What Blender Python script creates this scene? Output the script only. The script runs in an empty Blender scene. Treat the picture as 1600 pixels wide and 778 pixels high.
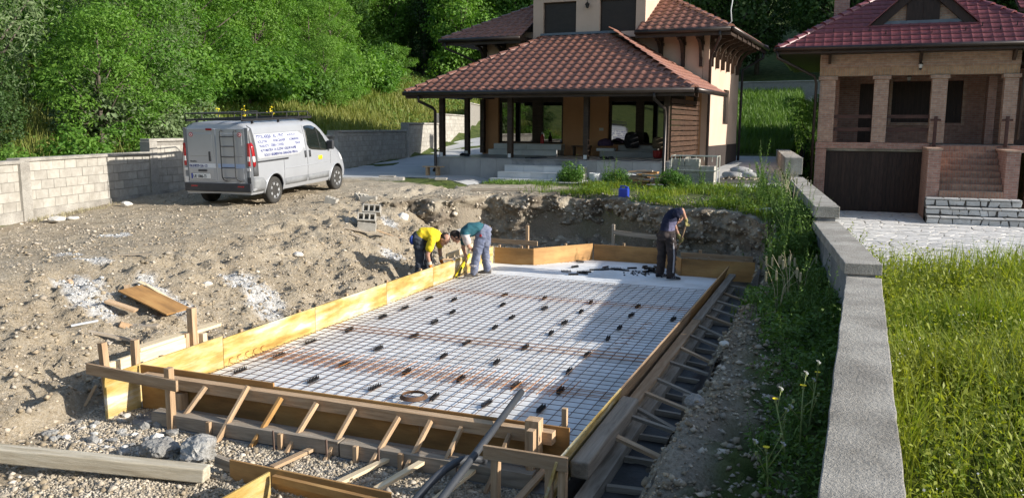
import bpy, bmesh, math, random
import numpy as np
from mathutils import Matrix, Vector, Euler
random.seed(7)
RNG = np.random.default_rng(11)
SC = bpy.context.scene
COL = SC.collection
# ------------------------------------------------------------------ camera
cam_d = bpy.data.cameras.new("camera"); cam = bpy.data.objects.new("camera", cam_d); COL.objects.link(cam)
cam_d.sensor_fit = 'HORIZONTAL'; cam_d.sensor_width = 36.0; cam_d.lens = 36.0*1300/1600
cam_d.clip_start = 0.05; cam_d.clip_end = 2000
CAMLOC = (6.718, -5.2505, 2.894)
def cam_matrix():
    yaw, pitch, roll = -0.37041, 0.145885, -0.005068
    r = np.array([1, 0, 0.]); f = np.array([0, math.cos(pitch), -math.sin(pitch)]); d = -np.cross(r, f)
    c, s = math.cos(roll), math.sin(roll)
    r2, d2 = c*r+s*d, -s*r+c*d
    ca, sa = math.cos(yaw), math.sin(yaw)
    Mz = np.array([[ca, sa, 0], [-sa, ca, 0], [0, 0, 1]])
    X, Y, Z = Mz@r2, -(Mz@d2), -(Mz@f)
    m = Matrix.Identity(4)
    for i in range(3):
        m[i][0], m[i][1], m[i][2], m[i][3] = X[i], Y[i], Z[i], CAMLOC[i]
    return m
cam.matrix_world = cam_matrix()
SC.camera = cam
# ------------------------------------------------------------------ light
SUN_EL = math.radians(20.3); SUN_AZ = math.atan2(0.07, 0.9975)   # direction towards the sun, from +X
SUN_DIR = Vector((math.cos(SUN_EL)*math.cos(SUN_AZ), math.cos(SUN_EL)*math.sin(SUN_AZ), math.sin(SUN_EL)))
W = bpy.data.worlds.new("World"); SC.world = W; W.use_nodes = True
nt = W.node_tree
bg = nt.nodes['Background']; sky = nt.nodes.new('ShaderNodeTexSky'); sky.sky_type = 'NISHITA'
sky.sun_disc = False; sky.sun_elevation = SUN_EL; sky.sun_rotation = math.radians(90) - SUN_AZ
sky.air_density = 1.0; sky.dust_density = 1.0; sky.ozone_density = 1.0
nt.links.new(sky.outputs[0], bg.inputs[0]); bg.inputs[1].default_value = 0.14
sl = bpy.data.lights.new("sun", 'SUN'); sun = bpy.data.objects.new("sun", sl); COL.objects.link(sun)
sl.energy = 4.7; sl.angle = math.radians(0.5); sl.color = (1.0, 0.95, 0.87)
sun.rotation_euler = SUN_DIR.to_track_quat('Z', 'Y').to_euler(); sun.location = (20, 0, 30)
SC.view_settings.view_transform = 'Standard'; SC.view_settings.look = 'None'
SC.view_settings.exposure = 0.74; SC.view_settings.gamma = 1.0; SC.view_settings.use_curve_mapping = False
SC.cycles.max_bounces = 5; SC.cycles.diffuse_bounces = 3; SC.cycles.glossy_bounces = 3; SC.cycles.transmission_bounces = 4
SC.cycles.transparent_max_bounces = 6; SC.cycles.use_denoising = True
SC.cycles.sample_clamp_indirect = 5.0
# ------------------------------------------------------------------ noise
def _hash(ix, iy, iz, s):
    with np.errstate(over='ignore'):
        n = (ix.astype(np.int64)*374761393 + iy.astype(np.int64)*668265263 + iz.astype(np.int64)*1274126177 + s*362437) & 0xffffffff
        n = ((n ^ (n >> 13))*1274126177) & 0xffffffff
        n = ((n ^ (n >> 16))*2246822519) & 0xffffffff
        n = n ^ (n >> 15)
    return n/4294967296.0
def vnoise(x, y, z=None, s=0):
    x = np.asarray(x, float); y = np.asarray(y, float); z = np.zeros_like(x) if z is None else np.asarray(z, float)
    ix, iy, iz = np.floor(x), np.floor(y), np.floor(z)
    fx, fy, fz = x-ix, y-iy, z-iz
    fx, fy, fz = [t*t*(3-2*t) for t in (fx, fy, fz)]
    ix, iy, iz = ix.astype(np.int64), iy.astype(np.int64), iz.astype(np.int64)
    r = 0
    for dx in (0, 1):
        for dy in (0, 1):
            for dz in (0, 1):
                w = (fx if dx else 1-fx)*(fy if dy else 1-fy)*(fz if dz else 1-fz)
                r = r + w*_hash(ix+dx, iy+dy, iz+dz, s)
    return r*2-1
def fbm(x, y, z=None, s=0, o=4, lac=2.1, g=0.5):
    a, t, f = 1.0, 0, 1.0
    for i in range(o):
        t = t + a*vnoise(np.asarray(x)*f, np.asarray(y)*f, None if z is None else np.asarray(z)*f, s+i*17)
        a *= g; f *= lac
    return t
def sstep(a, b, x):
    t = np.clip((np.asarray(x, float)-a)/(b-a), 0, 1); return t*t*(3-2*t)
# ------------------------------------------------------------------ materials
def pmat(name, cols, scale=3.0, rough=0.8, bump=0.0, bscale=None, stretch=(1, 1, 1), detail=5, metal=0.0, spec=0.3,
         rand=0.0, island=0.0, fine=0.0, fscale=60.0, transl=0.0, tcol=None, dist=0.0, pos=None, bdist=0.02, blotch=None):
    m = bpy.data.materials.new(name); m.use_nodes = True; t = m.node_tree; N = t.nodes; L = t.links
    b = N['Principled BSDF']; b.inputs['Roughness'].default_value = rough; b.inputs['Metallic'].default_value = metal
    b.inputs['Specular IOR Level'].default_value = spec
    if len(cols) == 1 and not (bump or rand or island or fine):
        b.inputs['Base Color'].default_value = (*cols[0], 1); return m
    tc = N.new('ShaderNodeTexCoord'); oi = N.new('ShaderNodeObjectInfo')
    mp = N.new('ShaderNodeMapping'); mp.inputs['Scale'].default_value = stretch
    ad = N.new('ShaderNodeVectorMath'); ad.operation = 'MULTIPLY_ADD'
    cb = N.new('ShaderNodeCombineXYZ')
    for i in range(3): L.new(oi.outputs['Random'], cb.inputs[i])
    L.new(cb.outputs[0], ad.inputs[0]); ad.inputs[1].default_value = (37, 23, 51); L.new(tc.outputs['Object'], ad.inputs[2])
    L.new(ad.outputs[0], mp.inputs['Vector'])
    vec = mp.outputs[0]
    nz = N.new('ShaderNodeTexNoise'); nz.inputs['Scale'].default_value = scale; nz.inputs['Detail'].default_value = detail
    nz.inputs['Roughness'].default_value = 0.6; nz.inputs['Distortion'].default_value = dist
    L.new(vec, nz.inputs['Vector'])
    rp = N.new('ShaderNodeValToRGB'); e = rp.color_ramp.elements
    n = len(cols); ps = pos or [0.3+0.4*i/max(1, n-1) for i in range(n)]
    while len(e) < n: e.new(0.5)
    for i in range(n): e[i].position = ps[i]; e[i].color = (*cols[i], 1)
    if n == 1: e[0].color = (*cols[0], 1); e[1].color = (*cols[0], 1)
    L.new(nz.outputs['Fac'], rp.inputs[0]); c = rp.outputs[0]
    def mul(c, fac_out, lo, hi):
        mr = N.new('ShaderNodeMapRange'); mr.inputs[3].default_value = lo; mr.inputs[4].default_value = hi
        L.new(fac_out, mr.inputs[0])
        vm = N.new('ShaderNodeVectorMath'); vm.operation = 'SCALE'; L.new(c, vm.inputs[0]); L.new(mr.outputs[0], vm.inputs['Scale'])
        return vm.outputs[0]
    if fine:
        n2 = N.new('ShaderNodeTexNoise'); n2.inputs['Scale'].default_value = fscale; n2.inputs['Detail'].default_value = 4
        n2.inputs['Roughness'].default_value = 0.7
        L.new(vec, n2.inputs['Vector']); c = mul(c, n2.outputs['Fac'], 1-fine, 1+fine)
    if blotch:
        n3 = N.new('ShaderNodeTexNoise'); n3.inputs['Scale'].default_value = blotch[1]; n3.inputs['Detail'].default_value = 3
        L.new(tc.outputs['Object'], n3.inputs['Vector']); c = mul(c, n3.outputs['Fac'], 1-blotch[0], 1+blotch[0])
    if rand: c = mul(c, oi.outputs['Random'], 1-rand, 1+rand)
    if island:
        g = N.new('ShaderNodeNewGeometry'); c = mul(c, g.outputs['Random Per Island'], 1-island, 1+island)
    L.new(c, b.inputs['Base Color'])
    if bump:
        bn = N.new('ShaderNodeBump'); bn.inputs['Strength'].default_value = bump; bn.inputs['Distance'].default_value = bdist
        n4 = N.new('ShaderNodeTexNoise'); n4.inputs['Scale'].default_value = bscale or scale*4; n4.inputs['Detail'].default_value = 5
        n4.inputs['Roughness'].default_value = 0.65
        L.new(vec, n4.inputs['Vector']); L.new(n4.outputs['Fac'], bn.inputs['Height']); L.new(bn.outputs[0], b.inputs['Normal'])
    if transl:
        tr = N.new('ShaderNodeBsdfTranslucent'); mx = N.new('ShaderNodeMixShader'); mx.inputs[0].default_value = transl
        vm = N.new('ShaderNodeVectorMath'); vm.operation = 'MULTIPLY'; L.new(c, vm.inputs[0]); vm.inputs[1].default_value = tcol or (1.3, 1.3, 0.6)
        L.new(vm.outputs[0], tr.inputs[0]); L.new(b.outputs[0], mx.inputs[1]); L.new(tr.outputs[0], mx.inputs[2])
        L.new(mx.outputs[0], N['Material Output'].inputs[0])
    return m
# ------------------------------------------------------------------ mesh builder
class MB:
    def __init__(s): s.v = []; s.f = []; s.m = []
    def add(s, vs, fs, mi=0):
        o = len(s.v); s.v.extend([tuple(p) for p in vs])
        for f in fs: s.f.append(tuple(i+o for i in f)); s.m.append(mi)
        return s
    def box(s, x0, x1, y0, y1, z0, z1, mi=0, M=None):
        vs = [Vector((x, y, z)) for z in (z0, z1) for y in (y0, y1) for x in (x0, x1)]
        if M: vs = [M@q for q in vs]
        return s.add(vs, [(0, 2, 3, 1), (4, 5, 7, 6), (0, 1, 5, 4), (2, 6, 7, 3), (0, 4, 6, 2), (1, 3, 7, 5)], mi)
    def bar(s, p, q, w, h, mi=0, up=(0, 0, 1)):
        p, q = Vector(p), Vector(q); x = (q-p).normalized(); u = Vector(up)
        if abs(x.dot(u)) > 0.98: u = Vector((1, 0, 0))
        y = u.cross(x).normalized(); z = x.cross(y)
        vs = []
        for c in (p, q):
            for a, b in ((-1, -1), (1, -1), (1, 1), (-1, 1)): vs.append(c+y*(a*w/2)+z*(b*h/2))
        return s.add(vs, [(0, 3, 2, 1), (4, 5, 6, 7), (0, 1, 5, 4), (1, 2, 6, 5), (2, 3, 7, 6), (3, 0, 4, 7)], mi)
    def tube(s, pts, r, n=8, mi=0, caps=True):
        pts = [Vector(p) for p in pts]; rs = r if isinstance(r, (list, tuple)) else [r]*len(pts)
        o = len(s.v); prev = None
        for i, p in enumerate(pts):
            d = (pts[min(i+1, len(pts)-1)]-pts[max(i-1, 0)]).normalized()
            if prev is None:
                a = Vector((0, 0, 1)) if abs(d.z) < 0.9 else Vector((1, 0, 0)); y = a.cross(d).normalized()
            else:
                y = (prev-d*prev.dot(d)); y = y.normalized() if y.length > 1e-6 else Vector((1, 0, 0)).cross(d).normalized()
            prev = y; z = d.cross(y)
            for k in range(n):
                t = 2*math.pi*k/n; s.v.append(tuple(p+(y*math.cos(t)+z*math.sin(t))*rs[i]))
        for i in range(len(pts)-1):
            for k in range(n):
                a, b = o+i*n+k, o+i*n+(k+1) % n; s.f.append((a, b, b+n, a+n)); s.m.append(mi)
        if caps:
            s.f.append(tuple(o+k for k in range(n-1, -1, -1))); s.m.append(mi)
            e = o+(len(pts)-1)*n; s.f.append(tuple(e+k for k in range(n))); s.m.append(mi)
        return s
    def prism(s, poly, axis, a, b, mi=0):
        """poly: 2-D outline, extruded along axis 0/1/2 from a to b"""
        n = len(poly); vs = []
        for t in (a, b):
            for p in poly:
                q = list(p); q.insert(axis, t); vs.append(q)
        fs = [tuple(range(n)), tuple(range(2*n-1, n-1, -1))]
        for i in range(n): j = (i+1) % n; fs.append((i, i+n, j+n, j))
        return s.add(vs, fs, mi)
    def lathe(s, prof, c, n=16, axis='Z', mi=0):
        o = len(s.v); c = Vector(c)
        for r, h in prof:
            for k in range(n):
                t = 2*math.pi*k/n; a, b = r*math.cos(t), r*math.sin(t)
                q = {'Z': (a, b, h), 'X': (h, a, b), 'Y': (a, h, b)}[axis]
                s.v.append(tuple(c+Vector(q)))
        for i in range(len(prof)-1):
            for k in range(n):
                a, b = o+i*n+k, o+i*n+(k+1) % n; s.f.append((a, b, b+n, a+n)); s.m.append(mi)
        for i in (0, len(prof)-1):
            if prof[i][0] > 1e-5: s.f.append(tuple(o+i*n+k for k in range(n))); s.m.append(mi)
        return s
    def mesh(s, name, mats, smooth=False):
        me = bpy.data.meshes.new(name); me.from_pydata(s.v, [], s.f)
        for m in (mats if isinstance(mats, (list, tuple)) else [mats]): me.materials.append(m)
        if len(me.materials) > 1: me.polygons.foreach_set('material_index', s.m)
        bm = bmesh.new(); bm.from_mesh(me); bmesh.ops.recalc_face_normals(bm, faces=bm.faces); bm.to_mesh(me); bm.free()
        if smooth: me.polygons.foreach_set('use_smooth', [True]*len(me.polygons)); 
        me.update(); return me
    def obj(s, name, mats, parent=None, smooth=False, local=False, bevel=0.0, M=None):
        me = s.mesh(name, mats, smooth); return put(name, me, parent, local, bevel, M)
PMW = {}
def pmw(o): return PMW.get(o.name, Matrix.Identity(4))
def put(name, me, parent=None, local=False, bevel=0.0, M=None):
    o = bpy.data.objects.new(name, me); COL.objects.link(o)
    if M is not None: o.matrix_basis = M
    if parent is not None:
        o.parent = parent
        pm = pmw(parent)
        if not local: o.matrix_parent_inverse = pm.inverted()
        PMW[o.name] = (pm if local else Matrix.Identity(4)) @ (M if M is not None else Matrix.Identity(4))
    else: PMW[o.name] = M.copy() if M is not None else Matrix.Identity(4)
    if bevel:
        b = o.modifiers.new('bevel', 'BEVEL'); b.width = bevel; b.segments = 2; b.limit_method = 'ANGLE'; b.angle_limit = math.radians(50)
    return o
def tag(o, label=None, cat=None, group=None, kind=None):
    if label: o['label'] = label
    if cat: o['category'] = cat
    if group: o['group'] = group
    if kind: o['kind'] = kind
    return o
def thing(name, label, cat, loc=(0, 0, 0), rz=0.0, group=None, kind=None):
    o = bpy.data.objects.new(name, None); COL.objects.link(o); o.location = loc; o.rotation_euler = (0, 0, rz)
    o.empty_display_size = 0.2
    PMW[o.name] = Matrix.Translation(loc) @ Matrix.Rotation(rz, 4, 'Z')
    return tag(o, label, cat, group, kind)
def barobj(name, p, q, w, h, mat, parent=None, up=(0, 0, 1), local=False, bevel=0.0, rough=0.0):
    """a timber as its own object, long axis = local X so the grain runs along it"""
    p, q = Vector(p), Vector(q); x = (q-p); ln = x.length; x.normalize(); u = Vector(up)
    if abs(x.dot(u)) > 0.98: u = Vector((1, 0, 0))
    y = u.cross(x).normalized(); z = x.cross(y)
    M = Matrix(((x.x, y.x, z.x, p.x), (x.y, y.y, z.y, p.y), (x.z, y.z, z.z, p.z), (0, 0, 0, 1)))
    mb = MB(); mb.box(0, ln, -w/2, w/2, -h/2, h/2)
    if rough:
        r = random.Random(name+str(p))
        mb.v = [(a[0]+r.uniform(-1, 1)*rough, a[1]+r.uniform(-1, 1)*rough, a[2]+r.uniform(-1, 1)*rough) for a in mb.v]
    return mb.obj(name, mat, parent, local=local, bevel=bevel, M=M)
def clone(o, parent=None, **kw):
    """a copy of a thing with copies of its parts and sub-parts"""
    c = o.copy(); COL.objects.link(c)
    if parent is not None: c.parent = parent
    for k, v in kw.items(): c[k] = v
    for ch in list(o.children): clone(ch, c)
    return c
def npmesh(name, V, F, mats, smooth=False, mi=None):
    """fast mesh from numpy arrays; F is (n,3) or (n,4)"""
    V = np.asarray(V, np.float32); F = np.asarray(F, np.int32); k = F.shape[1]
    me = bpy.data.meshes.new(name); me.vertices.add(len(V)); me.vertices.foreach_set('co', V.ravel())
    me.loops.add(F.size); me.loops.foreach_set('vertex_index', F.ravel())
    me.polygons.add(len(F)); me.polygons.foreach_set('loop_start', np.arange(0, F.size, k, dtype=np.int32))
    me.polygons.foreach_set('loop_total', np.full(len(F), k, np.int32))
    for m in (mats if isinstance(mats, (list, tuple)) else [mats]): me.materials.append(m)
    if mi is not None: me.polygons.foreach_set('material_index', np.asarray(mi, np.int32))
    me.update(calc_edges=True)
    if smooth: me.polygons.foreach_set('use_smooth', np.ones(len(F), bool))
    return me
def textobj(name, body, size, mat, parent, M, align='LEFT', sx=1.0, local=False, ext=0.0015):
    cu = bpy.data.curves.new(name, 'FONT'); cu.body = body; cu.size = size; cu.align_x = align; cu.extrude = ext
    cu.resolution_u = 2; cu.offset = size*.028
    tmp = bpy.data.objects.new('tmp', cu); COL.objects.link(tmp)
    dg = bpy.context.evaluated_depsgraph_get(); me = bpy.data.meshes.new_from_object(tmp.evaluated_get(dg)); bpy.data.objects.remove(tmp); bpy.data.curves.remove(cu)
    me.materials.clear(); me.materials.append(mat); me.name = name
    return put(name, me, parent, local, 0, M @ Matrix.Diagonal((sx, 1, 1, 1)))
def basis(o, x, y, z=None):
    x = Vector(x).normalized(); y = Vector(y); z = x.cross(y).normalized() if z is None else Vector(z); y = z.cross(x)
    return Matrix(((x.x, y.x, z.x, o[0]), (x.y, y.y, z.y, o[1]), (x.z, y.z, z.z, o[2]), (0, 0, 0, 1)))
ORD = ['', 'first', 'second', 'third', 'fourth', 'fifth', 'sixth', 'seventh', 'eighth', 'ninth', 'tenth', 'eleventh', 'twelfth', 'thirteenth', 'fourteenth', 'fifteenth']
# ------------------------------------------------------------------ shared materials
M_ply = pmat('yellow_plywood', [(0.30, 0.18, 0.04), (0.44, 0.295, 0.085), (0.52, 0.41, 0.20), (0.56, 0.54, 0.47)], 2.6, 0.65, 0.2, 34, (0.5, 2.8, 2.8), rand=0.12, fine=0.34, fscale=20, spec=0.3, blotch=(0.38, 4.6))
M_plybrown = pmat('brown_plywood', [(0.20, 0.11, 0.04), (0.34, 0.18, 0.06), (0.42, 0.25, 0.09)], 2.2, 0.6, 0.12, 30, (0.5, 2.5, 2.5), rand=0.12, fine=0.22, fscale=22, spec=0.35, blotch=(0.3, 2.7))
M_wood = pmat('sawn_timber', [(0.28, 0.18, 0.10), (0.40, 0.27, 0.16), (0.49, 0.36, 0.235)], 3.0, 0.8, 0.25, 40, (0.6, 7, 7), rand=0.2, fine=0.18, fscale=14, dist=0.6)
M_woodold = pmat('weathered_timber', [(0.20, 0.16, 0.12), (0.31, 0.26, 0.20), (0.40, 0.34, 0.27)], 3.0, 0.85, 0.35, 30, (0.5, 6, 6), rand=0.18, fine=0.2, fscale=14, dist=0.8)
M_woodnew = pmat('fresh_timber', [(0.56, 0.42, 0.25), (0.66, 0.52, 0.33), (0.72, 0.60, 0.42)], 3.0, 0.75, 0.2, 40, (0.6, 7, 7), rand=0.1, fine=0.1, fscale=14, dist=0.6)
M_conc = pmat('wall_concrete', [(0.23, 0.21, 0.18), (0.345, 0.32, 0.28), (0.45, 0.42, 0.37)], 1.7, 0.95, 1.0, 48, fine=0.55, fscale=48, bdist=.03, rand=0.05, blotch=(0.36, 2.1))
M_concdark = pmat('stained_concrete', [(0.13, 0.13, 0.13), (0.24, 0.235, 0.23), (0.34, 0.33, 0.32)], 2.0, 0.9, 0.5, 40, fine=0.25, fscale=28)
M_slabconc = pmat('drive_concrete', [(0.36, 0.36, 0.36), (0.44, 0.44, 0.43), (0.50, 0.50, 0.48)], 0.8, 0.85, 0.15, 40, fine=0.12, fscale=20)
M_block = pmat('concrete_block', [(0.29, 0.265, 0.225), (0.355, 0.33, 0.285), (0.415, 0.39, 0.34)], 5.0, 0.95, 0.5, 60, rand=0.10, fine=0.18, fscale=60)
M_mortar = pmat('mortar', [(0.19, 0.175, 0.155), (0.27, 0.25, 0.22)], 8.0, 0.95, 0.3, 60)
M_white = pmat('white_membrane', [(0.58, 0.565, 0.54), (0.70, 0.695, 0.68), (0.76, 0.76, 0.75)], 1.5, 0.75, 0.35, 6, fine=0.09, fscale=14, blotch=(.07, 3))
M_rebar = pmat('rebar_steel', [(0.10, 0.068, 0.052), (0.16, 0.105, 0.08)], 6.0, 0.75, rand=0.2)
M_rust = pmat('rusty_rebar', [(0.26, 0.10, 0.03), (0.42, 0.17, 0.05)], 6.0, 0.85, rand=0.2)
M_black = pmat('black_plastic', [(0.012, 0.012, 0.013), (0.022, 0.022, 0.024)], 8.0, 0.45, rand=0.1, spec=0.4)
M_memb = pmat('black_membrane', [(0.012, 0.012, 0.014), (0.035, 0.034, 0.033), (0.07, 0.065, 0.06)], 2.5, 0.55, 0.5, 9, spec=0.4, fine=0.2, fscale=20)
M_pipe = pmat('black_pipe', [(0.035, 0.038, 0.043), (0.055, 0.058, 0.064)], 4, 0.5, spec=0.4)
M_steel = pmat('steel', [(0.30, 0.30, 0.31)], 4, 0.4, metal=0.9)
M_dark = pmat('dark_paint', [(0.015, 0.014, 0.013), (0.025, 0.023, 0.022)], 5, 0.5, spec=0.4)
def stone_mat(n, a, b, c): return pmat(n, [a, b, c], 6, 0.9, 0.4, 30, rand=0.12, island=0.35, fine=0.2, fscale=30)
M_stone = stone_mat('pebble_stone', (0.30, 0.25, 0.19), (0.42, 0.36, 0.28), (0.55, 0.49, 0.41))
M_gravel = stone_mat('gravel_stone', (0.30, 0.25, 0.18), (0.42, 0.36, 0.275), (0.53, 0.47, 0.38))
M_clod = stone_mat('earth_clod', (0.20, 0.155, 0.105), (0.31, 0.25, 0.17), (0.41, 0.34, 0.25))
M_chunk = pmat('broken_concrete', [(0.20, 0.19, 0.17), (0.29, 0.28, 0.26), (0.39, 0.38, 0.355)], 4, 0.95, 1.0, 22, rand=0.12, fine=0.4, fscale=18, bdist=.04)
# ground sheet: dirt / gravel / grass / lime by attribute
def ground_mat():
    m = bpy.data.materials.new('site_ground'); m.use_nodes = True; t = m.node_tree; N = t.nodes; L = t.links
    b = N['Principled BSDF']; b.inputs['Roughness'].default_value = 0.95; b.inputs['Specular IOR Level'].default_value = 0.15
    tc = N.new('ShaderNodeTexCoord')
    def noise(s, d=6, r=0.62):
        n = N.new('ShaderNodeTexNoise'); n.inputs['Scale'].default_value = s; n.inputs['Detail'].default_value = d; n.inputs['Roughness'].default_value = r
        L.new(tc.outputs['Object'], n.inputs['Vector']); return n.outputs['Fac']
    def ramp(f, cs, ps):
        r = N.new('ShaderNodeValToRGB'); e = r.color_ramp.elements
        while len(e) < len(cs): e.new(0.5)
        for i, c in enumerate(cs): e[i].position = ps[i]; e[i].color = (*c, 1)
        L.new(f, r.inputs[0]); return r.outputs[0]
    def mix(f, a, c):
        x = N.new('ShaderNodeMix'); x.data_type = 'RGBA'; L.new(f, x.inputs[0]); L.new(a, x.inputs[6]); L.new(c, x.inputs[7]); return x.outputs[2]
    def attr(n):
        a = N.new('ShaderNodeAttribute'); a.attribute_name = n; return a.outputs['Fac']
    dirt = ramp(noise(1.4), [(0.235, 0.18, 0.115), (0.34, 0.275, 0.185), (0.41, 0.345, 0.245), (0.47, 0.41, 0.315)], [0.28, 0.44, 0.58, 0.75])
    speck = ramp(noise(26, 8, 0.75), [(0.10, 0.08, 0.055), (0.31, 0.25, 0.175), (0.46, 0.40, 0.32), (0.58, 0.54, 0.47)], [0.3, 0.46, 0.6, 0.72])
    k = N.new('ShaderNodeMath'); k.operation = 'MULTIPLY'; k.inputs[1].default_value = 0.55; k.inputs[0].default_value = 1
    d2 = mix(k.outputs[0], dirt, speck)
    grav = ramp(noise(36, 6, 0.8), [(0.14, 0.115, 0.085), (0.34, 0.29, 0.22), (0.46, 0.405, 0.32), (0.56, 0.51, 0.43)], [0.3, 0.44, 0.56, 0.70])
    c = mix(attr('gravel'), d2, grav)
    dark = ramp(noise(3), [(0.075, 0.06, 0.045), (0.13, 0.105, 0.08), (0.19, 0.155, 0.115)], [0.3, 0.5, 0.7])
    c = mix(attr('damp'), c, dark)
    lime = ramp(noise(18, 6, 0.7), [(0.34, 0.33, 0.31), (0.60, 0.60, 0.59), (0.74, 0.74, 0.73)], [0.35, 0.5, 0.65])
    c = mix(attr('lime'), c, lime)
    gr = ramp(noise(2.2, 6), [(0.035, 0.05, 0.014), (0.07, 0.10, 0.025), (0.11, 0.13, 0.04), (0.16, 0.15, 0.06)], [0.3, 0.45, 0.6, 0.75])
    c = mix(attr('grass'), c, gr)
    L.new(c, b.inputs['Base Color'])
    bp = N.new('ShaderNodeBump'); bp.inputs['Strength'].default_value = 1.0; bp.inputs['Distance'].default_value = 0.05
    L.new(noise(24, 7, 0.7), bp.inputs['Height']); L.new(bp.outputs[0], b.inputs['Normal'])
    return m
M_ground = ground_mat()
# ------------------------------------------------------------------ terrain height field
def _ip(x, xs, ys): return np.interp(x, xs, ys)
def wall_u(v): return _ip(v, [-6, 5.7, 10.4, 20.5, 27, 33, 60], [6.79, 7.10, 6.60, 5.60, 5.10, 4.90, 4.2])
def lwall_u(v): return _ip(v, [-8, 6.19, 7.03, 11.8, 21.3, 28.5, 40, 60, 90], [-4.9, -8.5, -8.95, -10.17, -10.75, -11.5, -14.0, -20, -30])
def vback(u): return _ip(u, [-4.2, -3.2, -2.0, -1.55, 1.3, 2.2, 3.4, 4.7, 5.4, 6.2], [12.4, 13.1, 13.5, 14.5, 14.9, 14.1, 13.5, 13.1, 12.2, 10.8])
def uleft(v): return _ip(v, [-6, -1, 0.5, 2, 6, 8, 12, 13.5], [1.7, 0.0, -0.35, -0.5, -0.5, -0.9, -1.3, -1.6])
def yard_z(u, v):
    z = np.clip(1.05+0.035*(v-11.2), 0.90, 1.22)
    return z + 0.035*np.clip(v-21, 0, 12)
def hill_z(u, v):
    s = 0.10+0.045*sstep(-14, -2, u)
    return s*np.clip(v-33, 0, 40) + 0.22*np.clip(v-73, 0, 60) + 0.3*np.clip(v-133, 0, 120)
def terrain(u, v, rough=True):
    u = np.asarray(u, float); v = np.asarray(v, float)
    zy = yard_z(u, v)
    # pit floor
    inside = sstep(0.0, 0.15, u)*sstep(4.75, 4.6, u)*sstep(1.2, 1.35, v)*sstep(12.4, 12.1, v)
    zf = -0.06-0.02*sstep(4.6, 4.9, u)*sstep(0.2, 1.0, v) - 0.22*inside - 0.32*sstep(0.25, -0.5, v)*sstep(1.4, 2.4, u)
    ul = uleft(v)-0.06+0.13*vnoise(v*1.9, v*0+1.7, None, 77)
    tl = np.clip((ul-u)/3.3, 0, 1); tl = 1-(1-tl)**1.6; tl = np.maximum(tl, 0.17*sstep(0.0, 0.14, ul-u))
    tb = sstep(-0.12, 0.12, v-vback(u))*sstep(-4.4, -3.0, u)
    t = np.maximum(tl, tb)
    z = zf+(zy-zf)*t
    # right bank between trench and wall
    wob = 0.10*vnoise(v*1.3, v*0+3.1, None, 5)
    hb = 0.36+0.08*np.clip(u-5.6, 0, 1.2)+0.62*sstep(7.5, 12.6, v)-0.25*sstep(0.8, -1.5, v)
    hb = hb+0.24*np.exp(-((u-5.72)/.34)**2-((v-1.3)/.9)**2)+0.20*np.exp(-((u-5.62)/.28)**2-((v-6.1)/.7)**2)+0.12*np.exp(-((u-5.7)/.3)**2-((v-3.6)/.5)**2)
    bank = zf+(hb-zf)*sstep(5.36, 5.72, u+wob)
    z = np.where(v < 14, np.maximum(z, bank), z)
    # right yard behind the boundary wall
    zr = -0.36+0.045*np.clip(v-30, 0, 60)+0.0*u
    zr = np.where(v > 33, zr+0.105*(v-33), zr)
    w = sstep(-0.15, 0.15, u-wall_u(v))
    left = z + np.where(v > 33, hill_z(u, v), 0)
    right = np.minimum(zr, 1e3) + 0.22*np.clip(v-73, 0, 60)
    wf = w*sstep(64, 50, v)
    z = left*(1-wf)+right*wf
    # slope behind the left block wall
    d = np.clip(lwall_u(v)-u, 0, None)
    z = z+0.30*sstep(0.0, 0.4, d)+0.27*np.clip(d, 0, 11)+0.22*np.clip(d-11, 0, None)
    # right valley side far away
    z = z+0.25*np.clip(u-45, 0, None)
    if rough:
        site = sstep(lwall_u(v)-0.2, lwall_u(v)+0.4, u)*sstep(0.2, -0.2, u-wall_u(v))*sstep(20, 16.5, v)
        slope = site*sstep(0.02, 0.2, t)*sstep(1.0, 0.9, t)
        n1 = fbm(u*0.9, v*0.9, None, 3, 3); n2 = fbm(u*4.3, v*4.3, None, 9, 3); n3 = fbm(u*13, v*13, None, 21, 2)
        amp = site*(1-inside)*(0.30+0.7*sstep(0.0, 0.15, t))
        bankm = sstep(5.3, 5.6, u)*site*(v < 13)
        z = z+amp*(0.026*n1+0.024*n2+0.016*n3)+slope*(0.045*n1+0.055*n2+0.035*n3)+bankm*(0.10*fbm(u*1.8, v*1.8, None, 31, 2)+0.055*n2+.03*n3)
        z = z+(1-site)*0.05*n1*sstep(8, 12, np.abs(u))
    return z
# ------------------------------------------------------------------ ground sheet
def axis(parts):
    a = [parts[0][0]]
    for x0, x1, n in parts: a.extend(list(np.linspace(x0, x1, n+1)[1:]))
    return np.array(a)
def geo(x0, x1, s0, r=1.25):
    out = [x0]; s = s0; sg = 1 if x1 > x0 else -1
    while (out[-1]-x1)*sg < 0: out.append(out[-1]+sg*s); s *= r
    return np.array(out[1:])
gu = np.concatenate([geo(-10.4, -420, 0.25)[::-1], np.linspace(-10.4, 7.3, 260), geo(7.3, 300, 0.18)])
gv = np.concatenate([geo(-2.6, -60, 0.3)[::-1], np.linspace(-2.6, 16.5, 285), geo(16.5, 420, 0.12, 1.09)])
GU, GV = np.meshgrid(gu, gv)
GZ = terrain(GU, GV)
nu, nv = len(gu), len(gv)
GVv = np.stack([GU.ravel(), GV.ravel(), GZ.ravel()], 1)
ii, jj = np.meshgrid(np.arange(nu-1), np.arange(nv-1)); k0 = (jj*nu+ii).ravel()
GF = np.stack([k0, k0+1, k0+1+nu, k0+nu], 1)
me = npmesh('ground', GVv, GF, M_ground, True)
u, v = GVv[:, 0], GVv[:, 1]
nz = fbm(u*1.1, v*1.1, None, 41, 4)
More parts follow.
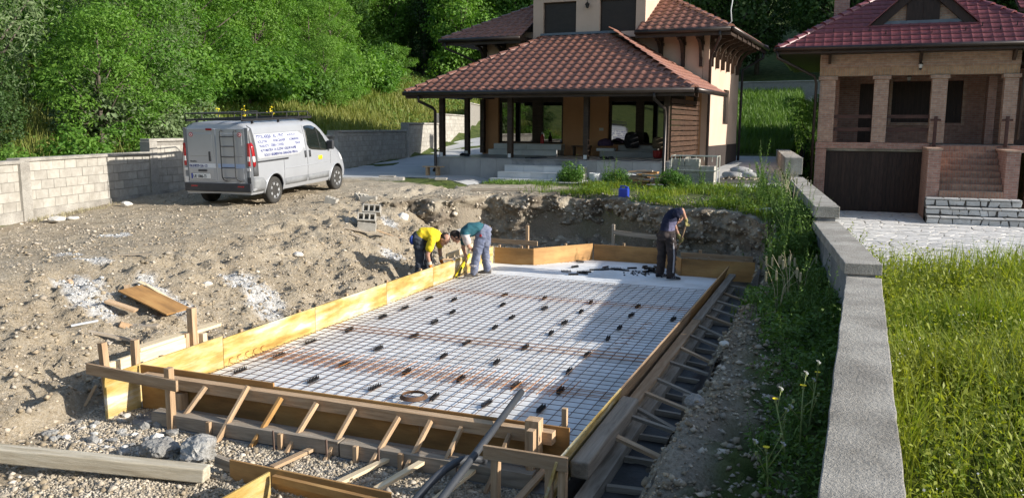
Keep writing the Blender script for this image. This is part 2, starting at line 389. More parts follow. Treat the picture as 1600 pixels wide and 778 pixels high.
site = sstep(lwall_u(v)-0.1, lwall_u(v)+0.15, u)*sstep(0.05, -0.05, u-wall_u(v))*sstep(17.5+0.6*nz, 16.8+0.6*nz, v)
grass = 1-site
# grass on the yard lip at the back right, and on the right bank
lip = sstep(-1.2, 0.3, u+nz*0.8)*sstep(-0.1, 0.5, v-vback(u)+0.25*nz)*(v < 40)
bankg = sstep(5.75, 6.15, u+0.22*nz)*(v < 14)*sstep(-1.5, 0.5, v)
grass = np.clip(np.maximum(grass, np.maximum(lip*0.9, bankg)), 0, 1)
grav = sstep(0.0, 0.35, u-uleft(v)-.55*sstep(.5, -.2, v)+.2*nz)*sstep(1.5, 1.2, v)
grav = np.maximum(grav, 0.7*sstep(-6.5, -5.8, u+nz)*sstep(13.2, 14.2, v+nz*0.4)*sstep(20, 18, v)*sstep(0.5, -1.0, u))
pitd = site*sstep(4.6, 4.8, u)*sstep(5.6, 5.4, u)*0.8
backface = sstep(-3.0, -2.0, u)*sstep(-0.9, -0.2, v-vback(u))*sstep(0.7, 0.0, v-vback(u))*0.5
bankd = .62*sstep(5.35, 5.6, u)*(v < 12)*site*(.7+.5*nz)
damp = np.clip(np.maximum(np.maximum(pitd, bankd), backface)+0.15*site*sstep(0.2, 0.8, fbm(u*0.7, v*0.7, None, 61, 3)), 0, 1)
LIME = [(-2.75, 3.0, .5, .28, -.6), (-2.2, 2.72, .5, .25, -.3), (-2.25, 3.76, .42, .2, -.5), (-1.8, 3.62, .45, .2, -.35), (-1.85, 5.2, .4, .3, .1), (-1.35, 5.1, .35, .3, -.6), (-1.15, 4.8, .25, .22, 0),
        (-5.45, 6.1, .4, .22, .3), (-2.9, 11.6, .35, .2, -.5), (-1.85, 9.85, .3, .25, -.4), (-0.6, 2.7, .25, .25, 0), (0.6, .3, .5, .12, .1), (-3.6, 3.9, .35, .1, .2), (-4.2, 4.1, .4, .1, .1)]
lime = np.zeros_like(u)
for a, b, ra, rb, th in LIME:
    dx, dy = u-a, v-b; c, s = math.cos(th), math.sin(th)
    q = ((dx*c+dy*s)/ra)**2+((-dx*s+dy*c)/rb)**2
    lime = np.maximum(lime, sstep(1.25, 0.55, q+0.75*fbm(u*3.5, v*3.5, None, 71, 3)))
lime = lime*0.72
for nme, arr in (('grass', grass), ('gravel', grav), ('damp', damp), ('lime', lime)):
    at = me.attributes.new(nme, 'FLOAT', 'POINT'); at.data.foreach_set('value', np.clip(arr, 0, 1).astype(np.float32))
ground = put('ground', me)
LIMEV = lime; tag(ground, kind='structure')
# ------------------------------------------------------------------ loose stones as stuff
def ico():
    bm = bmesh.new(); bmesh.ops.create_icosphere(bm, subdivisions=1, radius=1.0)
    V = np.array([x.co[:] for x in bm.verts]); F = np.array([[l.index for l in f.verts] for f in bm.faces]); bm.free(); return V, F
ICV, ICF = ico()
def octa():
    V = np.array([(1, 0, 0), (-1, 0, 0), (0, 1, 0), (0, -1, 0), (0, 0, 1), (0, 0, -1)], float)
    return V, np.array([(0, 2, 4), (2, 1, 4), (1, 3, 4), (3, 0, 4), (2, 0, 5), (1, 2, 5), (3, 1, 5), (0, 3, 5)])
OCV, OCF = octa()
def stones(name, P, size, mat, base=(ICV, ICF), flat=0.65, seed=1, sink=0.25):
    r = np.random.default_rng(seed); n = len(P); BV, BF = base; m = len(BV)
    sc = np.stack([size*r.uniform(.7, 1.4, n), size*r.uniform(.7, 1.2, n), size*flat*r.uniform(.6, 1.2, n)], 1)
    jit = 1+r.uniform(-.40, .40, (n, m, 1)); V = BV[None]*jit*sc[:, None, :]
    a = r.uniform(0, 6.28, n); tlt = r.uniform(-.5, .5, n)
    ca, sa, ct, st = np.cos(a), np.sin(a), np.cos(tlt), np.sin(tlt)
    x, y, z = V[..., 0], V[..., 1], V[..., 2]
    y, z = y*ct[:, None]-z*st[:, None], y*st[:, None]+z*ct[:, None]
    x, y = x*ca[:, None]-y*sa[:, None], x*sa[:, None]+y*ca[:, None]
    V = np.stack([x, y, z], 2)+P[:, None, :]; V[..., 2] += (size*flat*(0.5-sink))[:, None]
    F = (BF[None]+(np.arange(n)*m)[:, None, None]).reshape(-1, 3)
    return npmesh(name, V.reshape(-1, 3), F, mat)
def scatter(n, u0, u1, v0, v1, dens, seed):
    r = np.random.default_rng(seed); uu = r.uniform(u0, u1, n); vv = r.uniform(v0, v1, n); k = r.uniform(0, 1, n) < dens(uu, vv)
    uu, vv = uu[k], vv[k]; return np.stack([uu, vv, terrain(uu, vv)], 1)
def insite(uu, vv): return ((uu > lwall_u(vv)+0.2) & (uu < wall_u(vv)-0.35) & ~((uu > -0.05) & (uu < 4.8) & (vv > 1.0) & (vv < 12.5)))
def pits(uu, vv): return insite(uu, vv) & ~((uu > 4.7) & (uu < 5.5))
P = scatter(75000, -10, 6.6, -2.5, 15.2, lambda a, b: pits(a, b)*np.clip(0.25+0.75*sstep(-3.6, -0.8, a)+0.3*fbm(a*.8, b*.8, None, 5, 2), 0.1, 1)*np.where(b > 8, 0.75, 1), 3)
tag(put('pebbles', stones('pebbles', P, np.random.default_rng(5).gamma(1.3, .0075, len(P)).clip(0, .05)+.006, M_stone, (OCV, OCF))), kind='stuff')
P = scatter(42000, -6, 6.6, -2.5, 15.0, lambda a, b: pits(a, b)*np.clip(0.15+0.85*sstep(-3.4, -1.0, a)+0.4*(a > 5.3), 0, 1)*(b < vback(a)+.2), 7)
tag(put('earth_clods', stones('earth_clods', P, np.random.default_rng(8).gamma(1.3, .0085, len(P)).clip(0, .038)+.006, M_clod, (OCV, OCF), 0.8)), kind='stuff')
P = scatter(60000, -0.4, 4.75, -2.6, 1.2, lambda a, b: (a > uleft(b)+0.05+.6*sstep(.5, -.2, b)-.2*fbm(a*1.1, b*1.1, None, 41, 2))*1.0, 9)
tag(put('gravel', stones('gravel', P, np.random.default_rng(8).uniform(.007, .019, len(P)), M_gravel, (OCV, OCF), 0.8)), kind='stuff')
P = scatter(16000, 5.5, 6.3, -1.5, 12.5, lambda a, b: sstep(6.3, 5.5, a)*np.clip(.4+.8*fbm(a*1.5, b*1.5, None, 51, 2), 0, 1), 13)
tag(put('bank_clods', stones('bank_clods', P, np.random.default_rng(18).gamma(1.3, .008, len(P)).clip(0, .045)+.006, M_clod, (OCV, OCF), .8)), kind='stuff')
kk = np.random.default_rng(21).choice(len(GVv), 2600, p=(LIMEV*site)**2/((LIMEV*site)**2).sum()); P = GVv[kk]+np.random.default_rng(22).uniform(-.04, .04, (len(kk), 3))*np.array([1, 1, 0]); P[:, 2] = terrain(P[:, 0], P[:, 1])
M_lime = stone_mat('lime_crumb', (.34, .335, .32), (.47, .465, .45), (.60, .60, .59))
tag(put('lime_crumbs', stones('lime_crumbs', P, np.random.default_rng(23).gamma(1.2, .0055, len(P)).clip(0, .035)+.004, M_lime, (OCV, OCF), .7)), kind='stuff')
# bigger stones one can pick out
def rock(u, v, r, label, mat=None, flat=.65, seed=0, name='stone', sub=2, group=None, dz=0):
    bm = bmesh.new(); bmesh.ops.create_icosphere(bm, subdivisions=sub, radius=1.0)
    rr = random.Random(seed); ax = (rr.uniform(.8, 1.3), rr.uniform(.7, 1.1), flat)
    for q in bm.verts:
        k = 1+0.33*float(vnoise(q.co.x*1.1+seed, q.co.y*1.1, q.co.z*1.1, seed))+0.12*float(vnoise(q.co.x*3+seed, q.co.y*3, q.co.z*3, seed+5))+(0.09*float(vnoise(q.co.x*6+seed, q.co.y*6, q.co.z*6, seed+7))+.05*float(vnoise(q.co.x*14, q.co.y*14, q.co.z*14, seed+9)) if sub > 3 else 0)
        q.co = Vector((q.co.x*ax[0]*k, q.co.y*ax[1]*k, q.co.z*ax[2]*k))*r
    me = bpy.data.meshes.new(name); bm.to_mesh(me); bm.free(); me.materials.append(mat or M_chunk)
    z = float(terrain(u, v))+dz
    o = put(name, me, M=Matrix.Translation((u, v, z+r*flat*.55))@Matrix.Rotation(rr.uniform(0, 6), 4, 'Z'))
    return tag(o, label, 'stone', group)
rock(1.18, .28, .15, 'brownish broken concrete lump behind the long beam, left of the grey lump', M_chunk, .7, 3, 'concrete_lump', 4)
rock(1.56, .36, .17, 'pale grey broken concrete lump at the end of the long beam', M_chunk, .75, 8, 'concrete_lump', 4)
R_B = pmat('limestone', [(0.44, 0.41, 0.36), (0.56, 0.53, 0.48), (0.64, 0.62, 0.57)], 5, .9, .4, 30, rand=.1, fine=.15)
for i, (a, b, r, fl, lab) in enumerate([
    (-8.15, 7.2, .17, .4, 'flat pale rock before the left block wall, larger of two'), (-7.9, 7.38, .11, .4, 'small flat pale rock beside the larger rock before the left wall'),
    (-1.93, 13.42, .20, .8, 'large white boulder sticking out of the cut earth bank'), (-2.12, 13.22, .15, .8, 'grey boulder at the foot of the cut earth bank beside the white boulder'),
    (-2.85, 12.2, .14, .7, 'round pale rock on the slope above the yellow shirted worker'), (-8.75, 9.6, .12, .6, 'pale cement lump at the foot of the left wall near the van shadow'),
    (-2.05, 4.62, .07, .5, 'pale stone on the dirt slope right of the plywood offcut'), (-2.4, 7.4, .09, .6, 'grey stone on the dirt slope below the concrete blocks'),
    (5.7, 1.75, .11, .7, 'dark stone on the trench bank by the front corner'), (5.62, 4.4, .07, .6, 'white stone on top of the trench bank')]):
    rock(a, b, r, lab, R_B if i != 8 else M_chunk, fl, 20+i)
r = random.Random(4)
for i in range(34):
    a = r.uniform(-.25, 1.0); b = r.uniform(.25, 1.0)-.25*abs(a-.3)
    rock(a, b, r.uniform(.03, .075), 'grey rubble stone on the gravel by the front left formwork corner', M_chunk if i % 3 else R_B, .6, 60+i, 'rubble_stone', 1, 'rubble stones by the front left corner')
for i in range(16):
    a = r.uniform(-2.9, -1.9); b = 2.6+r.uniform(-.3, .9)
    rock(a, b, r.uniform(.02, .05), 'small pale stone lying near the plywood offcut on the slope', R_B, .5, 160+i, 'rubble_stone', 1, 'pale stones around the plywood offcut')
# ------------------------------------------------------------------ cut earth bank at the back of the pit
M_cut = pmat('cut_earth', [(0.10, 0.08, 0.06), (0.19, 0.155, 0.115), (0.30, 0.255, 0.19), (0.42, 0.37, 0.29)], 2.2, 0.95, 1.0, 16, fine=0.35, fscale=24, bdist=.05, dist=.4)
def cut_bank():
    xs = np.linspace(-3.9, 6.1, 300); ts = np.linspace(0, 1, 44)
    X, Tt = np.meshgrid(xs, ts); Yb = vback(X)
    top = yard_z(X, Yb)+0.0
    crest = 0.06*fbm(X*2.2, X*0, None, 4, 3)
    Z = -0.15+(top+crest+0.15+0.03)*Tt
    n = 0.16*fbm(X*1.5, Z*1.5, None, 12, 4)+0.13*np.abs(fbm(X*4, Z*4, None, 15, 3))+.05*fbm(X*10, Z*10, None, 18, 2)
    # overhanging crust on top, hollows dug below it
    hol = 0.0
    for c, w, zc, hz, dep in [(-.25, .3, .42, .28, .35), (2.35, .45, .35, .3, .5), (.8, .5, .3, .2, .3), (-1.95, .28, .55, .35, .45), (4.3, .6, .25, .22, .3), (1.55, .22, .5, .4, .3)]:
        hol = hol+dep*np.exp(-((X-c)/w)**2-((Z-zc)/hz)**2)
    crust = -0.10*sstep(.55, .8, Tt)*(0.6+0.5*vnoise(X*2.3, Z*0, None, 8))
    foot = -0.30*sstep(.3, 0, Tt)*(0.7+.5*vnoise(X*1.7, X*0, None, 19))
    Y = Yb-0.10-n+hol+crust+foot
    Y = np.where(Tt > .96, Yb+0.25, Y)
    X2 = X+0.08*fbm(Z*3, X*3, None, 33, 2)
    V = np.stack([X2.ravel(), Y.ravel(), Z.ravel()], 1); n0 = len(xs); i2, j2 = np.meshgrid(np.arange(n0-1), np.arange(len(ts)-1)); k = (j2*n0+i2).ravel()
    return npmesh('cut_bank', V, np.stack([k, k+1, k+1+n0, k+n0], 1), M_cut, True), V
me, CBV = cut_bank()
tag(put('cut_bank', me), kind='structure')
rr = np.random.default_rng(77); k = rr.choice(len(CBV), 1500, replace=False); P = CBV[k]+np.array([0, -.01, 0])
P = P[(P[:, 2] > 0) & (P[:, 2] < 1.12)]
tag(put('bank_stones', stones('bank_stones', P, rr.gamma(1.3, .012, len(P)).clip(0, .09)+.010, M_stone, (ICV, ICF), .8, 5, .5)), kind='stuff')
# ------------------------------------------------------------------ slab and pool formwork
# polygon of the slab: rectangle with a half-octagon bay at the back
OUT = [(0, 1.235), (4.70, 1.235), (4.68, 10.93), (3.98, 10.93), (3.30, 12.2), (1.83, 12.24), (0.89, 11.0), (0, 10.95)]
mb = MB(); mb.prism(OUT, 2, -0.06, 0.0)
tag(mb.obj('slab_base', M_slabconc), 'grey concrete blinding slab under the white membrane', 'slab', kind='structure')
# white membrane laid in strips, slightly wavy
def sheet():
    xs = np.linspace(0.0, 4.69, 95); ys = np.linspace(1.24, 12.2, 150); X, Y = np.meshgrid(xs, ys)
    def inside(x, y):
        c = np.zeros_like(x, bool); n = len(OUT)
        for i in range(n):
            (x1, y1), (x2, y2) = OUT[i], OUT[(i+1) % n]
            c ^= ((y1 > y) != (y2 > y)) & (x < (x2-x1)*(y-y1)/((y2-y1)+1e-12)+x1)
        return c
    Z = 0.006+0.003*fbm(X*1.3, Y*1.3, None, 2, 2)+0.010*sstep(9.6, 10.4, Y)*np.abs(fbm(X*.9, Y*3.2, None, 6, 2))
    n0 = len(xs); i2, j2 = np.meshgrid(np.arange(n0-1), np.arange(len(ys)-1)); k = (j2*n0+i2).ravel()
    F = np.stack([k, k+1, k+1+n0, k+n0], 1); Xr, Yr = X.ravel(), Y.ravel()
    cx, cy = Xr[F].mean(1), Yr[F].mean(1); F = F[inside(cx, cy)]
    return npmesh('membrane', np.stack([Xr, Yr, Z.ravel()], 1), F, M_white, True)
o = put('white_membrane', sheet()); tag(o, 'white membrane sheet covering the pool floor under the steel mesh', 'membrane')
# a few membrane wrinkle strips at the back
# ---- formwork walls: each side is a thing, its panels, walers, pegs and struts are parts
def panel(parent, p, q, z0, z1, th, mat, lean=0.0, out=(0, 0)):
    """plywood panel between ground points p and q, thickness th towards 'out', leaning outwards at the top"""
    p, q = Vector((*p, 0)), Vector((*q, 0)); d = (q-p); ln = d.length; d.normalize(); n = Vector((*out, 0)).normalized()
    zax = (Vector((0, 0, 1))*(z1-z0)+n*lean); h = zax.length; zax.normalize(); yax = zax.cross(d)
    if yax.dot(n) < 0: s = -1
    else: s = 1
    M = Matrix(((d.x, yax.x, zax.x, p.x), (d.y, yax.y, zax.y, p.y), (d.z, yax.z, zax.z, z0), (0, 0, 0, 1)))
    mb = MB(); g = 0.004
    mb.box(g, ln-g, 0 if s > 0 else -th, th if s > 0 else 0, 0, h)
    return mb.obj('plywood_panel', mat, parent, M=M, bevel=.003)
def peg(parent, u, v, z0, z1, mat=M_wood, w=.045, name='peg', lean=(0, 0)): return barobj(name, (u, v, z0), (u+lean[0], v+lean[1], z1), w, w, mat, parent)
# left side
fl = thing('left_formwork', 'long yellow plywood formwork side on the left where the two workers bend over', 'formwork', (0, .8, -.06))
js = [.78, 2.52, 4.42, 6.42, 8.10, 9.6, 10.95]
for i in range(len(js)-1):
    panel(fl, (0, js[i]), (0, js[i+1]), -.06, .405-.035*min(1, i), .022, M_ply, 0, (-1, 0))
for v in (1.6, 2.9, 4.1, 5.3, 6.5, 7.7, 9.0, 10.2): peg(fl, -.05, v, -.1, .40 if v < 9.1 else .42)
barobj('waler', (-.30, 1.05, .36), (-.42, 2.55, .33), .05, .12, M_woodnew, fl); barobj('waler', (-.42, 1.6, .43), (-.50, 3.0, .40), .14, .035, M_woodnew, fl)
peg(fl, -.36, 2.42, .0, .74, M_wood, .08, 'post'); peg(fl, -.28, 2.5, .1, .42, M_woodnew, .07, 'peg'); peg(fl, -.40, 2.35, .2, .44, M_wood, .06)
peg(fl, -.06, 1.25, -.1, .66, M_wood, .065, 'post')
barobj('rail', (-.14, 10.0, .46), (-.14, 10.98, .46), .04, .13, M_woodnew, fl); barobj('rail', (-.16, 9.0, .42), (-.14, 9.75, .44), .04, .11, M_woodnew, fl); peg(fl, -.20, 10.75, 0, .76, M_wood, .06, 'post')
# front side
ff = thing('front_formwork', 'brown plywood formwork across the front of the pool with slanted braces', 'formwork', (2.4, 1.2, -.06))
panel(ff, (.03, 1.235), (1.72, 1.235), -.055, .41, .022, M_plybrown, 0, (0, -1))
panel(ff, (1.72, 1.235), (3.31, 1.235), -.055, .375, .022, M_plybrown, 0, (0, -1)); panel(ff, (3.31, 1.235), (4.74, 1.235), -.055, .375, .022, M_plybrown, 0, (0, -1))
barobj('waler', (.14, 1.155, .295), (4.62, 1.155, .295), .10, .105, M_wood, ff, rough=.004)
barobj('bottom_timber', (.55, .88, .035), (2.7, .87, .035), .12, .13, M_woodold, ff, rough=.006); barobj('bottom_timber', (2.72, .87, .03), (4.55, .86, .03), .12, .13, M_woodold, ff, rough=.006)
barobj('base_timber', (.5, 1.07, .0), (4.6, 1.07, .0), .14, .07, M_woodold, ff, rough=.004)
tops = [(1.01, .33), (1.53, .40), (1.91, .33), (2.31, .33), (2.72, .33), (3.18, .31), (3.5, .32), (3.8, .30), (4.25, .30)]
feet = [(.83, .80), (1.42, .72), (1.80, .74), (2.18, .76), (2.61, .74), (3.06, .72), (3.40, .73), (3.72, .72), (4.20, .66)]
for i, ((a, z), (b, c)) in enumerate(zip(tops, feet)):
    barobj('brace', (a, 1.075, z), (b, c, -.07), .05, .028, M_plybrown if i == 2 else M_wood, ff, up=(1, 0, 0))
for a in (1.28, 2.1, 2.9, 3.35, 3.95): peg(ff, a, .79, -.1, .10, M_wood, .04)
for a in (2.05, 2.62, 3.15, 3.9): barobj('iron_pin', (a, .76, -.12), (a+.01, .74, .14), .014, .014, M_rebar, ff)
barobj('corner_block', (.62, 1.14, -.03), (.62, 1.14, .20), .11, .10, M_wood, ff); barobj('corner_block', (4.47, 1.07, .0), (4.47, 1.07, .47), .12, .12, M_wood, ff)
barobj('corner_peg', (4.5, .92, -.05), (4.5, .92, .43), .075, .06, M_wood, ff)
peg(ff, 4.62, 1.45, .0, .46, M_wood, .045)
# right side
fr = thing('right_formwork', 'plywood formwork side along the right trench held by slanted struts', 'formwork', (4.75, .5, -.1))
js = [.46, 2.42, 4.4, 6.4, 8.3, 10.35]
for i in range(5):
    a, b = js[i], js[i+1]; lean = .15
    panel(fr, (4.705+.009*a, a), (4.705+.009*b, b), -.14, .39-.006*i, .022, M_ply if i == 0 else (M_wood if i < 3 else M_plybrown), lean, (1, 0))
barobj('log_waler', (4.98, .72, .235), (4.985, 2.42, .235), .16, .15, M_woodold, fr, rough=.012, bevel=.02)
barobj('waler_plank', (4.965, 2.45, .19), (4.995, 6.4, .19), .12, .045, M_wood, fr); barobj('waler_plank', (4.995, 6.42, .19), (5.03, 10.4, .19), .12, .045, M_woodold, fr)
barobj('waler_timber', (4.94, 2.45, .10), (4.98, 10.3, .10), .08, .12, M_woodold, fr, rough=.005)
barobj('bottom_timber', (5.02, .55, -.02), (5.03, 5.0, -.04), .13, .13, M_woodold, fr, rough=.006); barobj('bottom_timber', (5.03, 5.02, -.04), (5.05, 10.2, -.06), .12, .12, M_woodold, fr, rough=.006)
st = [(1.6, .24, 1.50), (2.16, .24, 2.05), (2.41, .24, 2.10), (2.89, .24, 2.70), (3.47, .22, 3.25), (4.19, .22, 3.95), (4.88, .22, 4.6), (5.55, .22, 5.15), (6.23, .2, 5.75), (6.92, .2, 6.5), (7.51, .18, 7.2), (8.03, .2, 7.6), (8.97, .15, 8.5), (9.74, .14, 9.4)]
for i, (v0, z0, v1) in enumerate(st):
    barobj('strut', (5.03, v0, z0-.03), (5.56+.05*(i % 3), v1, .08+.05*(i % 2)), .05 if i else .075, .03, M_woodold if i % 3 else M_wood, fr, up=(0, 0, 1))
for (v0, v1) in [(2.34, 2.28), (3.09, 2.98), (3.68, 3.5), (4.36, 4.22), (5.05, 4.82), (5.75, 5.55), (6.6, 6.45), (7.4, 7.3), (1.75, 1.7), (1.1, 1.12)]:
    barobj('ground_strut', (5.10, v0, -.045), (5.58, v1, -.03), .05, .05, M_woodold, fr, rough=.003)
barobj('end_post', (4.80, .50, -.3), (4.80, .50, .36), .04, .06, M_wood, fr); barobj('peg', (5.42, 2.9, -.1), (5.44, 2.9, .24), .07, .06, M_woodold, fr)
# back side with the bay
fb = thing('back_formwork', 'brown plywood formwork at the back of the pool with an angled bay', 'formwork', (2.4, 11.5, -.02))
panel(fb, (0.02, 10.95), (.89, 11.0), -.02, .36, .022, M_plybrown, 0, (0, 1)); panel(fb, (.89, 11.01), (1.83, 12.25), -.02, .37, .022, M_plybrown, 0, (-1, 1))
panel(fb, (1.84, 12.26), (3.30, 12.22), -.02, .35, .022, M_plybrown, 0, (0, 1)); panel(fb, (3.31, 12.20), (3.98, 10.97), -.02, .35, .022, M_plybrown, 0, (1, 1))
panel(fb, (3.99, 10.95), (5.38, 10.98), -.03, .36, .022, M_plybrown, 0, (0, 1))
for a, b in ((.6, 11.03), (.1, 11.02), (1.35, 11.75), (2.5, 12.3), (4.5, 11.02), (5.2, 11.02)): peg(fb, a, b+.03, -.05, .40)
# batter boards (profile boards on stakes)
def batter(label, posts, rail, w=.03, h=.11, mat=M_wood, rail2=None):
    t = thing('batter_board', label, 'batter board', (posts[0][0], posts[0][1], posts[0][2]))
    for p in posts: barobj('stake', p[:3], (p[0]+p[4] if len(p) > 4 else p[0], p[1], p[3]), .07, .06, mat, t)
    barobj('rail', rail[0], rail[1], w, h, mat, t)
    if rail2: barobj('rail', rail2[0], rail2[1], w, h, mat, t)
    return t
batter('timber batter board on stakes at the front left corner of the pool', [(.80, .82, -.2, .57), (-.10, .92, -.05, .70, -.05)], ((-.22, .78, .46), (.93, .78, .415)))
batter('low timber batter board on stakes at the front right corner by the black pipes', [(4.35, .52, -.2, .40), (4.90, .53, -.2, .40)], ((4.26, .485, .37), (4.95, .485, .37)))
batter('grey timber batter board against the cut bank behind the back bay', [(2.09, 13.0, -.05, .72)], ((2.10, 12.96, .55), (3.25, 12.96, .47)), .025, .10, M_woodold)
batter('timber batter board behind the right end of the back formwork', [(4.28, 11.40, -.05, .48)], ((3.90, 11.36, .37), (5.30, 11.36, .36)), .03, .11, M_wood)
batter('timber batter board behind the left end of the back formwork', [(.55, 11.55, -.05, .78), (-.30, 11.4, -.05, .74)], ((-.28, 11.5, .42), (.80, 11.5, .40)), .03, .10, M_wood)
# black membrane on the trench floor
def trench():
    xs = np.linspace(4.75, 5.62, 16); ys = np.linspace(-.3, 10.6, 120); X, Y = np.meshgrid(xs, ys)
    Z = np.maximum(terrain(X, Y, False)+.012, -.08+.03*fbm(X*4, Y*3, None, 9, 2)); n0 = len(xs)
    i2, j2 = np.meshgrid(np.arange(n0-1), np.arange(len(ys)-1)); k = (j2*n0+i2).ravel()
    return npmesh('trench_membrane', np.stack([X.ravel(), Y.ravel(), Z.ravel()], 1), np.stack([k, k+1, k+1+n0, k+n0], 1), M_memb, True)
tag(put('trench_membrane', trench()), 'black crumpled membrane lining the trench right of the pool', 'membrane')
# ------------------------------------------------------------------ steel mesh: three overlapping sheets, every rod a part
def rod(parent, p, q, r, mat, name='rod', hook=None):
    mb = MB(); pts = [p, q]
    if hook: pts = [(p[0]-.0, p[1], p[2]+.05), (p[0]-.03, p[1], p[2]+.02), p, q]
    mb.tube(pts, r, 5); return mb.obj(name, mat, parent)
def mesh_sheet(v0, v1, z, label, off=0.0, rust=()):
    t = thing('steel_mesh', label, 'steel mesh', (2.3, (v0+v1)/2, z), group=None)
    n = 31
    for i in range(n+1):
        u = .03+.1492*i+off
        if u > 4.68: break
        rod(t, (u, v0-.04, z), (u, v1+.04, z), .0040, M_rebar)
    v = v0; k = 0
    while v < v1+.01:
        rod(t, (.01+off, v, z+.008), (4.655, v, z+.008), .0040, M_rust if k in rust else M_rebar); v += .15; k += 1
    return t
mesh_sheet(1.33, 3.28, .028, 'welded steel mesh sheet nearest the front formwork', 0, (12, 13))
mesh_sheet(3.05, 4.85, .038, 'second welded steel mesh sheet from the front formwork', .012, (0, 1, 11, 12))
mesh_sheet(4.62, 7.92, .028, 'third welded steel mesh sheet from the front formwork', 0, (0, 1, 20, 21))
mesh_sheet(7.70, 9.52, .038, 'welded steel mesh sheet farthest from the front formwork', .012, (0, 1))
# rusty starter hooks along the overlaps
hk = MB()
for vv in (2.98, 3.12, 3.27, 3.40):
    for i in range(28):
        u = .1+.149*i+.02
        hk.tube([(u, vv-.10, .05), (u+.004, vv+.16, .048)], .0045, 5)
for i in range(5): hk.tube([(.06, 2.6+.149*i, .055), (.02, 2.6+.149*i, .06), (.005, 2.62+.149*i, .10), (.02, 2.66+.149*i, .115)], .0045, 5)
for i in range(6): hk.tube([(4.1+.02*i, 4.9+.3*i, .07), (4.25+.02*i, 4.9+.3*i, .10), (4.27+.02*i, 4.92+.3*i, .07)], .0045, 5)
tag(hk.obj('rusty_lap_bars', M_rust), 'short rust red bars lying over the mesh overlap near the front', 'steel bars', kind='stuff')
# ------------------------------------------------------------------ plastic spacers: one bar with prongs, copied
def spacer_mesh(name, L=.20):
    mb = MB(); mb.box(-L/2, L/2, -.022, .022, 0, .006); mb.box(-L/2, L/2, -.008, .008, .006, .018)
    for k in range(7):
        x = -L/2+.012+k*(L-.024)/6
        for y in (-.016, .016): mb.bar((x, y*1.1, .004), (x, y*.8, .042), .008, .007)
    return mb.mesh(name, M_black)
SPM = spacer_mesh('rebar_spacer')
rows = [(2.48, [.29, 1.30, 2.09, 2.85, 3.45, 4.03]), (3.14, [.31, 1.28, 2.13, 2.84, 3.51, 4.03]), (3.91, [.28, 1.29, 2.24, 2.96, 3.90]), (4.66, [.40, 1.42, 2.24, 3.05, 3.90]),
        (5.56, [.42, 1.30, 2.26, 3.11, 3.93]), (6.21, [.44, 1.27, 2.26, 3.10, 3.93]), (7.07, [.45, .89, 1.79, 2.5, 3.11, 3.90, 4.55]), (7.78, [1.52, 2.24, 3.06, 3.85])]
rr = random.Random(3)
for ri, (v, us) in enumerate(rows):
    for ci, u in enumerate(us):
        o = put('rebar_spacer', SPM, M=Matrix.Translation((u, v+rr.uniform(-.04, .04), .020))@Matrix.Rotation(math.pi/2+rr.uniform(-.12, .12), 4, 'Z'))
        tag(o, f'black mesh spacer, {ORD[ci+1]} from left in the {ORD[ri+1]} row from the front board', 'spacer', 'spacer bars on the steel mesh')
for i, (u, v) in enumerate([(1.78, 10.47), (2.0, 10.24), (1.77, 11.09), (1.69, 11.73), (2.17, 10.58), (2.16, 10.39), (2.24, 10.91), (2.36, 11.3), (2.5, 11.08), (2.62, 11.2), (2.83, 11.06), (2.9, 11.42), (2.42, 11.0), (2.1, 10.48), (2.7, 11.1)]):
    o = put('rebar_spacer', SPM, M=Matrix.Translation((u, v, .022))@Matrix.Rotation(rr.uniform(-.5, .6)+(1.3 if i in (2, 7) else 0), 4, 'Z')@Matrix.Rotation(rr.choice([0, 0, .6, 1.57]), 4, 'X'))
    tag(o, 'loose black plastic spacer bar lying on the white membrane by the back bay', 'spacer', 'loose spacer bars by the back bay')
cl = MB()
for i in range(40):
    a, b = 3.2+rr.gauss(0, .22), 10.95+rr.gauss(0, .16); cl.box(a-.015, a+.015, b-.012, b+.012, .01, .03)
tag(cl.obj('plastic_clips', M_black), 'scatter of tiny black clips on the membrane left of the third worker', 'clips', kind='stuff')
bag = MB()
for i in range(26):
    a, b = 3.36+rr.gauss(0, .08), 11.15+rr.gauss(0, .08); h = rr.uniform(.02, .12); bag.box(a-.06, a+.06, b-.02, b+.02, h-.012, h+.012, M=Matrix.Translation((a, b, 0))@Matrix.Rotation(rr.uniform(0, 3), 4, 'Z')@Matrix.Translation((-a, -b, 0)))
tag(bag.obj('spacer_heap', M_black), 'heap of black plastic spacers at the feet of the shoveling worker', 'spacer heap')
# coil of rusty steel on the mesh
mb = MB()
for k in range(5):
    rad = .145-.006*k
    mb.tube([(2.66+(rad)*math.cos(t*math.pi/14), 2.33+rad*math.sin(t*math.pi/14), .045+.007*k) for t in range(29)], .007, 6, caps=False)
tag(mb.obj('wire_coil', pmat('rust_coil', [(.09, .05, .03), (.17, .095, .055)], 9, .85), smooth=True), 'round coil of rusty binding wire lying on the mesh by the front board', 'wire coil')
# pipes
def pipe(label, pts, r):
    mb = MB(); mb.tube(pts, r, 14); o = mb.obj('plastic_pipe', M_pipe, smooth=True); return tag(o, label, 'pipe', None)
pipe('straight black pipe leaning over the front board onto the mesh', [(4.16, -.75, .07), (4.16, -.06, .20), (4.155, .77, .345), (4.15, 1.62, .50)], .031)
def bez(p0, p1, p2, p3, n=14): return [tuple(((1-t)**3)*np.array(p0)+3*t*(1-t)**2*np.array(p1)+3*t*t*(1-t)*np.array(p2)+t**3*np.array(p3)) for t in np.linspace(0, 1, n)]
pipe('curved black pipe bending down beside the straight pipe', bez((3.93, -.75, .02), (3.92, .0, .10), (3.92, .55, .35), (4.13, .82, .14)), .032)
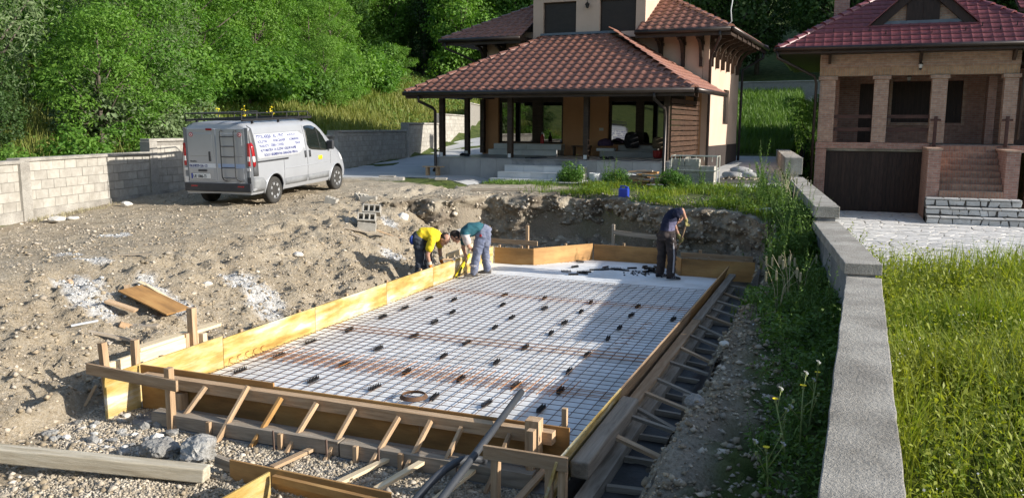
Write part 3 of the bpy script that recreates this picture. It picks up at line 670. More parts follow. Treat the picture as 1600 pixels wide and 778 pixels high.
# loose braces on the gravel
for i, (a, b, m, lab) in enumerate([((2.47, 1.02, .0), (2.33, .36, -.02), M_wood, 'thin batten on the gravel, leftmost of the four between front brace and box'), ((3.24, .94, .02), (3.03, .30, -.02), M_woodnew, 'pale batten on the gravel, second from the left toward the box formwork'),
        ((3.58, 1.0, .05), (3.44, .22, .03), M_woodnew, 'long pale batten on the gravel beside the curved pipe'), ((4.05, .98, .06), (3.93, .20, .0), M_woodnew, 'pale batten on the gravel between straight pipe and front right stake'), ((4.62, 1.06, .1), (4.52, .45, -.02), M_wood, 'brown batten slanting to the front right corner block')]):
    tag(barobj('batten', a, b, .06, .028, m), lab, 'batten')
M_beam = pmat('pale_weathered_beam', [(.34, .285, .20), (.47, .41, .305), (.56, .51, .41)], 3.0, .85, .45, 30, (.5, 6, 6), fine=.25, fscale=14, dist=.8)
tag(barobj('wooden_beam', (-1.0, -.86, .19), (1.93, .02, .0), .15, .13, M_beam, rough=.008, bevel=.012), 'long heavy weathered wooden beam lying in the left foreground', 'beam')
# box formwork in the foreground
bx = thing('box_formwork', 'open brown plywood box formwork at the bottom edge of the photo', 'formwork', (2.6, .05, -.3))
panel(bx, (2.07, .13), (3.66, .07), -.42, .10, .022, M_plybrown, 0, (0, 1)); panel(bx, (3.68, .07), (4.25, .03), -.42, .07, .022, M_plybrown, 0, (0, 1)); panel(bx, (2.55, .06), (2.52, -.75), -.42, .10, .022, M_ply, 0, (-1, 0))
barobj('ledger', (1.86, .22, .03), (2.10, .2, .0), .05, .09, M_woodold, bx)
barobj('edge_batten', (2.6, .03, .06), (3.6, -.02, .05), .04, .06, M_plybrown, bx)
# concrete edge strip behind the front timbers is part of the blinding slab
mb = MB(); mb.box(.2, 4.66, .80, 1.21, -.09, -.045)
tag(mb.obj('blinding_strip', M_concdark), kind='structure')
# ------------------------------------------------------------------ right boundary wall: stepped sections with thick concrete caps
def wall_section(name, label, p, q, z0, z1, w=.42, cap=.13, body=.30):
    t = thing(name, label, 'wall', (p[0], p[1], z0))
    P_, Q_ = Vector((*p, 0)), Vector((*q, 0)); d = (Q_-P_).normalized(); ln = (Q_-P_).length
    M = Matrix.Translation((p[0], p[1], 0))@Matrix.Rotation(math.atan2(d.y, d.x), 4, 'Z')
    n = max(2, int(ln/.16)); rr = random.Random(label)
    mb = MB()
    for z in (z1-cap, z1):
        for i in range(n+1):
            for y in (-w/2, w/2): mb.v.append((ln*i/n, y+rr.uniform(-.005, .005), z+(rr.uniform(-.0012, .0012) if z == z1 else 0)))
    o2 = 2*(n+1)
    for i in range(n):
        a = 2*i; mb.f += [(a, a+2, a+3, a+1), (o2+a, o2+a+1, o2+a+3, o2+a+2), (a, o2+a, o2+a+2, a+2), (a+1, a+3, o2+a+3, o2+a+1)]; mb.m += [0]*4
    mb.f += [(0, 1, o2+1, o2), (2*n, o2+2*n, o2+2*n+1, 2*n+1)]; mb.m += [0, 0]
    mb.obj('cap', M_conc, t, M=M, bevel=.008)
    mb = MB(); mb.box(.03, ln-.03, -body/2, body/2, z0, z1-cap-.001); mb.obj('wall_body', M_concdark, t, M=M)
    return t
wall_section('boundary_wall', 'nearest and lowest concrete capped boundary wall section at lower right', (6.79, -6.2), (7.10, 5.62), -.5, 1.10, .40, .16)
wall_section('boundary_wall', 'second concrete capped boundary wall section, one step higher, beside weeds', (7.09, 5.63), (6.58, 10.5), -.5, 1.265, .43, .14)
wall_section('boundary_wall', 'third concrete capped boundary wall section, in front of the garage door', (6.60, 10.4), (5.64, 19.6), -.5, 1.53, .42, .20)
wall_section('boundary_wall', 'farthest raised concrete boundary wall section behind tall weeds', (5.52, 21.0), (4.6, 31.0), -.3, 2.02, .5, .5)
# ------------------------------------------------------------------ left concrete block wall, each block a part
BLK = {}
def block_mesh(L, rough):
    k = (round(L, 2), rough)
    if k not in BLK:
        mb = MB(); mb.box(-L/2, L/2, -.10, .10, 0, .188); BLK[k] = mb.mesh('block', M_block)
    return BLK[k]
def block_wall(label, p, q, z0, top0, top1=None, base=.18, rows=5, cap=.07, pillar=True, blocks=True, face=1, mat=M_mortar):
    top1 = top0 if top1 is None else top1
    P_, Q_ = Vector((*p, 0)), Vector((*q, 0)); d = (Q_-P_).normalized(); ln = (Q_-P_).length; rz = math.atan2(d.y, d.x)
    t = thing('block_wall', label, 'wall', (p[0], p[1], z0), rz)
    mb = MB(); mb.box(0, ln, -.13, .12, -.5, base); mb.obj('footing', M_conc, t, local=True)
    H = top0-z0
    mb = MB(); mb.box(0, ln, -.085, .085, base, H-cap); mb.obj('mortar_bed', M_mortar, t, local=True)
    mb = MB(); mb.box(-.12, ln+.0, -.15, .15, H-cap, H); mb.obj('coping', M_conc, t, local=True, bevel=.008)
    if pillar:
        mb = MB(); mb.box(-.14, .14, -.17, .15, -.4, H-cap-.002); mb.obj('pillar', M_conc, t, local=True, bevel=.01)
    if blocks:
        z = base; r = 0; rr = random.Random(label)
        while z+.2 < H-cap+.06:
            x = .15+(.2 if r % 2 else 0)
            if r % 2: 
                o = put('block', block_mesh(.185, 0), t, True, 0, Matrix.Translation((x-.1, 0, z+.004)))
            while x+.2 < ln:
                L = min(.39, ln-x-.01)
                o = put('block', block_mesh(L, 0), t, True, 0, Matrix.Translation((x+L/2, rr.uniform(-.004, .004), z+.004))@Matrix.Rotation(rr.uniform(-.006, .006), 4, 'Y'))
                x += .40
            z += .2; r += 1
    return t
def lw(v): return (float(lwall_u(v)), v)
block_wall('low grey block wall section at the left edge of the photo', lw(3.2), lw(7.05), .98, 2.16, base=.15)
block_wall('low grey block wall section crossed by the van shadow', lw(7.05), lw(11.75), .98, 2.20, base=.15)
block_wall('taller grey block wall section behind the white van', lw(11.8), lw(16.4), 1.05, 2.53, base=.10)
block_wall('grey block wall section in front of the van bonnet', lw(16.4), lw(21.3), 1.12, 2.56, base=.10)
block_wall('shaded grey block wall section along the concrete drive', lw(21.3), lw(28.2), 1.20, 2.72, base=.10)
block_wall('grey block wall section seen through the porch left post', lw(28.2), lw(34.0), 1.45, 3.05, base=.10)
block_wall('sunlit grey block wall section seen between the porch posts', lw(34.0), lw(42.0), 1.75, 3.55, base=.10, blocks=True)
block_wall('farthest sunlit block wall section up the drive', lw(42.0), lw(56.0), 2.2, 4.35, base=.10, blocks=False)
# grey block retaining wall across the far meadow
t = block_wall('long grey retaining wall across the meadow between the two houses', (-6.5, 60.5), (9.0, 58.0), 5.0, 6.25, base=.1, pillar=False, blocks=False)
# ------------------------------------------------------------------ houses: shared helpers
def brick_mat(name, c1, c2, mortar, scale=1.0, soldier=False, dark=1.0):
    m = bpy.data.materials.new(name); m.use_nodes = True; t = m.node_tree; N = t.nodes; L = t.links
    b = N['Principled BSDF']; b.inputs['Roughness'].default_value = .9; b.inputs['Specular IOR Level'].default_value = .2
    tc = N.new('ShaderNodeTexCoord'); sp = N.new('ShaderNodeSeparateXYZ'); L.new(tc.outputs['Object'], sp.inputs[0])
    a = N.new('ShaderNodeMath'); a.operation = 'ADD'; L.new(sp.outputs[0], a.inputs[0]); L.new(sp.outputs[1], a.inputs[1])
    cb = N.new('ShaderNodeCombineXYZ')
    if soldier: L.new(sp.outputs[2], cb.inputs[0]); L.new(a.outputs[0], cb.inputs[1])
    else: L.new(a.outputs[0], cb.inputs[0]); L.new(sp.outputs[2], cb.inputs[1])
    br = N.new('ShaderNodeTexBrick'); br.inputs['Scale'].default_value = 1.0; br.inputs['Brick Width'].default_value = .25; br.inputs['Row Height'].default_value = .075
    br.inputs['Mortar Size'].default_value = .009; br.inputs['Mortar Smooth'].default_value = .3; br.inputs['Bias'].default_value = -.1
    br.inputs['Color1'].default_value = (*c1, 1); br.inputs['Color2'].default_value = (*c2, 1); br.inputs['Mortar'].default_value = (*mortar, 1)
    L.new(cb.outputs[0], br.inputs['Vector'])
    nz = N.new('ShaderNodeTexNoise'); nz.inputs['Scale'].default_value = 7; nz.inputs['Detail'].default_value = 6; L.new(tc.outputs['Object'], nz.inputs['Vector'])
    mr = N.new('ShaderNodeMapRange'); mr.inputs[3].default_value = .55; mr.inputs[4].default_value = 1.5; L.new(nz.outputs['Fac'], mr.inputs[0])
    vm = N.new('ShaderNodeVectorMath'); vm.operation = 'SCALE'; L.new(br.outputs['Color'], vm.inputs[0]); L.new(mr.outputs[0], vm.inputs['Scale'])
    L.new(vm.outputs[0], b.inputs['Base Color'])
    bp = N.new('ShaderNodeBump'); bp.inputs['Strength'].default_value = .7; bp.inputs['Distance'].default_value = .012; bp.invert = True
    L.new(br.outputs['Fac'], bp.inputs['Height']); L.new(bp.outputs[0], b.inputs['Normal'])
    return m
M_peach = pmat('peach_render', [(.48, .345, .255), (.53, .385, .29), (.57, .42, .32)], .8, .9, .15, 70, fine=.05, fscale=8)
M_porchshade = pmat('porch_shade_render', [(.40, .205, .10), (.45, .235, .12), (.49, .26, .135)], .8, .9, .15, 70, fine=.05, fscale=8)  # porch shade and warm bounce are put into this deeper orange
M_tile = pmat('brown_roof_tile', [(.165, .070, .047), (.215, .096, .066), (.265, .125, .090)], 5, .42, .15, 40, rand=.13, fine=.12, fscale=20, spec=.5)
M_tilered = pmat('wine_roof_tile', [(.125, .032, .036), (.165, .044, .048), (.205, .062, .064)], 5, .45, .1, 40, rand=.12, fine=.10, fscale=20, spec=.5)
M_brown = pmat('dark_brown_wood', [(.022, .014, .010), (.040, .025, .017), (.060, .038, .026)], 3, .55, .2, 30, (1, 1, 5), rand=.12, fine=.15, fscale=16)
M_slat = pmat('slat_wood', [(.040, .023, .015), (.065, .036, .023), (.095, .053, .033)], 3, .5, .2, 30, (1, 1, 5), rand=.15, fine=.15, fscale=16)
M_gutter = pmat('brown_metal', [(.030, .022, .019), (.045, .034, .029)], 4, .35, metal=.4, spec=.5)
M_glass = pmat('window_glass', [(.006, .008, .008)], 4, .02, spec=1.0); M_glass.node_tree.nodes['Principled BSDF'].inputs['IOR'].default_value = 1.95
M_shut = pmat('roller_shutter', [(.030, .022, .018), (.042, .032, .026)], 4, .5)
M_floort = pmat('porch_tile', [(.24, .24, .235), (.29, .29, .285), (.33, .33, .32)], 1.5, .35, rand=.06, fine=.06, fscale=9)
M_stept = pmat('step_tile', [(.46, .47, .47), (.53, .54, .54), (.59, .60, .60)], 1.5, .4, rand=.06, fine=.06, fscale=9)
M_flash = pmat('lead_flashing', [(.10, .12, .15), (.14, .16, .19)], 3, .4, metal=.3)
M_plinth = pmat('dark_plinth', [(.030, .022, .019), (.045, .034, .030)], 3, .8, .3, 40)
def tile_mesh(name, w, L, amp, mat, flat=False):
    mb = MB(); n = 9 if not flat else 6
    xs = np.linspace(-w/2, w/2, n)
    def prof(x):
        t = (x+w/2)/w
        if flat: return amp*(1 if (t < .12 or t > .9) else .2)
        return amp*(.5+.5*math.cos(2*math.pi*(t-.27)))**1.4
    top = []
    for y, h in ((0, .040), (L, .010)):
        for x in xs: mb.v.append((x, y, h+prof(x)))
    for x in xs: mb.v.append((x, 0.004, .012+prof(x)*.8))
    for i in range(n-1): mb.f += [(i, i+1, n+i+1, n+i), (i, 2*n+i, 2*n+i+1, i+1)]; mb.m += [0, 0]
    return mb.mesh(name, mat, smooth=True)
def inpoly(x, y, poly):
    c = False; n = len(poly)
    for i in range(n):
        (x1, y1), (x2, y2) = poly[i], poly[(i+1) % n]
        if (y1 > y) != (y2 > y) and x < (x2-x1)*(y-y1)/(y2-y1)+x1: c = not c
    return c
def tile_spots(poly3, w, course, skip=None, pad=.02):
    """matrices for tiles on a planar roof polygon; poly3[0]->poly3[1] is the eave"""
    P = [Vector(q) for q in poly3]; x = (P[1]-P[0]).normalized(); n = None
    for k in range(2, len(P)):
        n = x.cross(P[k]-P[0])
        if n.length > .1: break
    n.normalize()
    if n.z < 0: n = -n
    s = n.cross(x)
    if s.z < 0: s = -s
    x = s.cross(n)
    poly = [((q-P[0]).dot(x), (q-P[0]).dot(s)) for q in P]
    xs = [a for a, b in poly]; ss = [b for a, b in poly]; out = []
    j = 0
    while j*course < max(ss):
        i = 0
        while min(xs)+i*w < max(xs)+w:
            cx, cs = min(xs)+(i+.5)*w, j*course
            if inpoly(cx, cs+course*.5, poly):
                o = P[0]+x*cx+s*(cs-.03)
                if not skip or not skip(o):
                    out.append(Matrix(((x.x, s.x, n.x, o.x), (x.y, s.y, n.y, o.y), (x.z, s.z, n.z, o.z), (0, 0, 0, 1))))
            i += 1
        j += 1
    return out
def lay_tiles(jobs, root, limit=300):
    """jobs: (roof part, tile mesh, spots, visible). The nearest tiles become parts, the rest one stuff part per roof"""
    pm = pmw(root); allt = []
    for ji, (roof, tm, spots, vis) in enumerate(jobs):
        for M in spots:
            d = (Vector(CAMLOC)-(pm@M).translation).length
            allt.append((0 if vis else 1, d, ji, M))
    allt.sort(key=lambda q: (q[0], q[1]))
    rest = {}
    for k, (vz, d, ji, M) in enumerate(allt):
        if k < limit and vz == 0:
            put('roof_tile', jobs[ji][1], jobs[ji][0], True, 0, M)
        else: rest.setdefault(ji, []).append(M)
    for ji, Ms in rest.items():
        tm = jobs[ji][1]; V0 = np.array([q.co[:] for q in tm.vertices]); F0 = np.array([list(q.vertices) for q in tm.polygons]); m = len(V0)
        Vs = [V0@np.array(M.to_3x3()).T+np.array(M.translation) for M in Ms]
        F = np.concatenate([F0+i*m for i in range(len(Ms))])
        o = put('roof_tiles', npmesh('roof_tiles', np.concatenate(Vs), F, tm.materials[0], True), jobs[ji][0], True); o['kind'] = 'stuff'
def ridge(parent, p, q, mat, r=.13, step=.40, name='ridge_tile', local=True):
    p, q = Vector(p), Vector(q); d = (q-p); n = max(1, int(d.length/step)); 
    for i in range(n):
        a = p+d*(i/n); b = p+d*(min(n, i+1.12)/n)
        mb = MB(); x = (b-a).normalized(); y = Vector((0, 0, 1)).cross(x).normalized(); z = x.cross(y); k = 8
        for (c, rr, up) in ((a, r*1.12, .02), (b, r*.92, -.015)):
            for j in range(k+1):
                t = math.pi*j/k; mb.v.append(tuple(c+y*math.cos(t)*rr+z*(math.sin(t)*rr*.8+up-.03)))
        for j in range(k): mb.f.append((j, j+1, k+2+j, k+1+j)); mb.m.append(0)
        mb.f.append(tuple(range(k+1))); mb.m.append(0)
        mb.obj(name, mat, parent, local=local, smooth=False)
def slab_poly(parent, name, poly3, th, mat):
    """roof deck: polygon with thickness downwards"""
    mb = MB(); n = len(poly3); vs = [tuple(q) for q in poly3]+[(q[0], q[1], q[2]-th) for q in poly3]
    mb.add(vs, [tuple(range(n)), tuple(range(2*n-1, n-1, -1))]+[(i, i+n, (i+1) % n+n, (i+1) % n) for i in range(n)])
    return mb.obj(name, mat, parent, local=True)
def lbox(parent, name, x0, x1, y0, y1, z0, z1, mat, bevel=0.0):
    """box whose own origin sits at its lower corner, in the thing's local frame"""
    mb = MB(); mb.box(0, x1-x0, 0, y1-y0, 0, z1-z0); return mb.obj(name, mat, parent, local=True, bevel=bevel, M=Matrix.Translation((x0, y0, z0)))
def ltube(parent, name, pts, r, mat, n=8): mb = MB(); mb.tube(pts, r, n); return mb.obj(name, mat, parent, local=True, smooth=True)
# ------------------------------------------------------------------ the house with the brown tiled porch roof
HO = thing('house', 'peach rendered house with brown tiled porch roof and dark timber posts', 'house', (-3.383, 20.542, 0), -math.radians(3.5))
TM1 = tile_mesh('roof_tile', .30, .36, .042, M_tile)
ZF = 1.85
# walls
def wall_with_holes(parent, name, x0, x1, y0, y1, z0, z1, holes, mat):
    mb = MB(); xs = sorted(set([x0, x1]+[h[0] for h in holes]+[h[1] for h in holes])); zs = sorted(set([z0, z1]+[h[2] for h in holes]+[h[3] for h in holes]))
    for i in range(len(xs)-1):
        for j in range(len(zs)-1):
            cx, cz = (xs[i]+xs[i+1])/2, (zs[j]+zs[j+1])/2
            if not any(h[0] < cx < h[1] and h[2] < cz < h[3] for h in holes): mb.box(xs[i], xs[i+1], y0, y1, zs[j], zs[j+1])
    o = mb.obj(name, mat, parent, local=True); return o
D1 = (-2.36, .30, 2.27, 4.10); D2 = (2.05, 4.85, 2.27, 4.10)
wall_with_holes(HO, 'porch_wall', -3.05, 5.40, 4.0, 4.28, 1.0, 4.45, [D1, D2], M_porchshade)
lbox(HO, 'front_wall', -3.04, 5.39, 4.0, 4.28, 4.451, 6.35, M_peach)
lbox(HO, 'side_wall', -3.05, -2.80, 4.281, 9.9, .8, 6.3, M_peach)
sw = MB()
for (a, b, c, d) in [(4.0, 6.85, 1.0, 6.2), (7.95, 9.9, 1.0, 6.2), (6.85, 7.95, 1.0, 3.02), (6.85, 7.95, 4.30, 6.2)]: sw.box(5.401, 5.60, a, b, c, d)
sw.obj('right_wall', M_peach, HO, local=True)
lbox(HO, 'back_wall', -2.8, 5.40, 9.65, 9.9, .8, 6.2, M_peach)
lbox(HO, 'plinth', 5.601, 5.63, 4.0, 9.93, .9, 2.25, M_plinth)
w = lbox(HO, 'window', 5.44, 5.50, 6.85, 7.95, 3.02, 4.30, M_brown); lbox(w, 'pane', .061, .066, .08, 1.02, .08, 1.2, M_glass)
lbox(HO, 'room_floor', -2.8, 5.40, 4.29, 9.64, 2.1, 2.2, M_brown)
# doors: dark frames and panes
def glazed(x0, x1, z0, z1, posts, y=4.10):
    f = MB(); f.box(x0, x1, y, y+.08, z1-.30, z1); f.box(x0, x1, y, y+.08, z0, z0+.07); f.box(x0, x0+.09, y, y+.08, z0+.07, z1-.3); f.box(x1-.09, x1, y, y+.08, z0+.07, z1-.3)
    for a, b in posts: f.box(a, b, y-.01, y+.09, z0+.07, z1-.3)
    d = f.obj('glass_door', M_brown, HO, local=True)
    edges = [x0+.09]+[q for p in posts for q in p]+[x1-.09]
    for i in range(0, len(edges), 2): lbox(d, 'pane', edges[i], edges[i+1], y+.04, y+.052, z0+.07, z1-.3, M_glass)
glazed(*D1, [(-.98, -.56)]); glazed(*D2, [(3.05, 3.34)])
# inner steps to the doors
def tiled_step(x0, x1, y0, y1, z0, z1, mat, tw=.62, name='step'):
    s = lbox(HO, name, x0, x1, y0+.02, y1, z0, z1-.02, M_conc)
    n = max(1, round((x1-x0)/tw))
    for i in range(n):
        a, b = (x1-x0)*i/n+.003, (x1-x0)*(i+1)/n-.003
        lbox(s, 'riser_tile', a, b, -.02, -.001, 0, z1-z0-.022, mat, .002); lbox(s, 'tread_tile', a, b, -.03, y1-y0-.02, z1-z0-.019, z1-z0, mat, .002)
tiled_step(-2.42, .36, 3.25, 3.98, ZF, 2.05, M_stept, 1.4); tiled_step(-2.36, .40, 3.60, 3.97, 2.05, 2.26, M_stept, 1.4)
tiled_step(2.02, 5.1, 3.20, 3.98, ZF, 2.05, M_floort, 1.4); tiled_step(2.58, 4.0, 3.60, 3.97, 2.05, 2.26, M_floort, 1.4)
# porch platform
pf = lbox(HO, 'porch_floor', -2.78, 5.42, -.13, 3.99, .9, ZF-.02, M_concdark)
for i in range(14):
    a = .585*i
    lbox(pf, 'floor_tile', a+.003, min(a+.582, 8.2), -.04, 4.10, ZF-.02-.9, ZF-.9, M_floort, .002); 
    if not (4 < i < 9): lbox(pf, 'fascia_tile', a+.003, min(a+.582, 8.2), -.022, -.001, .1, ZF-.024-.9, M_floort, .002)
tiled_step(.02, 2.75, -.47, -.135, 1.0, 1.655, M_stept, .62); tiled_step(-.08, 2.85, -.79, -.475, 1.0, 1.455, M_stept, .62)
tiled_step(-.22, 2.95, -1.1, -.795, 1.0, 1.255+.0, M_stept, .62, 'step')
# posts and beam
for (x, y) in [(-2.57, .02), (0, .02), (2.65, .02), (-2.6, 1.91), (-2.95, 3.85)]:
    p = lbox(HO, 'post', x-.085, x+.085, y-.085, y+.085, ZF+.03, 3.92, M_brown, .008)
    lbox(p, 'post_shoe', .03, .14, -.004, -.001, .0, .13, M_stept) if y < 3 else None
p = lbox(HO, 'post', 5.14, 5.30, -.06, .10, ZF+.03, 3.92, M_brown, .008)
lbox(HO, 'beam', -2.75, 5.4, -.06, .10, 3.92, 4.06, M_brown); lbox(HO, 'beam', -2.68, -2.52, .11, 3.98, 3.92, 4.06, M_brown); lbox(HO, 'beam', 5.14, 5.3, .11, 3.98, 3.92, 4.06, M_brown)
# slatted screen on the right side of the porch
for i in range(11): 
    z = 1.98+.165*i
    lbox(HO, 'screen_slat', 5.30, 5.345, .12+.008*(i % 2), 3.95, z, z+.135, M_slat, .004)
lbox(HO, 'screen_post', 5.19, 5.295, 1.9, 2.0, ZF, 3.92, M_brown); lbox(HO, 'screen_post', 5.19, 5.295, 3.7, 3.8, ZF, 3.92, M_brown)
# porch roof
E0, E1 = (-3.52, -.80, 4.02), (6.22, -.80, 4.02); T0, T1 = (-.14, 3.5, 6.14), (2.02, 3.5, 6.14)
pr = slab_poly(HO, 'porch_roof', [E0, E1, T1, T0], .10, M_brown)
left_b = (-3.52, 4.0, 4.02); right_b = (6.22, 3.6, 4.02)
slab_poly(pr, 'side_deck', [left_b, E0, T0, (-.6, 4.0, 6.14)], .10, M_brown); slab_poly(pr, 'side_deck', [E1, right_b, (2.6, 3.99, 6.1), T1], .10, M_brown)
sp_front = tile_spots([E0, E1, T1, T0], .30, .325)
sp_r = tile_spots([E1, right_b, (2.6, 3.99, 6.1), T1], .30, .325); sp_l = tile_spots([left_b, E0, T0, (-.6, 4.0, 6.14)], .30, .325)
ridge(pr, E0, T0, M_tile, .13, .40); ridge(pr, E1, T1, M_tile, .13, .40)
lbox(HO, 'flashing', -.35, 2.5, 3.30, 3.55, 6.13, 6.21, M_flash)
def gutter(parent, pts, r=.075):
    mb = MB(); mb.tube(pts, r, 10); return mb.obj('gutter', M_gutter, parent, local=True, smooth=True)
for a, b in ((E0, E1), (E1, right_b), (E0, left_b)):
    n = Vector((0, -.07, -.05)) if a[1] == b[1] else Vector((.07 if a[0] > 0 else -.07, 0, -.05))
    gutter(HO, [Vector(a)+n, Vector(b)+n])
    f0, f1 = Vector(a), Vector(b)
lbox(HO, 'fascia_board', -3.52, 6.22, -.80, -.77, 3.80, 3.96, M_brown)
lbox(HO, 'soffit', -3.4, 6.1, -.76, 3.9, 4.07, 4.10, M_brown)
ltube(HO, 'downpipe', [(-2.98, -.86, 3.92), (-2.98, -.86, 3.72), (-2.72, -.35, 3.50), (-2.70, -.24, 3.40), (-2.70, -.24, 1.5), (-2.72, -.34, 1.38)], .05, M_gutter)
ltube(HO, 'downpipe', [(5.05, -.86, 3.92), (5.05, -.86, 3.72), (5.22, -.25, 3.45), (5.24, -.22, 3.2), (5.24, -.22, 1.55), (5.24, -.36, 1.45)], .05, M_gutter)
# upper window bay
BX0, BX1, BY = -.74, 3.46, 3.55
wall_with_holes(HO, 'bay_wall', BX0, BX1, BY, BY+.25, 6.0, 9.2, [(-.35, .92, 6.20, 7.32), (1.80, 3.12, 6.20, 7.32)], M_peach)
lbox(HO, 'bay_side_wall', BX1-.25, BX1, BY+.251, 7.2, 6.0, 9.2, M_peach); lbox(HO, 'bay_side_wall', BX0, BX0+.25, BY+.251, 7.2, 6.0, 9.2, M_peach)
for a, b in ((-.35, .92), (1.80, 3.12)):
    w = lbox(HO, 'window', a, b, BY+.12, BY+.18, 6.20, 7.32, M_brown)
    for i in range(26):
        z = .0+.040*i
        lbox(w, 'shutter_slat', .05, b-a-.05, -.028, -.003, z+.01, z+.046, M_shut)
slab_poly(HO, 'bay_roof', [(BX0-.7, BY-.8, 9.2), (BX1+.7, BY-.8, 9.2), (BX1+.7, 7.5, 9.2), (BX0-.7, 7.5, 9.2)], .1, M_brown)
lm = MB(); lm.lathe([(.0, .0), (.05, .02), (.07, .12), (.09, .14), (.02, .22), (0, .26)], (1.38, BY-.12, 7.02), 8); lm.tube([(1.38, BY-.12, 7.26), (1.38, BY-.12, 7.34), (1.38, BY, 7.36)], .012, 5)
lm.obj('wall_lantern', M_dark, HO, local=True)
# main roof: hip, cut by the bay
UE = 6.12; ex0, ex1, ey0, ey1 = -4.25, 6.48, 3.0, 10.9; k = .53; hd = (ey1-ey0)/2; zr = UE+hd*k
R0, R1 = (ex0+hd, ey0+hd, zr), (ex1-hd, ey0+hd, zr)
mr_ = slab_poly(HO, 'main_roof', [(ex0, ey1, UE), (ex1, ey1, UE), R1, R0], .12, M_brown)
fl_, fr_ = (-1.02, ey0, UE), (3.30, ey0, UE)
def up(x, y): return (x, y, UE+(y-ey0)*k)
slab_poly(mr_, 'front_deck', [(ex0, ey0, UE), fl_, up(-1.02, 5.9), R0] if False else [(ex0, ey0, UE), fl_, up(-1.02, ey0+hd), R0], .12, M_brown)
slab_poly(mr_, 'front_deck', [fr_, (ex1, ey0, UE), R1, up(3.30, ey0+hd)] if R1[0] > 3.3 else [fr_, (ex1, ey0, UE), (3.30, ey0+(ex1-3.30), UE+(ex1-3.30)*k)], .12, M_brown)
slab_poly(mr_, 'side_deck', [(ex1, ey0, UE), (ex1, ey1, UE), R1], .12, M_brown); slab_poly(mr_, 'side_deck', [(ex0, ey1, UE), (ex0, ey0, UE), R0], .12, M_brown)
sp_ul = tile_spots([(ex0, ey0, UE), fl_, up(-1.02, ey0+hd), R0], .30, .325)
sp_ur = tile_spots([fr_, (ex1, ey0, UE), (3.30, ey0+(ex1-3.30), UE+(ex1-3.30)*k)], .30, .325)
sp_us = tile_spots([(ex1, ey0, UE), (ex1, ey1, UE), R1], .30, .325)
ridge(mr_, (ex0, ey0, UE), R0, M_tile); ridge(mr_, (ex1, ey0, UE), R1, M_tile); ridge(mr_, (ex1, ey1, UE), R1, M_tile)
lay_tiles([(pr, TM1, sp_front, True), (mr_, TM1, sp_ur, True), (mr_, TM1, sp_ul, True), (pr, TM1, sp_r, False), (pr, TM1, sp_l, False), (mr_, TM1, sp_us, False)], HO)
lbox(HO, 'verge_board', -1.05, -1.0, ey0-.02, ey0+1.0, UE-.16, UE+.02, M_brown)
for a, b in (((ex0, ey0), (-1.0, ey0)), ((3.28, ey0), (ex1, ey0))): gutter(HO, [(a[0], a[1]-.07, UE-.05), (b[0], b[1]-.07, UE-.05)]); lbox(HO, 'fascia_board', a[0], b[0], ey0-.001, ey0+.03, UE-.24, UE-.05, M_brown)
gutter(HO, [(ex1+.07, ey0-.07, UE-.05), (ex1+.07, ey1, UE-.05)]); gutter(HO, [(ex0-.07, ey0-.07, UE-.05), (ex0-.07, ey1, UE-.05)])
lbox(HO, 'fascia_board', ex1-.03, ex1, ey0, ey1, UE-.24, UE-.05, M_brown)
for x0_, x1_ in ((ex0+.03, -1.06), (3.47, ex1-.04)): lbox(HO, 'soffit', x0_, x1_, ey0+.04, 4.0, UE-.10, UE-.07, M_brown)
lbox(HO, 'soffit', 5.61, ex1-.04, 4.01, ey1, UE-.10, UE-.07, M_brown)
def bracket(x, y, dx, dy):
    """carved timber bracket: wall post, arm and curved brace"""
    mb = MB(); L_ = .85
    mb.box(x-.06, x+.06, y-.06, y+.06, 4.95, 6.02) if dy else mb.box(x-.06, x+.06, y-.06, y+.06, 4.95, 6.02)
    mb.bar((x, y, 5.93), (x+dx*L_, y+dy*L_, 5.93), .11, .12)
    pts = [(x+dx*(.08+.62*(1-math.cos(t))), y+dy*(.08+.62*(1-math.cos(t))), 5.25+.62*math.sin(t)) for t in np.linspace(0, math.pi/2, 6)]
    for a, b in zip(pts[:-1], pts[1:]): mb.bar(a, b, .10, .10, up=(dy, dx, 0))
    mb.box(x-.09, x+.09, y-.09, y+.09, 5.68, 5.78)
    return mb.obj('eave_bracket', M_brown, HO, local=True)
for x in (3.95, 4.72, 5.35): bracket(x, 3.93, 0, -1)
for x in (-2.9, -2.1): bracket(x, 3.93, 0, -1)
for y in (4.15, 5.15, 6.15, 7.15, 8.15, 9.15): bracket(5.67, y, 1, 0)
ltube(HO, 'downpipe', [(6.15, 2.92, 6.02), (6.15, 2.95, 5.80), (5.75, 3.7, 5.35), (5.68, 3.86, 5.15), (5.68, 3.86, 1.35)], .05, M_gutter)
ltube(HO, 'downpipe', [(6.4, 10.8, 6.02), (6.4, 10.7, 5.7), (5.72, 10.0, 5.2), (5.70, 9.98, 1.55), (5.85, 9.8, 1.45)], .05, M_gutter)
ltube(HO, 'downpipe', [(-4.1, 2.95, 6.02), (-4.1, 3.0, 5.8), (-3.15, 3.9, 5.3), (-3.12, 3.9, 4.1)], .045, M_gutter)
ltube(HO, 'lightning_wire', [(6.3, 3.2, 6.15), (6.48, 3.05, 6.3), (6.45, 3.0, 6.65), (6.5, 2.95, 6.95), (6.42, 2.95, 7.05)], .018, M_stept)
lbox(HO, 'wall_switch', 1.72, 1.88, 3.985, 3.999, 2.76, 2.86, M_stept)
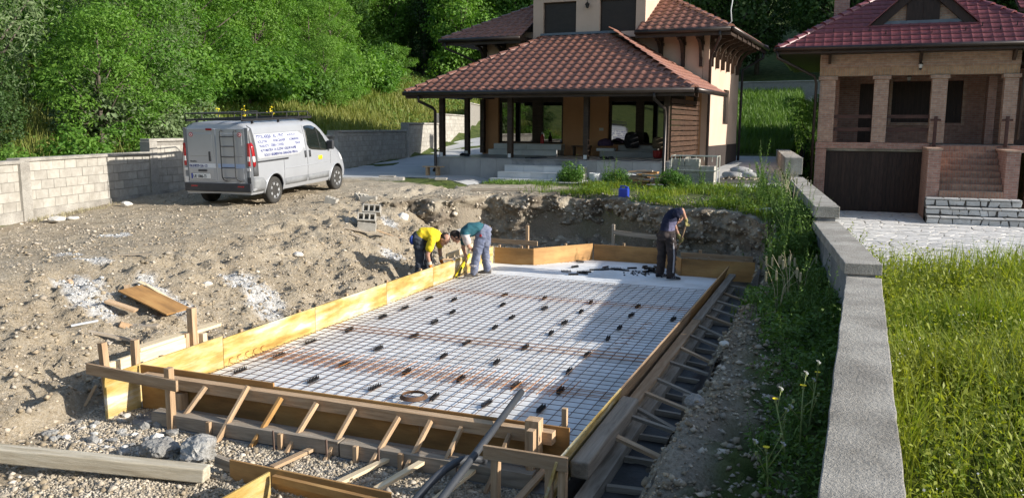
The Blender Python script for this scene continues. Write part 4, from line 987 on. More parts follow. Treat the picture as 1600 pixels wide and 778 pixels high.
# ------------------------------------------------------------------ things on the porch
def at_house(x, y, z): return Vector((-3.383, 20.542, 0))+Vector((x*math.cos(.0611)+y*math.sin(.0611), -x*math.sin(.0611)+y*math.cos(.0611), z))
def lump(name, label, cat, c, r, mat, seed, flat=(1, 1, 1), n=2, kind=None, group=None):
    bm = bmesh.new(); bmesh.ops.create_icosphere(bm, subdivisions=n+1, radius=1)
    for q in bm.verts:
        kk = 1+.28*float(vnoise(q.co.x*1.4+seed, q.co.y*1.4, q.co.z*1.4, seed)); q.co = Vector((q.co.x*r*flat[0]*kk, q.co.y*r*flat[1]*kk, max(-.5*r, q.co.z*r*kk)*flat[2]))
    me = bpy.data.meshes.new(name); bm.to_mesh(me); bm.free(); me.materials.append(mat); me.polygons.foreach_set('use_smooth', [True]*len(me.polygons))
    return tag(put(name, me, M=Matrix.Translation(c)), label, cat, group, kind)
M_cloth_b = pmat('dark_cloth', [(.012, .012, .014), (.025, .025, .03)], 8, .9, .3, 30); M_cloth_p = pmat('purple_cloth', [(.05, .03, .07), (.08, .05, .10)], 8, .9, .3, 30); M_tan = pmat('tan_bag', [(.16, .12, .08), (.22, .17, .11)], 8, .9, .3, 30)
M_card = pmat('cardboard', [(.33, .24, .15), (.40, .30, .19)], 5, .85); M_redp = pmat('red_plastic', [(.35, .03, .03)], 5, .4)
lump('bag', 'dark bag standing before the right glass door of the porch', 'bag', at_house(3.1, 3.45, 2.36), .30, M_cloth_b, 3, (.8, .6, 1.3)); lump('clothes', 'purple clothes bundle on a white box on the porch step', 'clothes', at_house(2.15, 3.42, 2.31), .24, M_cloth_p, 5, (1.2, .8, .7))
lump('bag', 'tan bag standing on the porch step beside the dark bag', 'bag', at_house(4.1, 3.5, 2.30), .26, M_tan, 7, (.9, .7, 1.0))
mb = MB(); mb.box(-.32, .32, -.15, .15, 0, .10); tag(mb.obj('polystyrene_box', M_stept, M=Matrix.Translation(at_house(2.2, 3.4, 2.05))), 'low white box under the purple clothes on the porch step', 'box')
mb = MB(); mb.box(-.22, .22, -.2, .2, 0, .95); bxo = thing('carton', 'tall brown carton on the porch before the right door', 'carton', at_house(4.72, 3.0, 1.86)); mb.obj('carton_body', M_card, bxo, local=True)
for i in range(5): lbox(bxo, 'vent_slot', -.14, .14, -.204, -.2, .50+.05*i, .525+.05*i, M_brown)
mb = MB(); mb.lathe([(.12, 0), (.15, .02), (.17, .24), (.15, .25), (.13, .05), (0, .04)], at_house(4.2, 2.9, 1.86), 12); tag(mb.obj('bucket', M_redp), 'small red bucket on the porch floor', 'bucket')
ex = thing('extinguisher', 'red bottle standing on the upper step before the left glass door', 'bottle', at_house(-.42, 3.75, 2.265)); mb = MB(); mb.lathe([(.06, 0), (.075, .03), (.075, .25), (.03, .32), (.03, .36), (0, .37)], (0, 0, 0), 10); mb.obj('bottle_body', M_redp, ex, local=True); mb = MB(); mb.lathe([(.035, .36), (.035, .42), (0, .43)], (0, 0, 0), 8); mb.obj('bottle_cap', M_stept, ex, local=True)
for i, (x, y) in enumerate([(-2.25, .9), (-2.05, .75), (3.0, .75), (3.3, .6)]):
    lump('shoe', ['left dark work shoe by the front left porch post', 'right dark work shoe by the front left porch post', 'dark shoe on the porch right of the middle post', 'second dark shoe on the porch right of the middle post'][i], 'shoe', at_house(x, y, 1.90), .13, M_cloth_b, 11+i, (1, .5, .5))
mb = MB(); mb.bar((-.35, 0, .0), (.35, .1, .03), .05, .03); mb.bar((-.1, -.15, .0), (.45, -.05, .03), .04, .025); tag(mb.obj('tool', M_cloth_b, M=Matrix.Translation(at_house(.75, .35, 1.87))), 'dark hand tool lying on the porch floor above the white steps', 'tool')
sb = thing('bench', 'small wooden bench on the porch against the orange wall', 'bench', at_house(1.2, 3.6, 1.86)); lbox(sb, 'seat', -.35, .35, -.14, .14, .32, .36, M_brown)
for a in (-.28, .28): lbox(sb, 'leg', a-.03, a+.03, -.1, .1, 0, .319, M_brown)
so = thing('stool', 'little wooden stool on the concrete before the porch left post', 'stool', at_house(-2.6, -.55, 1.22)); lbox(so, 'seat', -.36, .36, -.12, .12, .30, .335, M_wood)
for a in (-.22, .16): lbox(so, 'leg', a-.035, a+.035, -.1, .1, 0, .299, M_wood)
# ------------------------------------------------------------------ the brick house on the right
M_brick = brick_mat('brick_wall', (.42, .275, .20), (.32, .195, .145), (.38, .33, .28)); M_sold = brick_mat('brick_soldier', (.42, .27, .165), (.35, .205, .125), (.34, .29, .23), soldier=True)
M_brickr = brick_mat('brick_red', (.38, .215, .165), (.29, .15, .115), (.34, .29, .25))
M_brownred = pmat('redbrown_wood', [(.045, .020, .016), (.070, .032, .025), (.095, .045, .035)], 3, .55, .2, 30, (1, 1, 5), rand=.1, fine=.12, fscale=16)
M_garage = pmat('garage_wood', [(.020, .011, .009), (.032, .018, .014), (.044, .025, .019)], 3, .55, .2, 30, (5, 5, 1), rand=.25, fine=.12, fscale=16)
M_flag = pmat('pale_flagstone', [(.43, .41, .38), (.53, .51, .48), (.62, .60, .57)], 3.5, .8, .35, 25, rand=.13, fine=.14, fscale=22)
M_joint = pmat('dark_joint', [(.10, .09, .08), (.16, .145, .13)], 6, .95)
VO = 26.6
KB = 1.10
def BS(x, y, z): return (CAMLOC[0]+KB*(x-CAMLOC[0]), CAMLOC[1]+KB*(y-CAMLOC[1]), CAMLOC[2]+KB*(z-CAMLOC[2]))   # where the house really stands
BH = thing('brick_house', 'brick house with wine red tiled roof, pillared porch and dark garage door', 'house', BS(6.0, VO, -.05)); BH.scale = (KB, KB, KB); PMW[BH.name] = PMW[BH.name]@Matrix.Diagonal((KB, KB, KB, 1))
def bb(name, x0, x1, y0, y1, z0, z1, mat, bevel=0.0, parent=None):
    """absolute x, z; y relative to the facade"""
    return lbox(parent or BH, name, x0-6.0, x1-6.0, y0, y1, z0+.05, z1+.05, mat, bevel)
def fb2(name, x0, x1, y0, y1, z0, z1, mat, bevel=0.0):
    """brick part: keep local coordinates equal to the house frame so courses line up"""
    mb = MB(); mb.box(x0-6.0, x1-6.0, y0, y1, z0+.05, z1+.05); return mb.obj(name, mat, BH, local=True, bevel=bevel)
fb2('pier', 5.97, 6.33, 0, .5, .36, 2.18, M_brickr); bb('pier_base', 5.94, 6.35, -.02, .5, -.3, .355, M_conc)
fb2('floor_band', 5.96, 9.62, -.03, .35, 2.19, 2.40, M_brickr); fb2('floor_band', 9.63, 13.5, -.02, .35, 2.12, 2.36, M_brickr)
bb('floor_slab', 6.0, 13.4, .36, 8.0, 2.12, 2.36, M_conc)
for (a, b) in ((6.0, 6.52), (7.77, 8.23), (9.57, 10.04), (11.72, 12.12)):
    fb2('pillar', a, b, 0.02, .42, 2.41, 4.56, M_brick); fb2('pillar_cap', a-.06, b+.06, -.04, .47, 4.565, 4.69, M_brick, .01)
fb2('lintel_course', 5.97, 12.12, .03, .42, 4.70, 4.98, M_sold); fb2('header_wall', 5.965, 12.13, .0, .42, 4.985, 5.62, M_brick)
fb2('side_wall', 5.98, 6.30, .51, 9.0, -.3, 2.1, M_brickr); fb2('side_wall', 6.0, 6.32, 2.6, 9.0, 2.37, 5.6, M_brick); fb2('side_wall', 13.2, 13.5, .0, 9.0, -.3, 5.6, M_brick)
def holes_b(name, x0, x1, y0, y1, z0, z1, holes, mat):
    return wall_with_holes(BH, name, x0-6, x1-6, y0, y1, z0+.05, z1+.05, [(a-6, b-6, c+.05, d+.05) for a, b, c, d in holes], mat)
holes_b('porch_wall', 6.3, 13.2, 2.6, 2.9, 2.37, 5.6, [(7.37, 7.95, 2.37, 4.55), (8.49, 9.80, 3.12, 4.62), (10.12, 10.82, 3.10, 4.62)], M_brickr)
fb2('inner_pier', 6.33, 6.65, 1.6, 2.59, 2.37, 4.7, M_brickr); fb2('inner_pier', 11.45, 11.71, 1.4, 2.0, 2.37, 4.7, M_brickr)
bb('ceiling', 6.0, 13.3, .43, 2.6, 5.0, 5.1, M_brown)
def shutter(x0, x1, z0, z1, y=2.7):
    s = bb('shutter', x0, x1, y, y+.06, z0, z1, M_brownred); n = max(2, round((x1-x0)/.14))
    for i in range(n): lbox(s, 'plank', (x1-x0)*i/n+.004, (x1-x0)*(i+1)/n-.004, -.015, -.001, .02, z1-z0-.02, M_garage)
shutter(7.37, 7.95, 2.37, 4.55); shutter(8.49, 9.80, 3.12, 4.62); shutter(10.12, 10.82, 3.10, 4.62)
for (a, b, c, d) in ((8.40, 8.485, 3.03, 4.72), (9.805, 9.89, 3.03, 4.72), (10.825, 10.93, 3.0, 4.72)): fb2('brick_surround', a, b, 2.54, 2.6, c, d, M_brick)
fb2('brick_surround', 8.49, 9.80, 2.54, 2.6, 3.0, 3.115, M_brick)
for (a, b) in ((6.53, 7.765), (8.24, 9.565)):
    for z in (2.80, 3.24): bb('rail', a, b, .14, .20, z, z+.12, M_brownred)
# garage door
gd = bb('garage_door', 6.34, 9.60, .18, .24, -.06, 2.10, M_garage); n = 24
for i in range(n): lbox(gd, 'door_plank', 3.26*i/n+.004, 3.26*(i+1)/n-.004, -.018, -.001, .03, 2.12, M_garage)
bb('garage_head', 6.34, 9.60, .10, .30, 2.105, 2.185, M_conc)
bb('garage_cheek', 9.605, 9.66, .1, .4, -.06, 2.1, M_brickr)
# stairs with brick cheeks, then stone steps
fb2('cheek_wall', 9.42, 9.79, -2.2, .0, -.1, 2.22, M_brickr); bb('cheek_coping', 9.39, 9.82, -2.23, .0, 2.225, 2.28, M_brick)
fb2('cheek_wall', 11.60, 11.98, -2.2, .0, -.1, 2.18, M_brickr); bb('cheek_coping', 11.57, 12.01, -2.23, .0, 2.185, 2.24, M_brick)
M_step = brick_mat('brick_step', (.34, .20, .14), (.27, .14, .10), (.26, .22, .18), soldier=True)
for i in range(8):
    z1 = 2.32-.195*i; mb = MB(); mb.box(3.80, 5.59, -.28*(i+1), -.28*i-.001, z1-.9+.05 if i < 6 else -.05, z1+.05); mb.obj('brick_step', M_step, BH, local=True)
# newel posts with cross arms
for x in (9.74, 11.86):
    nw = bb('newel_post', x-.05, x+.05, -.22, -.12, 2.29, 3.22, M_brownred, .006); lbox(nw, 'newel_arm', -.11, .21, .02, .08, .86, .93, M_brownred); lbox(nw, 'newel_head', .0, .1, .0, .1, .931, 1.02, M_brownred)
# stone steps: irregular stones are parts
rr = random.Random(12)
def stone_poly(poly, h, mat, parent, M, name='stone', bevel=.012):
    mb = MB(); mb.prism(poly, 2, 0, h); return mb.obj(name, mat, parent, local=True, bevel=bevel, M=M)
for k, (zt, y0, x0, x1) in enumerate([(.74, -2.62, 9.40, 12.05), (.48, -2.95, 9.40, 12.15), (.22, -3.30, 9.40, 12.25)]):
    stp = bb('stone_step', x0, x1, y0+.06, -2.2, -.1, zt-.05, M_joint)
    x = 0
    while x < x1-x0-.05:
        w_ = rr.uniform(.16, .42); w_ = min(w_, x1-x0-x); j = lambda: rr.uniform(-.045, .045)
        stone_poly([(x+.012+j()*.5, .01+abs(j())), (x+w_-.012+j(), .01+abs(j())), (x+w_-.012+j(), .195), (x+.012+j(), .195)], .06, M_flag, stp, Matrix.Translation((0, 0, zt-.26+.1))@Matrix.Rotation(math.pi/2, 4, 'X'))
        x += w_
    x = 0
    while x < x1-x0-.1:
        w_ = min(rr.uniform(.3, .7), x1-x0-x)
        stone_poly([(x+.01, -.09+rr.uniform(-.02, .02)), (x+w_-.01, -.09+rr.uniform(-.02, .02)), (x+w_-.015, .34), (x+.015, .34)], .05, M_flag, stp, Matrix.Translation((0, 0, zt-.05+.101)))
        x += w_
# roof: hip with dormer
TM2 = tile_mesh('roof_tile', .30, .38, .016, M_tilered, True)
e0, e1, ya, yb, ez, ks = -1.43, 7.6, -1.0, 9.6, 5.66, .63
hd2 = (e1-e0)/2
A0, A1 = (e0, ya, ez), (e1, ya, ez); AP = (e0+hd2, ya+hd2, ez+hd2*ks); AQ = (e0+hd2, yb-hd2 if yb-hd2 > ya+hd2 else ya+hd2+.2, ez+hd2*ks)
rf = slab_poly(BH, 'tiled_roof', [A0, A1, AP], .12, M_brown)
slab_poly(rf, 'side_deck', [(e0, yb, ez), A0, AP, AQ], .12, M_brown); slab_poly(rf, 'side_deck', [A1, (e1, yb, ez), AQ, AP], .12, M_brown)
dz0 = 6.48; yd = ya+(dz0-.0-ez)/ks                                   # dormer front stands on the roof at height dz0
dx0, dx1 = 7.50-6, 10.80-6; apx, apz = (dx0+dx1)/2, dz0+(dx1-dx0)/2*.92
def skip_d(o): return dx0+.15+(max(0, o.z-dz0))/.92 < o.x < dx1-.15-(max(0, o.z-dz0))/.92 and o.y > yd+.1
spf = tile_spots([A0, A1, AP], .30, .34, skip_d); spl = tile_spots([(e0, yb, ez), A0, AP, AQ], .30, .34); spr = tile_spots([A1, (e1, yb, ez), AQ, AP], .30, .34)
ridge(rf, A0, AP, M_tilered, .14, .42); ridge(rf, A1, AP, M_tilered, .14, .42)
dm = BH
mb = MB(); mb.prism([(dx0+.45, dz0+.05), (dx1-.45, dz0+.05), (apx, apz-.38)], 1, yd+.10, yd+.3); mb.obj('dormer_wall', M_brick, BH, local=True)
for s in (-1, 1):
    mb = MB(); xo = dx0 if s < 0 else dx1
    mb.prism([(xo, dz0-.05), (xo-s*.38, dz0-.05), (apx, apz-.36), (apx, apz+.02)], 1, yd-.12, yd+.04); mb.obj('barge_board', M_garage, BH, local=True)
    yk = yd+.02; ye = yd+(apz-dz0)/ks+.3
    o = slab_poly(BH, 'dormer_roof', [(xo+s*.06, yk-.25, dz0-.02), (xo+s*.06, yk+.3, dz0-.02), (apx, ye, apz+.05), (apx, yk-.25, apz+.05)], .05, M_tilered)
mb = MB(); mb.box(dx0+.35, dx1-.35, yd-.06, yd+.1, dz0-.06, dz0+.10); mb.obj('dormer_sill', M_flash, BH, local=True)
ds = lbox(BH, 'dormer_shutter', 8.64-6, 9.66-6, yd+.02, yd+.09, dz0+.10, dz0+1.25, M_brownred)
for i in range(2): lbox(ds, 'shutter_leaf', .51*i+.006, .51*(i+1)-.006, -.03, -.001, 0, 1.13, M_garage)
lay_tiles([(rf, TM2, spf, True), (rf, TM2, spl, False), (rf, TM2, spr, False)], BH, 300)
for (x, j) in [(6.35, 3), (6.9, 2.2), (7.5, 3), (8.0, 2.2), (9.4, 2.2), (10.4, 2.4), (10.9, 3.2), (11.4, 2.4), (11.9, 3.2), (12.4, 2.4)]:
    y = ya+.28*j; z = ez+.28*j*ks
    mb = MB(); mb.box(-.012, .012, -.03, .0, 0, .13); mb.box(-.015, .015, -.05, .16, .02, .035); mb.obj('snow_guard', M_dark, rf, local=True, M=Matrix.Translation((x-6, y, z+.045)))
gutter(BH, [(e0-.02, ya-.07, ez-.03), (e1, ya-.07, ez-.03)], .07); gutter(BH, [(e0-.07, ya-.07, ez-.03), (e0-.07, yb, ez-.03)], .07)
lbox(BH, 'fascia_board', e0, e1, ya, ya+.03, ez-.20, ez-.13, M_brown); lbox(BH, 'soffit', e0+.05, e1, ya+.04, -.001, ez-.18, ez-.15, M_brown); lbox(BH, 'soffit', e0+.05, -.04, .0, yb, ez-.18, ez-.15, M_brown)
ltube(BH, 'downpipe', [(e0, ya-.05, ez-.1), (e0+.02, ya-.03, ez-.32), (-.2, -.15, 4.75), (-.12, -.09, 4.5), (-.14, -.09, .5)], .05, M_gutter)
ltube(BH, 'downpipe', [(6.75, ya-.05, ez-.1), (6.72, ya, ez-.3), (6.25, -.2, 4.75), (6.22, -.12, 4.4), (6.2, -.12, 2.6)], .05, M_gutter)
for x in (6.28, 9.15, 11.9):
    mb = MB(); mb.box(-.05, .05, -.55, .0, .22, .34); mb.prism([(-.0, -.12), (-.12, -.12), (-.5, .22), (0, .22)], 0, -.045, .045); mb.obj('eave_bracket', M_brown, BH, local=True, M=Matrix.Translation((x-6, -.002, 5.28)))
def lantern(x, y, z, lab):
    t = thing('lantern', lab, 'lantern', BS(x, VO+y, z)); mb = MB(); mb.lathe([(.0, .0), (.05, .03), (.075, .16), (.075, .165)], (0, 0, 0), 6); mb.obj('lantern_glass', M_flag, t, local=True)
    mb = MB(); mb.lathe([(.10, .166), (.03, .24), (.012, .27), (.012, .42)], (0, 0, 0), 6); mb.lathe([(.03, -.05), (.055, .0), (.05, .028)], (0, 0, 0), 6); mb.obj('lantern_frame', M_dark, t, local=True)
lantern(9.15, -.25, 4.88, 'black lantern hanging under the roof edge of the brick house'); lantern(8.93, 1.3, 4.55, 'black lantern hanging inside the brick house porch')
ch = thing('chimney', 'dark brick chimney behind the left hip of the wine red roof', 'chimney', BS(6.55, VO+3.6, 6.6)); mb = MB(); mb.box(-.3, .3, -.3, .3, -1.2, 2.2); mb.obj('chimney_stack', M_brickr, ch, local=True); mb = MB(); mb.box(-.38, .38, -.38, .38, 2.201, 2.35); mb.obj('chimney_cap', M_conc, ch, local=True)
# lower wing roof to the right behind
wg = slab_poly(BH, 'wing_roof', [(6.2, 1.5, 7.0), (11, 1.5, 7.0), (11, 7, 9.6), (6.2, 7, 9.6)], .12, M_brown)
lay_tiles([(wg, TM2, tile_spots([(6.2, 1.5, 7.0), (11, 1.5, 7.0), (11, 7, 9.6), (6.2, 7, 9.6)], .30, .34), False)], BH, 0)
fb2('wing_wall', 12.9, 17, 1.9, 2.2, -.3, 6.9, M_brickr)
# ------------------------------------------------------------------ flagstone yard before the brick house
def flag_yard():
    base = MB(); base.v = []; x0, x1, y0, y1 = 6.37, 16.3, 14.4, 29.9; ZY = -.33
    n = 24; m_ = 30
    for j in range(m_+1):
        for i in range(n+1):
            x = x0+(x1-x0)*i/n; y = y0+(y1-y0)*j/m_; base.v.append((x, y, ZY))
    for j in range(m_):
        for i in range(n): a = j*(n+1)+i; base.f.append((a, a+1, a+n+2, a+n+1)); base.m.append(0)
    yd_ = base.obj('flagstone_yard', M_joint); tag(yd_, kind='structure')
    # jittered grid cells, shrunk, as stones
    nx, ny = 18, 30; r2 = random.Random(31); P = {}
    for j in range(ny+1):
        for i in range(nx+1):
            P[i, j] = (x0+.1+(x1-x0-.2)*(i+.5*(j % 2)+r2.uniform(-.33, .33))/nx, y0+(y1-y0-.1)*(j+r2.uniform(-.3, .3))/ny)
    cells = []
    for j in range(ny):
        for i in range(nx):
            q = [P[i, j], P[i+1, j], P[i+1, j+1], P[i, j+1]]
            cx, cy = sum(a for a, b in q)/4, sum(b for a, b in q)/4
            if cx < wall_u(cy)+.3: continue
            if r2.random() < .45:
                # split the cell for irregular sizes
                t1, t2 = r2.uniform(.35, .65), r2.uniform(.35, .65)
                a_ = tuple(q[0][k]+(q[1][k]-q[0][k])*t1 for k in (0, 1)); b_ = tuple(q[3][k]+(q[2][k]-q[3][k])*t2 for k in (0, 1))
                cells += [[q[0], a_, b_, q[3]], [a_, q[1], q[2], b_]]
            else: cells.append(q)
    def shrink(q, g=.025):
        cx, cy = sum(a for a, b in q)/len(q), sum(b for a, b in q)/len(q); out = []
        for i in range(len(q)):
            a, b = q[i], q[(i+1) % len(q)]
            for t in (.12, .88) if True else (0,):
                x, y = a[0]+(b[0]-a[0])*t, a[1]+(b[1]-a[1])*t; d = math.hypot(x-cx, y-cy); f = max(.3, 1-g/d); out.append((cx+(x-cx)*f, cy+(y-cy)*f))
        return out
    cells.sort(key=lambda q: (q[0][0]-CAMLOC[0])**2+(q[0][1]-CAMLOC[1])**2); rest = MB()
    for k, q in enumerate(cells):
        h = .035+r2.uniform(-.004, .008); s = shrink(q); cx, cy = s[0]
        if k < 300:
            mb = MB(); mb.prism([(a-cx, b-cy) for a, b in s], 2, -.05, h); mb.obj('flagstone', M_flag, yd_, M=Matrix.Translation((cx, cy, ZY)))
        else: rest.prism(s, 2, ZY-.05, ZY+h)
    if rest.v: tag(rest.obj('flagstones', M_flag, yd_), kind='stuff')
flag_yard()
# ------------------------------------------------------------------ concrete drive round the house
def drive():
    xs = np.linspace(-13, 5.6, 120); ys = np.linspace(16.8, 48, 150); X, Y = np.meshgrid(xs, ys); Z = terrain(X, Y, False)+.022
    front = np.interp(X, [-11, -8.0, -6.6, -6.5, -5.0, -1.5, 1.0, 5.6], [17.6, 17.6, 17.6, 18.8, 18.6, 18.3, 18.6, 18.9])
    ok = (X > lwall_u(Y)+.12) & (X < wall_u(Y)-.22) & (Y > front) & ~((Y > 33) & (X > -6)) & (Y < 33+np.clip(-X-6, 0, 20)*3)
    n0 = len(xs); i2, j2 = np.meshgrid(np.arange(n0-1), np.arange(len(ys)-1)); k = (j2*n0+i2).ravel(); F = np.stack([k, k+1, k+1+n0, k+n0], 1)
    okf = ok.ravel()[F].all(1)
    V = np.stack([X.ravel(), Y.ravel(), Z.ravel()], 1); m = len(V); V2 = np.concatenate([V, V-[0, 0, .12]])
    F1 = F[okf]; e = {}
    for f in F1:
        for a, b in zip(f, np.roll(f, -1)): e[(a, b)] = e.get((a, b), 0)+1
    S = [(a, b, b+m, a+m) for (a, b) in e if (b, a) not in e]
    return npmesh('drive', V2, np.concatenate([F1, np.array(S)]), M_slabconc)
tag(put('concrete_drive', drive()), kind='structure')
mb = MB(); mb.box(0, 2.3, 0, .42, 0, .12); tag(mb.obj('concrete_slab', M_conc, M=Matrix.Translation((-8.0, 16.9, 1.17))@Matrix.Rotation(.35, 4, 'Z'), bevel=.01), 'loose flat concrete slab at the edge of the drive beside the van front', 'slab')
# ------------------------------------------------------------------ the van (x forward, y left, z up; origin on the ground under the rear axle)
def car_paint(name, c, rough=.34, metal=.25):
    return pmat(name, [tuple(q*.93 for q in c), c], 2.0, rough, metal=metal, spec=.5, fine=.04, fscale=5)
M_silver = car_paint('silver_paint', (.37, .38, .40)); M_dirty = pmat('dusty_grey_plastic', [(.16, .165, .17), (.22, .225, .23)], 4, .6, spec=.3, fine=.15, fscale=9)
M_trimd = pmat('dark_grey_trim', [(.06, .062, .066), (.09, .092, .096)], 4, .5, spec=.4)
M_bump = pmat('black_bumper', [(.035, .036, .04), (.055, .056, .06)], 4, .55, fine=.2, fscale=9); M_wtext = pmat('white_vinyl', [(.66, .67, .69), (.72, .73, .75)], 2, .45)
M_tyre = pmat('tyre_rubber', [(.025, .024, .023), (.05, .047, .042)], 5, .85, .3, 40); M_hub = pmat('hubcap', [(.48, .49, .50), (.60, .61, .62)], 3, .35, metal=.6)
M_wtext2 = pmat('pale_panel', [(.46, .47, .49), (.50, .51, .53)], 2, .4)
M_redl = pmat('red_lens', [(.30, .010, .014)], 3, .15, spec=.6); M_clear = pmat('clear_lens', [(.62, .60, .58)], 3, .15, spec=.6); M_cabglass = pmat('cab_glass', [(.012, .016, .014)], 3, .03, spec=.9)
M_blue = pmat('navy_lettering', [(.035, .045, .17)], 3, .6); M_yel = pmat('yellow_sticker', [(.75, .62, .02)], 3, .5); M_plate = pmat('plate_white', [(.72, .72, .70)], 3, .5); M_euro = pmat('plate_blue', [(.02, .04, .30)], 3, .5)
M_seam = pmat('door_gap', [(.018, .018, .02)], 3, .7); M_stick = pmat('red_sticker', [(.45, .05, .06)], 3, .5); M_bluef = pmat('blue_stripe', [(.36, .44, .60)], 3, .5); M_phone = pmat('black_lettering', [(.02, .022, .03)], 3, .6)
WZ = [.30, .42, .75, 1.05, 1.30, 1.60, 1.80, 1.88, 1.935, 1.96, 1.965]; WY = [.87, .935, .958, .952, .930, .875, .822, .765, .62, .35, 0.0]
XS_ = [-.87, -.855, -.80, -.60, 1.9, 2.15, 2.35, 2.6, 2.9, 3.2, 3.35, 3.6, 3.8, 3.9, 3.94]
ZT_ = [1.90, 1.925, 1.955, 1.965, 1.965, 1.94, 1.86, 1.72, 1.50, 1.28, 1.19, 1.08, .93, .80, .66]; FX_ = [.955, .978, .99, 1, 1, 1, 1, .998, .99, .98, .965, .91, .82, .74, .66]
def v_zt(x): return float(np.interp(x, XS_, ZT_))
def v_f(x): return float(np.interp(x, XS_, FX_))
def v_side(x, z):
    zt = v_zt(x); z0 = .30+(z-.30)*(1.665)/(zt-.30); return float(np.interp(z0, WZ, WY))*v_f(x)
def v_top(x, y):
    yy = abs(y)/v_f(x); z0 = float(np.interp(yy, WY[::-1], WZ[::-1])); return .30+(z0-.30)*(v_zt(x)-.30)/1.665
VAN = thing('van', 'silver panel van with blue lettering, roof rack and rear ladder parked on the dirt', 'van', (-6.63, 11.08, 1.05))
VAN.rotation_euler = (0, -.037, math.atan2(.996, -.09))
def van_body():
    st = sorted(set(XS_+list(np.linspace(-.5, 1.8, 14))+[2.0, 2.25, 2.48, 2.75, 3.05, 3.28, 3.48, 3.7, 3.86])); mb = MB(); m = None
    half = [(y, z) for z, y in zip(WZ, WY)]
    for x in st:
        zt, f = v_zt(x), v_f(x); ring = [(0.0, .32)]
        for y, z in half: ring.append((y*f, .30+(z-.30)*(zt-.30)/1.665))
        full = [(-y, z) for y, z in ring]+[(y, z) for y, z in ring[-2:0:-1]]
        m = len(full); mb.v += [(x, y, z) for y, z in full]
    n = len(st)
    for i in range(n-1):
        for k in range(m): a, b = i*m+k, i*m+(k+1) % m; mb.f.append((a, b, b+m, a+m)); mb.m.append(0)
    mb.f.append(tuple(range(m))); mb.f.append(tuple((n-1)*m+k for k in range(m))); mb.m += [0, 0]
    me = mb.mesh('body', [M_silver, M_seam]); o = bpy.data.objects.new('tmp', me); COL.objects.link(o)
    cut = MB()
    for x in (0, 3.1):
        for s in (-1, 1): cut.lathe([(.385, s*.60), (.385, s*1.2)] if s > 0 else [(.385, -1.2), (.385, -.60)], (x, 0, .34), 28, 'Y')
    cme = cut.mesh('cut', M_seam); co = bpy.data.objects.new('cutter', cme); COL.objects.link(co)
    bo = o.modifiers.new('b', 'BOOLEAN'); bo.object = co; bo.operation = 'DIFFERENCE'; bo.solver = 'EXACT'
    dg = bpy.context.evaluated_depsgraph_get(); dg.update(); r = bpy.data.meshes.new_from_object(o.evaluated_get(dg)); r.name = 'body'
    bpy.data.objects.remove(o); bpy.data.objects.remove(co); bpy.data.meshes.remove(cme)
    r.materials.clear(); r.materials.append(M_silver); r.materials.append(M_seam)
    for p_ in r.polygons:
        c = p_.center; p_.material_index = 1 if (min(abs(c.x), abs(c.x-3.1)) < .384 and c.z < .72 and abs(c.y) < .93 and abs(p_.normal.y) < .95 and (min((c.x)**2, (c.x-3.1)**2)+(c.z-.34)**2) < .150) or (abs(abs(c.y)-.60) < .01 and c.z < .72) else 0
        p_.use_smooth = True
    return r
vb = put('body', van_body(), VAN, True)
es = vb.modifiers.new('es', 'EDGE_SPLIT'); es.split_angle = math.radians(35)
def side_patch(name, xs, zb, zt, mat, off=.004, rows=6, side=-1, parent=None):
    mb = MB(); n = len(xs)
    for j in range(rows+1):
        for i, x in enumerate(xs):
            z = zb[i]+(zt[i]-zb[i])*j/rows; mb.v.append((x, side*(v_side(x, z)+off), z))
    for j in range(rows):
        for i in range(n-1): a = j*n+i; mb.f.append((a, a+1, a+n+1, a+n)); mb.m.append(0)
    o = mb.obj(name, mat, parent or VAN, local=True, smooth=True); s = o.modifiers.new('s', 'SOLIDIFY'); s.thickness = .004; s.offset = -1; return o
def side_line(name, pts, mat=M_seam, r=.006, side=-1, off=.0):
    mb = MB(); q = []
    for (a, b), (c, d) in zip(pts[:-1], pts[1:]):
        k = max(1, int(math.hypot(c-a, d-b)/.12)); q += [(a+(c-a)*i/k, b+(d-b)*i/k) for i in range(k)]
    q.append(pts[-1]); mb.tube([(x, side*(v_side(x, z)+off), z) for x, z in q], r, 6); return mb.obj(name, mat, VAN, local=True)
